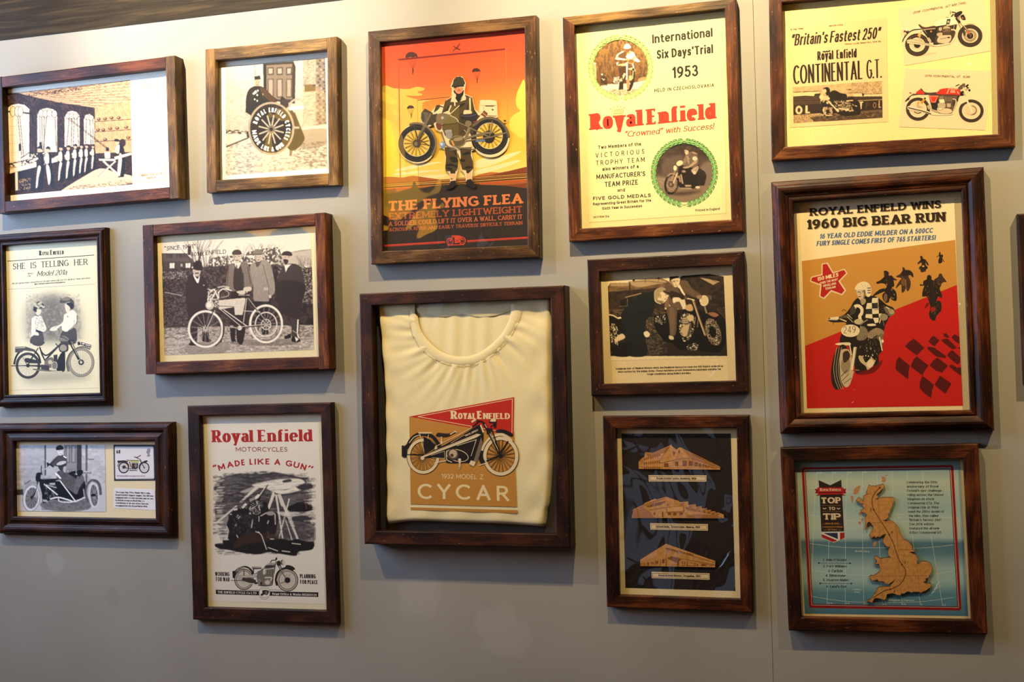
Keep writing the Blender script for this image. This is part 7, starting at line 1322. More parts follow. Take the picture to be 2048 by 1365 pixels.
    c.poly('660,400 680,370 740,360 775,400 770,480 760,660 700,680 690,560', (96, 76, 56), True); c.poly('690,400 740,390 750,520 735,660 705,650', (120, 98, 74), True, .7); c.poly('770,400 840,400 830,440 780,440', D); c.poly('690,680 730,690 735,720 690,715', (214, 190, 150), True)
    # bending man
    c.poly('170,460 210,390 290,310 380,240 470,212 530,215 535,300 530,400 500,470 450,500 440,560 430,640 430,800 300,810 230,780 230,640 200,560', (24, 30, 30), True); c.poly('240,760 430,760 440,895 250,895', (22, 26, 28), True); c.poly('80,780 260,760 280,895 90,895', K, True); c.line('200,470 340,440 500,430', 8, K, True)
    c.poly('530,215 560,175 610,160 650,180 640,215 680,240 670,280 640,320 600,335 560,320 532,290', (228, 206, 162), True); c.poly('532,225 560,176 610,160 650,178 640,205 600,215 575,250 560,300 538,290', (172, 148, 108), True); c.poly('600,335 560,322 545,300 580,300 630,312', (150, 124, 88), True); c.ell(588, 252, 15, 22, (196, 168, 124)); c.ring(588, 252, 13, 20, 4, (120, 96, 66)); c.poly('640,200 690,215 700,232 670,238', (46, 34, 26), True); c.line('645,245 668,240', 7, (70, 52, 38)); c.line('664,262 676,282 660,290', 6, (150, 122, 86)); c.line('532,300 560,326 600,338', 7, W_); c.poly('620,205 650,195 680,240 650,230', (70, 54, 40), True); c.line('640,290 655,285', 8, B); c.line('590,325 610,330', 6, B); c.poly('415,650 450,632 480,660 470,690 435,695', W_, True); c.poly('105,720 140,680 185,660 215,690 200,715 150,735 115,750', (222, 196, 150), True); c.line('110,720 115,770', 6, W_); c.line('130,740 135,780', 6, W_)
    c.grain(.08); p.part('photograph'); p.add_tone(c)
    p.part('caption_lettering'); p.at(1160, 490, .23438); I_ = (50, 38, 30)
    for s, x0, y0, x1, y1 in (('Sundaram Iyer of Madras Motors visits the Redditch factory to view the 500 Bullets ordered at', 303, 1066, 1222, 1042), ('short notice by the Indian Army. These machines prove themselves inimitably suitable for', 323, 1092, 1205, 1068), ("tough conditions along India's borders.", 570, 1112, 950, 1102)): p.text(s, x0, y0, x1, y1, 16, I_, 1.4, 1.0, .3, gap=.35, seg=2)
    p.done()
art_I()
# ------------------------------------------------------------------ A: the factory engraving
def art_A():
    root = frame('A', 'framed_print', 'framed sepia engraving of workmen lined up along a factory bench', 'picture', 'red gold red warm', 'flat', 'butt', paper('paper_mount_white', (240, 232, 212)), None)  # right rail's golden wood has the lamp glare put into its colour
    p = Print('A', root)
    c = Tone([(13.9, 187), (260.4, 160.2), (265, 369), (18.4, 391)], 250, 214, (216, 186, 150)); c.at(0, 150, .2567)
    K, D, M_, L_, W_ = (44, 30, 28), (78, 56, 50), (140, 108, 86), (196, 164, 128), (236, 222, 200)
    # ceiling and walls
    for k in range(9): c.line([(200 + k * 20, 150 + k * 9), (1020, 40 + k * 26)], 5, M_, a=.7)
    c.speckle('200,130 1020,40 1030,240 740,250', M_, .3, 9, 1.5, 4, .7); c.speckle('200,150 640,90 640,120 240,170', D, .4, 3, 2, 5)
    c.poly('55,145 140,140 300,180 460,215 740,255 740,600 60,700', (70, 52, 48)); c.speckle('55,145 300,180 740,255 740,600 60,700', (108, 84, 74), .3, 4, 8, 6, .7)
    c.poly('740,250 1025,205 1030,600 740,620', (206, 176, 138)); c.speckle('740,250 1030,205 1030,600 740,600', (178, 146, 108), .4, 2, 7, 7, .6)
    # windows with arches
    for x0, x1, t, b in ((55, 228, 225, 700), (292, 445, 258, 600), (505, 620, 280, 560), (655, 735, 305, 540)):
        m = (x0 + x1) / 2; c.poly([(x0, b), (x0, t + 40), (x0 + (x1 - x0) * .2, t + 10), (m, t), (x1 - (x1 - x0) * .2, t + 10), (x1, t + 40), (x1, b)], W_, False)
        for k in range(1, 4): c.line([(x0 + (x1 - x0) * k / 4, t + 10), (x0 + (x1 - x0) * k / 4, b)], 2, M_, a=.7)
        for k in range(1, 7): c.line([(x0, t + 40 + (b - t) * k / 7), (x1, t + 40 + (b - t) * k / 7)], 2, M_, a=.5)
    # shafting, pulleys and belts
    c.line('55,285 250,300', 12, K); c.line('290,300 450,300', 8, K); c.line('500,320 740,330', 8, K)
    for x, y in ((100, 285), (135, 285), (160, 285), (320, 300), (352, 303), (385, 300), (425, 305), (530, 320), (560, 322), (590, 325), (680, 330), (710, 335)): c.ell(x, y, 20, 40 - (x > 300) * 10 - (x > 500) * 8, W_); c.ring(x, y, 20, 40 - (x > 300) * 10 - (x > 500) * 8, 4, K)
    for s in ('140,320 170,640', '155,320 185,640', '310,320 315,560', '325,320 330,560', '345,320 345,600', '365,320 335,600', '430,320 440,590', '540,330 520,560', '560,330 555,560', '580,330 570,560', '600,330 615,560', '675,330 665,560', '700,330 710,540', '725,340 725,540'): c.line(s, 5, K)
    c.line('530,340 840,580', 5, K); c.line('550,345 850,578', 4, K); c.line('200,300 250,310 260,380', 10, K, True); c.poly('145,540 165,530 168,590 148,595', K); c.poly('305,525 325,520 328,560 308,565', K)
    # shelves
    for y0, y1 in ((365, 345), (445, 425), (520, 505)): c.line([(740, y0), (1025, y1)], 5, D)
    for x, y in ((770, 345), (820, 342), (870, 335), (925, 335), (765, 428), (805, 428), (860, 418), (915, 415), (985, 408), (820, 503), (1000, 488)): c.ell(x, y, 16, 12, (110, 80, 60)); c.ell(x - 3, y - 3, 7, 5, L_)
    # floor and bench
    c.poly('65,760 300,700 760,610 1030,600 1035,860 60,960', (92, 68, 58)); c.speckle('65,740 760,610 1030,600 1035,860 60,960', K, .5, 5, 3, 8, .7); c.poly('480,900 640,800 780,730 900,760 1030,790 1035,840 760,880 500,910', (226, 206, 176), True); c.speckle('560,870 1030,810 1035,860 500,910', M_, .35, 5, 2, 9, .7); c.poly('68,745 130,720 440,650 450,675 70,770', W_); c.poly('70,770 270,720 270,900 75,900', (56, 42, 38)); c.poly('118,760 138,755 140,900 122,900', W_); c.speckle('150,810 240,800 240,900 150,900', L_, .2, 3, 3, 10)
    c.poly('65,690 240,650 300,640 380,650 130,720 70,720', D); c.speckle('70,640 380,600 390,690 80,720', W_, .35, 3, 3, 11); c.poly('115,690 165,685 165,715 120,718', W_); c.line('160,650 230,605 240,640', 7, K)
    # workmen: head, back, legs
    def man(x, h, s, lean, apron):
        """x = feet, h = top of head, s = height"""
        f = h + s
        c.poly([(x - .02 * s, f), (x - .08 * s + lean, h + .55 * s), (x - .08 * s + lean, h + .22 * s), (x + .02 * s + lean, h + .15 * s), (x + .09 * s + lean, h + .25 * s), (x + .1 * s + lean, h + .55 * s), (x + .10 * s, f)], K, True)
        c.poly([(x - .05 * s + lean, h + .5 * s), (x + .02 * s + lean, h + .5 * s), (x + .0 * s, h + .75 * s), (x - .02 * s, f - .06 * s), (x - .06 * s, f - .04 * s)], apron, True); c.poly([(x - .07 * s + lean, h + .2 * s), (x + .01 * s + lean, h + .18 * s), (x + .02 * s + lean, h + .42 * s), (x - .08 * s + lean, h + .42 * s)], apron if lean < 10 else D, True)
        c.ell(x - .01 * s + lean, h + .075 * s, .05 * s, .07 * s, (214, 186, 156)); c.poly([(x - .07 * s + lean, h + .05 * s), (x - .02 * s + lean, h - .01 * s), (x + .05 * s + lean, h + .01 * s), (x + .06 * s + lean, h + .1 * s), (x + .02 * s + lean, h + .06 * s)], K, True); c.line([(x - .05 * s + lean, h + .28 * s), (x - .2 * s + lean, h + .36 * s)], .05 * s, apron)
    for x, h, s, l, a in ((725, 545, 190, 2, W_), (670, 540, 220, 8, W_), (632, 540, 230, 6, W_), (585, 540, 250, 4, W_), (530, 550, 260, 6, W_), (470, 552, 275, 8, W_), (395, 560, 300, -20, W_), (300, 556, 330, 12, W_)): man(x, h, s, l, a)
    c.poly('905,505 925,500 930,530 905,545', (214, 186, 156), True); c.poly('888,512 900,498 925,502 932,520 905,520', K, True); c.ell(955, 530, 26, 32, D); c.poly('920,540 960,560 972,620 970,780 940,795 920,780 935,640', K, True); c.poly('930,620 950,640 935,785 915,780', W_, True); c.poly('905,560 930,545 925,610 900,600', W_, True); c.line('915,590 875,595', 14, (214, 186, 156)); c.line('920,795 965,790', 10, K)
    # trestle table and vice
    c.poly('770,655 900,655 895,670 775,668', W_); c.line('770,790 900,670', 14, W_); c.line('805,672 925,780', 14, W_); c.line('765,792 890,672', 4, K); c.poly('890,640 1020,605 1030,620 900,660', W_); c.line('980,660 1030,700', 7, K); c.line('1020,630 970,670', 7, K); c.poly('815,602 858,600 858,650 818,650', W_); c.ell(838, 580, 14, 16, K); c.line('760,620 810,655', 6, K)
    c.levels(.008, 1.0, 1.35).grain(.10); p.part('engraving_print'); p.add_tone(c)
    p.part('caption_lettering'); p.at(0, 0, .32232); T = (196, 166, 110)
    q = '862,700 1025,680 1032,1118 864,1136'; p.line(q + ' 862,700', 3, (206, 180, 124)); p.line('868,708 1020,688 1026,1112 870,1130 868,708', 1.5, (216, 196, 146))
    p.text('ENFIELD', 876, 540, 965, 528, 20, T, .9, .6, .3, gap=.4, seg=3); p.text('CYCLES', 876, 572, 965, 560, 20, T, .9, .6, .3, gap=.4, seg=3)
    for k in range(20):
        y = 735 + k * 16.5
        if k in (6, 16): continue
        x1 = 1005 - (k * 37 % 40); p.line([(882, y), (x1, y - (x1 - 882) * .11)], 3, (222, 206, 166))
    p.text('ENFIELD CYCLE CO. LTD.', 874, 1097, 1010, 1083, 14, (150, 118, 70), 1.2, gap=.4, seg=3); p.text('REDDITCH.', 912, 1112, 970, 1106, 12, (150, 118, 70), 1.2, gap=.4, seg=3)
    p.done()
art_A()
# ------------------------------------------------------------------ B: the gun-wheel photograph
def art_B():
    root = frame('B', 'framed_photograph', 'small square golden framed photograph of a soldier behind a lettered gun wheel', 'picture', 'gold', 'flat', 'butt', paper('paper_mount_bright', (238, 232, 214)), FILM2)
    p = Print('B', root); p.at(435, 105, .28445); q = p.q('58,96 756,38 772,812 60,866')
    c = Tone(q, 200, 220, (214, 206, 196)); c.at(435, 105, .28445)
    K, D, M_, L_, W_ = (52, 42, 38), (96, 84, 76), (150, 138, 128), (196, 186, 174), (236, 230, 220)
    # wall and brick piers
    c.gradient('50,80 780,30 780,560 50,560', (228, 220, 208), (206, 196, 184)); c.poly('690,30 780,30 780,520 690,520', (170, 158, 148)); c.poly('600,40 692,36 690,520 600,510', (206, 196, 182))
    for j in range(22):
        for i in range(5):
            if (i * 7 + j * 5) % 3: c.poly([(692 + i * 20 + (j % 2) * 9, 50 + j * 22), (708 + i * 20 + (j % 2) * 9, 49 + j * 22), (708 + i * 20 + (j % 2) * 9, 62 + j * 22), (692 + i * 20 + (j % 2) * 9, 63 + j * 22)], (132, 120, 112) if (i + j) % 2 else L_)
    c.speckle('600,40 690,40 690,510 600,510', M_, .3, 6, 3, 4, .5); c.speckle('60,200 230,200 230,540 60,560', L_, .3, 10, 3, 5, .6)
    # door
    c.poly('320,80 535,62 550,100 545,360 420,345 330,300', D); c.poly('345,90 525,80 525,330 345,330', (164, 150, 138))
    for x0, x1 in ((352, 396), (416, 460), (482, 524)):
        c.poly([(x0, 106), (x1, 102), (x1, 158), (x0, 160)], (120, 106, 98)); c.poly([(x0 + 8, 114), (x1 - 8, 111), (x1 - 8, 148), (x0 + 8, 150)], L_); c.poly([(x0, 186), (x1, 184), (x1, 318), (x0, 320)], (132, 118, 108)); c.poly([(x0 + 8, 194), (x1 - 8, 192), (x1 - 8, 308), (x0 + 8, 310)], (190, 178, 166))
    c.poly('320,80 340,78 345,300 326,300', K); c.poly('612,228 690,224 690,272 612,276', (130, 112, 96)); c.line('262,90 265,160', 4, M_)
    # ground
    c.poly('50,560 220,545 560,540 780,500 780,830 50,880', (222, 214, 202)); c.speckle('60,545 230,545 220,575 60,575', D, .5, 6, 2, 6); c.speckle('60,640 780,560 780,820 60,870', (150, 146, 146), .28, 9, 3, 7, .6); c.poly('560,560 780,540 780,640 600,680', (176, 166, 154), True, .8); c.speckle('540,640 780,620 780,800 540,810', (120, 116, 116), .35, 7, 2.5, 8, .7)
    c.blur(.4)
    # soldier
    c.poly('198,420 200,330 215,270 250,240 290,235 330,250 380,300 420,345 300,380 240,450 230,440 200,425', (54, 42, 38), True); c.poly('268,190 296,188 298,225 280,240 264,225', (206, 186, 164), True); c.poly('258,168 300,162 304,188 262,194', K); c.line('258,190 305,186', 5, D)
    for x, y in ((248, 290), (262, 330), (280, 300), (284, 268), (318, 295), (222, 376), (280, 340)): c.ell(x, y, 5, 6, W_)
    c.poly('300,250 340,262 420,345 380,350 320,300', (150, 118, 60), True, .5); c.poly('215,300 240,250 262,262 240,340 220,420 202,415', (66, 54, 48), True); c.line('240,260 228,400', 4, (96, 82, 72)); c.line('300,260 330,330', 4, (96, 82, 72)); c.line('270,210 276,211', 3, K); c.line('286,209 292,209', 3, K); c.line('272,228 290,227', 4, (120, 96, 80)); c.poly('262,236 300,236 296,248 268,250', (84, 70, 62)); c.poly('245,290 270,265 280,280 255,298', W_); c.poly('200,420 215,430 215,450 202,445', L_)
    # gun barrel, far wheel
    c.poly('440,340 480,330 560,470 600,560 610,620 540,690 480,640', K, True); c.poly('500,385 606,374 608,396 505,408', W_); c.ring(560, 430, 70, 100, 14, L_); c.line('540,420 600,580', 10, D); c.poly('450,340 480,325 500,380 460,380', D, True); c.line('62,665 220,600', 9, K); c.line('66,655 225,590', 4, L_); c.poly('205,560 225,560 228,600 205,596', K); c.poly('505,690 530,688 522,730 505,730', M_)
    # the wheel
    c.ell(378, 535, 160, 182, (74, 62, 56)); c.ring(378, 535, 156, 180, 14, (188, 176, 160)); c.ring(378, 535, 144, 168, 4, (52, 42, 38)); c.ring(378, 540, 94, 108, 8, (56, 46, 42)); c.ell(378, 542, 88, 102, (66, 54, 50))
    for k in range(12):
        t = math.radians(k * 30 + 12); c.line([(378 + 22 * math.cos(t), 542 + 24 * math.sin(t)), (378 + 90 * math.cos(t), 542 + 104 * math.sin(t))], 9, (206, 196, 180))
    c.ell(378, 542, 26, 28, (150, 138, 126)); c.ell(378, 542, 13, 14, K)
    c.levels(.012, 1.12, 1.55).grain(.06); p.part('photograph'); p.add_tone(c)
    p.part('wheel_lettering'); p.at(435, 105, .28445)
    p.arctext('ROYAL ENFIELD CYCLES', 378, 540, 104, 120, 195, 395, 32, (236, 228, 212), 1.9, gap=.2); p.arctext('MADE', 378, 540, 136, 157, 178, 132, 31, (236, 228, 212), 1.9, True, gap=.2); p.arctext('LIKE A GUN', 378, 540, 136, 157, 124, 46, 31, (236, 228, 212), 1.9, True, gap=.2)
    p.done()
art_B()
# ------------------------------------------------------------------ F: two ladies advertisement
def art_F():
    root = frame('F', 'framed_advertisement', 'dark moulded framed cream advertisement of two ladies in hats above a motorcycle', 'picture', 'dark', 'mould', 'mitre', paper('paper_aged', (232, 220, 178)), None)
    p = Print('F', root); PA = (226, 216, 176); p.at(0, 440, .28571)
    p.poly('24,192 670,170 690,1212 42,1226', PA)
    c = Tone([(18, 576), (192, 576), (198, 778), (22, 778)], 178, 204, PA); c.at(5, 570, .23438)
    K, D, M_, L_ = (34, 30, 28), (74, 68, 60), (124, 116, 98), (178, 168, 138)
    for s, col, a in (('200,140 330,70 480,60 620,120 680,220 690,420 600,500 260,500 170,380 170,240', (176, 168, 138), .75), ('250,200 350,90 500,90 600,160 650,300 620,470 260,470 230,330', (138, 130, 112), .8), ('320,230 380,120 460,110 520,220 500,420 350,440', (104, 98, 86), .8), ('160,780 420,740 700,750 740,800 500,830 250,840', (150, 142, 118), .8)): c.poly(s, col, True, a)
    c.blur(7); c.speckle('200,80 660,80 680,480 200,480', (96, 90, 80), .35, 5, 5, 3, .35); c.speckle('300,180 520,180 500,440 330,440', (176, 168, 150), .25, 6, 6, 4, .4); c.blur(.6)
    W_ = (232, 224, 196)
    # lady in a flowered hat
    c.poly('240,500 250,440 290,410 340,410 350,500', D, True); c.poly('245,300 280,265 330,270 350,310 375,370 355,400 310,395 285,380 280,420 240,445 232,430 245,360', W_, True); c.line('245,300 240,440', 4, K); c.line('280,300 285,390', 3, M_); c.speckle('280,280 350,280 360,390 290,380', (150, 142, 122), .35, 2, 2, 5, .8); c.poly('285,380 340,400 350,410 290,410', K); c.poly('288,210 330,215 322,250 300,262 284,240', (214, 204, 174), True); c.line('284,262 312,268', 6, K); c.poly('262,215 270,180 300,145 330,148 366,190 350,205 300,200 290,235 270,225', K, True)
    for x, y in ((285, 180), (310, 165), (330, 180), (350, 190), (305, 190), (325, 155), (280, 165)): c.ell(x, y, 12, 10, (206, 196, 164)); c.ell(x, y, 5, 4, M_)
    c.poly('265,410 300,405 310,430 275,430', (226, 216, 186), True)
    # lady holding out her hand
    c.poly('510,400 620,370 625,500 500,500', (70, 64, 58), True); c.poly('545,245 600,215 635,255 635,320 610,360 550,400 510,385 500,350 450,390 405,390 420,365 480,340 515,310 525,260', W_, True); c.line('520,262 510,320 440,365', 4, D, True); c.line('636,260 630,330 560,395', 5, K, True); c.line('610,350 612,300', 3, M_); c.poly('405,380 440,362 470,385 430,395', (222, 212, 184), True); c.poly('535,165 570,160 575,215 555,240 538,215', (216, 206, 178), True); c.poly('545,160 600,150 612,190 590,210 570,185', K, True); c.poly('488,150 500,125 560,105 605,135 610,165 570,145 520,158', D, True); c.poly('500,130 530,108 580,115 560,135', M_, True); c.line('490,115 510,125', 5, K); c.ell(556, 272, 5, 6, K); c.poly('480,460 520,435 560,455 560,480 490,480', M_, True)
    c.grain(.05); p.part('ladies_illustration'); p.add_tone(c)
    # motorcycle
    p.part('motorcycle'); p.at(5, 570, .23438)
    p.wheel(218, 690, 105, 112, (56, 50, 46), 22, (206, 196, 160), 4, (150, 140, 116), 26, 1.6, K, 16, (216, 206, 170)); p.wheel(672, 662, 112, 124, (150, 142, 120), 20, (96, 88, 76), 3, (150, 140, 116), 30, 1.6, K, 24, (216, 206, 170)); p.ring(672, 662, 111, 123, 3, K); p.ring(218, 690, 104, 111, 3, K)
    p.line('100,680 115,620 150,570 210,550 270,565 310,610 325,670', 16, K, True); p.line('150,565 210,545 270,560', 4, (206, 196, 160), True); p.line('570,740 555,670 580,590 630,545 690,530 750,550', 14, (110, 102, 88), True); p.line('560,740 545,670 570,590 620,545', 5, K, True); p.poly('105,535 200,530 210,560 110,578', (166, 158, 132)); p.poly('110,530 200,528 280,555 275,570 180,560 170,575 110,578', D); p.line('110,540 195,536', 5, (210, 200, 168)); p.line('75,692 260,690 380,690', 7, K); p.line('260,722 420,738 510,736', 12, (120, 112, 96)); p.line('265,718 420,732', 3, K)
    p.poly('255,505 300,500 350,488 362,495 330,520 290,522', (70, 62, 54), True); p.line('318,530 340,600 370,660', 12, K); p.line('330,560 360,600 400,590 490,510', 12, K, True); p.line('335,562 362,592 395,585 480,510', 3, (200, 190, 160), True); p.line('360,650 480,520', 14, (50, 46, 42)); p.line('305,540 215,690', 8, K); p.line('220,690 380,700', 10, K); p.poly('190,640 210,625 310,650 320,670 210,665', (44, 40, 36), True); p.line('160,600 210,680', 4, K); p.line('260,600 215,690', 4, K)
    p.poly('480,520 500,495 535,488 560,510 560,560 530,575 490,570', (60, 54, 48), True); p.ell(520, 540, 32, 32, (150, 142, 122)); p.ring(520, 540, 32, 32, 4, K); p.poly('490,600 530,565 535,640 530,735 470,735 460,680', (22, 20, 20), True); p.poly('436,600 470,595 470,660 440,660', (50, 46, 42)); p.poly('370,640 430,620 440,690 400,710 360,690', (110, 102, 90), True); p.ell(408, 660, 18, 18, (190, 180, 150)); p.ell(445, 690, 26, 34, (120, 112, 98)); p.ring(445, 690, 24, 32, 4, (206, 196, 164)); p.poly('330,680 400,690 400,730 330,720', (60, 54, 48)); p.line('410,745 510,740', 10, (200, 190, 160))
    p.line('565,475 650,640', 12, K); p.line('590,480 672,660', 10, (120, 112, 98)); p.line('600,550 660,640', 6, K); p.line('560,480 610,475', 8, K); p.line('455,500 470,520', 8, K); p.line('555,472 520,450 490,445', 6, K, True); p.poly('640,490 660,485 668,510 645,518', K); p.poly('672,488 760,515 755,538 668,512', (36, 32, 30)); p.text('MP 6404', 676, 508, 752, 530, 15, (230, 222, 196), 1.3, gap=.4, seg=2, up=(.25, -1)); p.ell(672, 662, 12, 12, (190, 180, 150))
    p.part('headline_lettering'); p.at(0, 440, .28571); T = (40, 36, 32)
    for s, x0, x1, h in (('R', 275, 292, 34), ('OYAL', 296, 346, 25), ('E', 352, 368, 34), ('NFIELD', 372, 448, 25)): p.text(s, x0, 250 - (x0 - 275) * .055, x1, 250 - (x1 - 275) * .055, h, T, 1.6, .9, .35, gap=.3, seg=3)
    p.line('52,290 660,247', 5, T); p.text('SHE', 90, 348, 178, 343, 42, T, 1.0, .55, .45, gap=.5); p.text('IS', 216, 340, 256, 337, 42, T, 1.0, .55, .45, gap=.5); p.text('TELLING', 288, 334, 480, 322, 42, T, 1.0, .55, .45, gap=.5); p.text('HER', 520, 320, 615, 314, 42, T, 1.0, .55, .45, gap=.5)
    p.text('ABOUT', 192, 382, 236, 380, 10, T, 1.2, gap=.5, seg=2); p.text('THE', 192, 400, 216, 399, 10, T, 1.2, gap=.5, seg=2); p.text('Model 201a', 258, 396, 466, 384, 36, T, .9, .5, .2, .3, gap=.3)
    p.part('notice_lettering'); p.text('We are giving away a beautiful Art Booklet which will tell YOU all about them, and which', 85, 452, 632, 412, 10, T, 1.3, 1.0, .3, gap=.4, seg=2); p.part('notice_lettering.1'); p.text('also contains many interesting photos.', 242, 455, 460, 440, 10, T, 1.3, 1.0, .3, gap=.4, seg=2); p.part('rule'); p.line('55,488 666,450', 2, (96, 88, 74)); p.part('rule.1'); p.line('66,1195 690,1178', 1.5, (120, 112, 92))
    p.done()
art_F()
# ------------------------------------------------------------------ K: the sidecar photograph with the stamp
def art_K():
    root = frame('K', 'framed_photograph', 'dark moulded framed photograph of a soldier on a sidecar motorcycle beside a stamp', 'picture', 'dark', 'cushion', 'mitre', paper('paper_mount_tan', (222, 206, 166)), None)
    yb = -(FR['K']['d'] - FR['K']['rec']); p = Print('K', root, y=yb - .0007)
    def card(name, q, col): prism(name, [tuple(v) for v in p.map(q)], yb + .0002, yb - .0005, mat('card_' + name, col, .6), root)
    p.at(20, 880, .16736); q = p.q('54,64 1136,60 1150,862 66,852'); card('photo_card', q, (222, 222, 226))
    c = Tone(q, 186, 136, (196, 196, 198)); c.at(20, 880, .16736)
    K, D, M_, L_, W_ = (34, 32, 32), (72, 70, 70), (124, 122, 122), (172, 172, 174), (220, 220, 222)
    # brick wall
    c.gradient('50,60 1150,60 1150,660 50,660', (196, 196, 198), (160, 160, 162)); rr = random.Random(4)
    for j in range(19):
        for i in range(20):
            x = 55 + i * 56 + (j % 2) * 28; y = 70 + j * 30; g = rr.randint(140, 200); c.poly([(x, y), (x + 52, y), (x + 52, y + 26), (x, y + 26)], (g, g, g + 2), a=.45)
    c.poly('160,60 430,60 430,430 160,560', (150, 150, 152), False, .4); c.poly('415,60 432,60 432,430 415,430', D); c.poly('640,60 860,60 860,400 640,400', (110, 108, 108)); c.poly('660,60 800,60 800,400 660,400', (140, 140, 142)); c.poly('800,60 855,60 855,360 800,360', D); c.poly('905,60 930,60 925,520 905,520', (100, 98, 98)); c.line('930,234 1005,236', 8, D)
    for x0, x1, t, b in ((670, 715, 65, 275), (735, 785, 65, 275), (670, 715, 350, 400), (735, 785, 350, 400)): c.poly([(x0, t), (x1, t), (x1, b), (x0, b)], (92, 90, 90)); c.poly([(x0 + 10, t + 8), (x1 - 8, t + 8), (x1 - 8, b - 8), (x0 + 10, b - 8)], (156, 156, 158))
    c.poly('432,60 650,60 640,420 432,430', (178, 178, 180))
    c.poly('50,650 160,655 700,560 1150,530 1150,870 50,870', (180, 180, 182)); c.poly('400,740 900,700 960,820 700,860 420,830', (120, 118, 118), True); c.speckle('380,720 960,700 960,840 380,840', (96, 94, 94), .4, 8, 4, 6, .7); c.poly('60,600 160,590 160,660 60,665', D)
    c.blur(.6)
    # sidecar outfit
    c.poly('360,470 560,460 620,400 800,420 880,470 910,560 900,680 780,730 500,720 400,760 380,640', K, True); c.poly('360,470 560,462 560,510 380,520', (24, 22, 22)); c.line('380,468 560,460', 6, L_)
    # passenger and rider
    c.poly('470,300 540,220 580,190 640,185 680,220 680,300 640,330 580,330 500,310', (84, 82, 82), True); c.line('480,300 550,230', 30, D); c.poly('572,120 628,118 625,175 600,190 575,165', (206, 204, 204), True); c.poly('550,100 570,72 610,64 640,90 636,118 560,125', (40, 38, 38), True); c.line('585,135 600,134', 4, D); c.line('610,133 622,132', 4, D); c.line('595,168 612,167', 4, M_); c.speckle('500,190 690,190 690,320 500,320', D, .3, 4, 5, 8, .3); c.poly('640,190 680,210 675,225 640,205', W_)
    c.poly('570,380 640,370 700,410 780,460 810,500 800,640 740,620 620,520 560,450', (96, 94, 94), True); c.poly('800,450 860,420 890,480 830,580 800,650 760,610', (110, 108, 108), True); c.poly('580,305 660,290 665,360 600,365', (60, 58, 58), True); c.poly('560,290 600,262 660,255 672,275 620,300 570,305', (190, 190, 192), True); c.poly('640,330 670,320 668,390 640,380', (170, 168, 168), True); c.speckle('570,380 880,400 860,640 600,520', (62, 60, 60), .4, 4, 6, 9, .3); c.poly('700,400 770,370 790,400 740,420', K, True)
    # gun
    c.poly('860,372 970,374 978,400 960,412 860,405', (140, 138, 138)); c.line('865,380 965,382', 5, W_); c.poly('800,370 870,365 870,410 820,440', K, True)
    # wheels
    c.ell(258, 698, 102, 158, (196, 196, 198), 8); c.ell(262, 698, 76, 128, (120, 118, 118), 8); c.rays(262, 698, 74, 124, .1, 22, 3, (70, 68, 68), 5, 10); c.ring(258, 698, 102, 158, 5, D, 8); c.ell(262, 690, 14, 18, K); c.line('185,580 220,535 280,515 320,520', 26, (150, 148, 148), True); c.line('320,430 330,560 270,690', 16, K, True); c.line('350,520 320,700', 12, L_); c.line('340,530 300,690', 5, W_); c.poly('320,400 380,395 370,430 360,500 310,490', K, True)
    c.ell(1002, 665, 62, 155, (190, 190, 192), -4); c.ell(1008, 665, 44, 128, (100, 98, 98), -4); c.rays(1008, 665, 42, 124, .1, 18, 3, (170, 168, 168), 5, 10); c.ell(1000, 662, 30, 18, K); c.line('930,740 915,640 930,540 980,490 1040,500 1075,560 1085,660', 34, (96, 94, 94), True); c.line('940,700 925,620 945,540 990,495', 8, L_, True)
    # frame tubes
    c.line('410,530 570,660', 14, W_); c.line('415,535 560,575', 12, L_); c.line('600,490 780,730', 12, W_); c.line('480,710 580,690 700,720 780,740 890,690', 14, W_, True); c.line('580,700 600,740 740,745 890,695', 14, (196, 196, 198), True); c.line('880,590 895,690', 10, L_); c.line('545,400 610,465', 22, W_); c.line('550,490 600,488', 10, L_); c.poly('390,715 440,720 460,745 400,740', L_)
    c.line('380,360 440,345 500,330 550,320', 12, L_, True); c.line('380,310 375,360 385,420', 12, K, True); c.line('440,280 500,310 560,360', 18, K, True); c.poly('440,275 460,270 470,310 445,330', K); c.poly('520,330 570,320 575,350 540,370', L_, True); c.line('490,420 540,415', 20, L_); c.poly('470,520 540,515 540,540 480,540', L_); c.speckle('400,520 560,520 560,700 420,700', M_, .2, 4, 5, 12, .8); c.line('170,540 250,490', 10, K, a=.6); c.text('77 3771', 172, 540, 246, 496, 16, K, 1.4, gap=.5, seg=2)
    c.levels(.012, .80, 1.12).grain(.06); p.part('photograph'); p.add_tone(c)
    # stamp and caption cards
    p.at(215, 880, .1675); s = p.q('72,58 566,60 576,488 80,492'); card('stamp_mount', s, (30, 32, 36)); cap = p.q('78,576 566,596 576,844 76,816'); card('caption_card', cap, (218, 216, 218))
    p.part('stamp'); ST = (214, 210, 212); p.poly('92,88 546,88 556,462 100,466', ST)
    for k in range(28): x = 96 + k * 16.2; p.poly([(x, 88), (x, 80), (x + 8, 80), (x + 8, 88)], ST); p.poly([(x + 5, 465), (x + 5, 473), (x + 13, 473), (x + 13, 465)], ST)
    for k in range(23): y = 92 + k * 16.2; p.poly([(93 + k * .3, y), (85 + k * .3, y), (85 + k * .3, y + 8), (93 + k * .3, y + 8)], ST); p.poly([(546 + k * .4, y), (553 + k * .4, y), (553 + k * .4, y + 8), (546 + k * .4, y + 8)], ST)
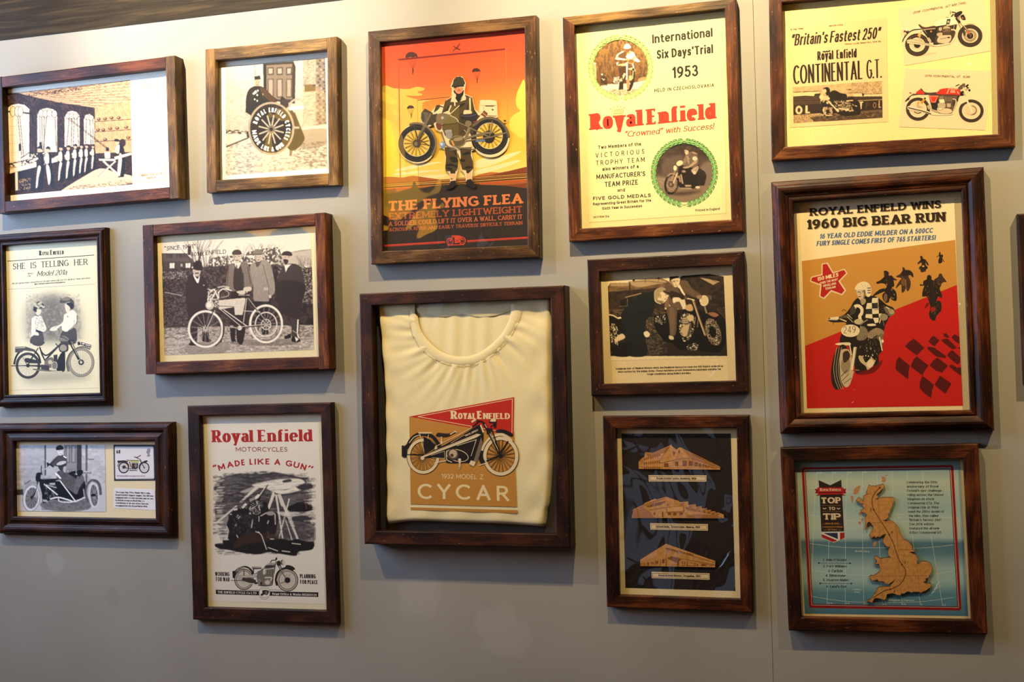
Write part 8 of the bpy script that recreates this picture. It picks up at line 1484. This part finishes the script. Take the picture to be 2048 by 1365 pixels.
    p.text('68', 108, 166, 156, 166, 44, K, 1.5, 1.1, gap=.6); p.poly('470,140 478,110 500,104 515,118 512,145 502,168 512,196 468,200 482,178 462,150', (140, 132, 144), True); p.text('1914', 114, 440, 146, 440, 14, D, 1, gap=.5, seg=2); p.text('Royal Enfield', 150, 440, 246, 440, 14, K, 1.4, gap=.4, seg=2); p.text('royal engined motor bicycle', 252, 440, 452, 440, 14, D, 1, gap=.5, seg=2)
    p.part('stamp_motorcycle')
    p.wheel(196, 334, 64, 68, (44, 40, 40), 14, (206, 200, 200), 3, (150, 144, 144), 20, 1.6, K, 14, (206, 202, 204)); p.wheel(442, 335, 62, 68, (44, 40, 40), 13, (206, 200, 200), 3, (150, 144, 144), 20, 1.6, K, 8, (206, 202, 204)); p.line('124,320 140,280 190,262 240,280 260,320', 9, K, True); p.line('380,350 384,300 420,268 470,266', 8, K, True); p.poly('125,250 200,246 250,256 240,268 140,275', (60, 42, 38)); p.ell(132, 262, 12, 14, (70, 50, 46)); p.poly('270,250 290,243 378,248 376,272 292,275', (150, 150, 80)); p.line('285,262 376,260', 8, (206, 206, 120)); p.line('275,246 380,246', 4, K); p.poly('226,240 262,242 280,236 262,252 240,250', (140, 90, 60), True); p.line('265,260 278,325', 12, (190, 120, 60)); p.line('262,262 300,350', 8, K); p.poly('290,280 370,280 366,340 340,352 300,348', (56, 46, 44)); p.ell(340, 310, 16, 24, (130, 110, 106)); p.line('250,358 360,356', 8, (170, 164, 164)); p.line('262,368 356,370', 8, K); p.line('385,235 440,335', 9, K); p.line('320,205 340,210 380,230', 9, K, True); p.line('345,215 385,195 402,186', 8, K, True); p.poly('436,252 476,246 486,262 440,268', K); p.line('200,335 290,345', 8, K); p.ell(200, 325, 22, 18, (60, 50, 48)); p.line('390,225 410,262', 8, (180, 130, 90))
    p.part('caption_lettering'); I_ = (48, 44, 46)
    for i, (t, x1) in enumerate((('The iconic 6hp 770cc Model 180 v-twin,', 512), ("Royal Enfield's biggest engine. The 180 was", 548), ('equipped with a Lewis machine gun for use', 550), ('by British troops in World War I, a', 442), ('contribution to the war effort that was', 492), ('recognised by the Royal Mail in 1968.', 480))): y = 636 + i * 32; p.text(t, 98, y, x1, y + (x1 - 98) * .03, 20, I_, 1.3, .95, .3, gap=.35, seg=2)
    p.done()
art_K()
# ------------------------------------------------------------------ O: the picture cut off by the right edge of the view
FR['O'] = dict(c=(.492, .104), w=.42, h=.33, t=.004, b=(.03, .03, .03, .03), d=.022, rec=.012, H=(1, 0, 0, 0, 1, 0, 0, 0, 1))
frame('O', 'framed_picture', 'dark picture frame at the far right, only its left rail in view', 'picture', 'dark', 'flat', 'mitre', paper('paper_dark_umber', (52, 44, 36)), None)
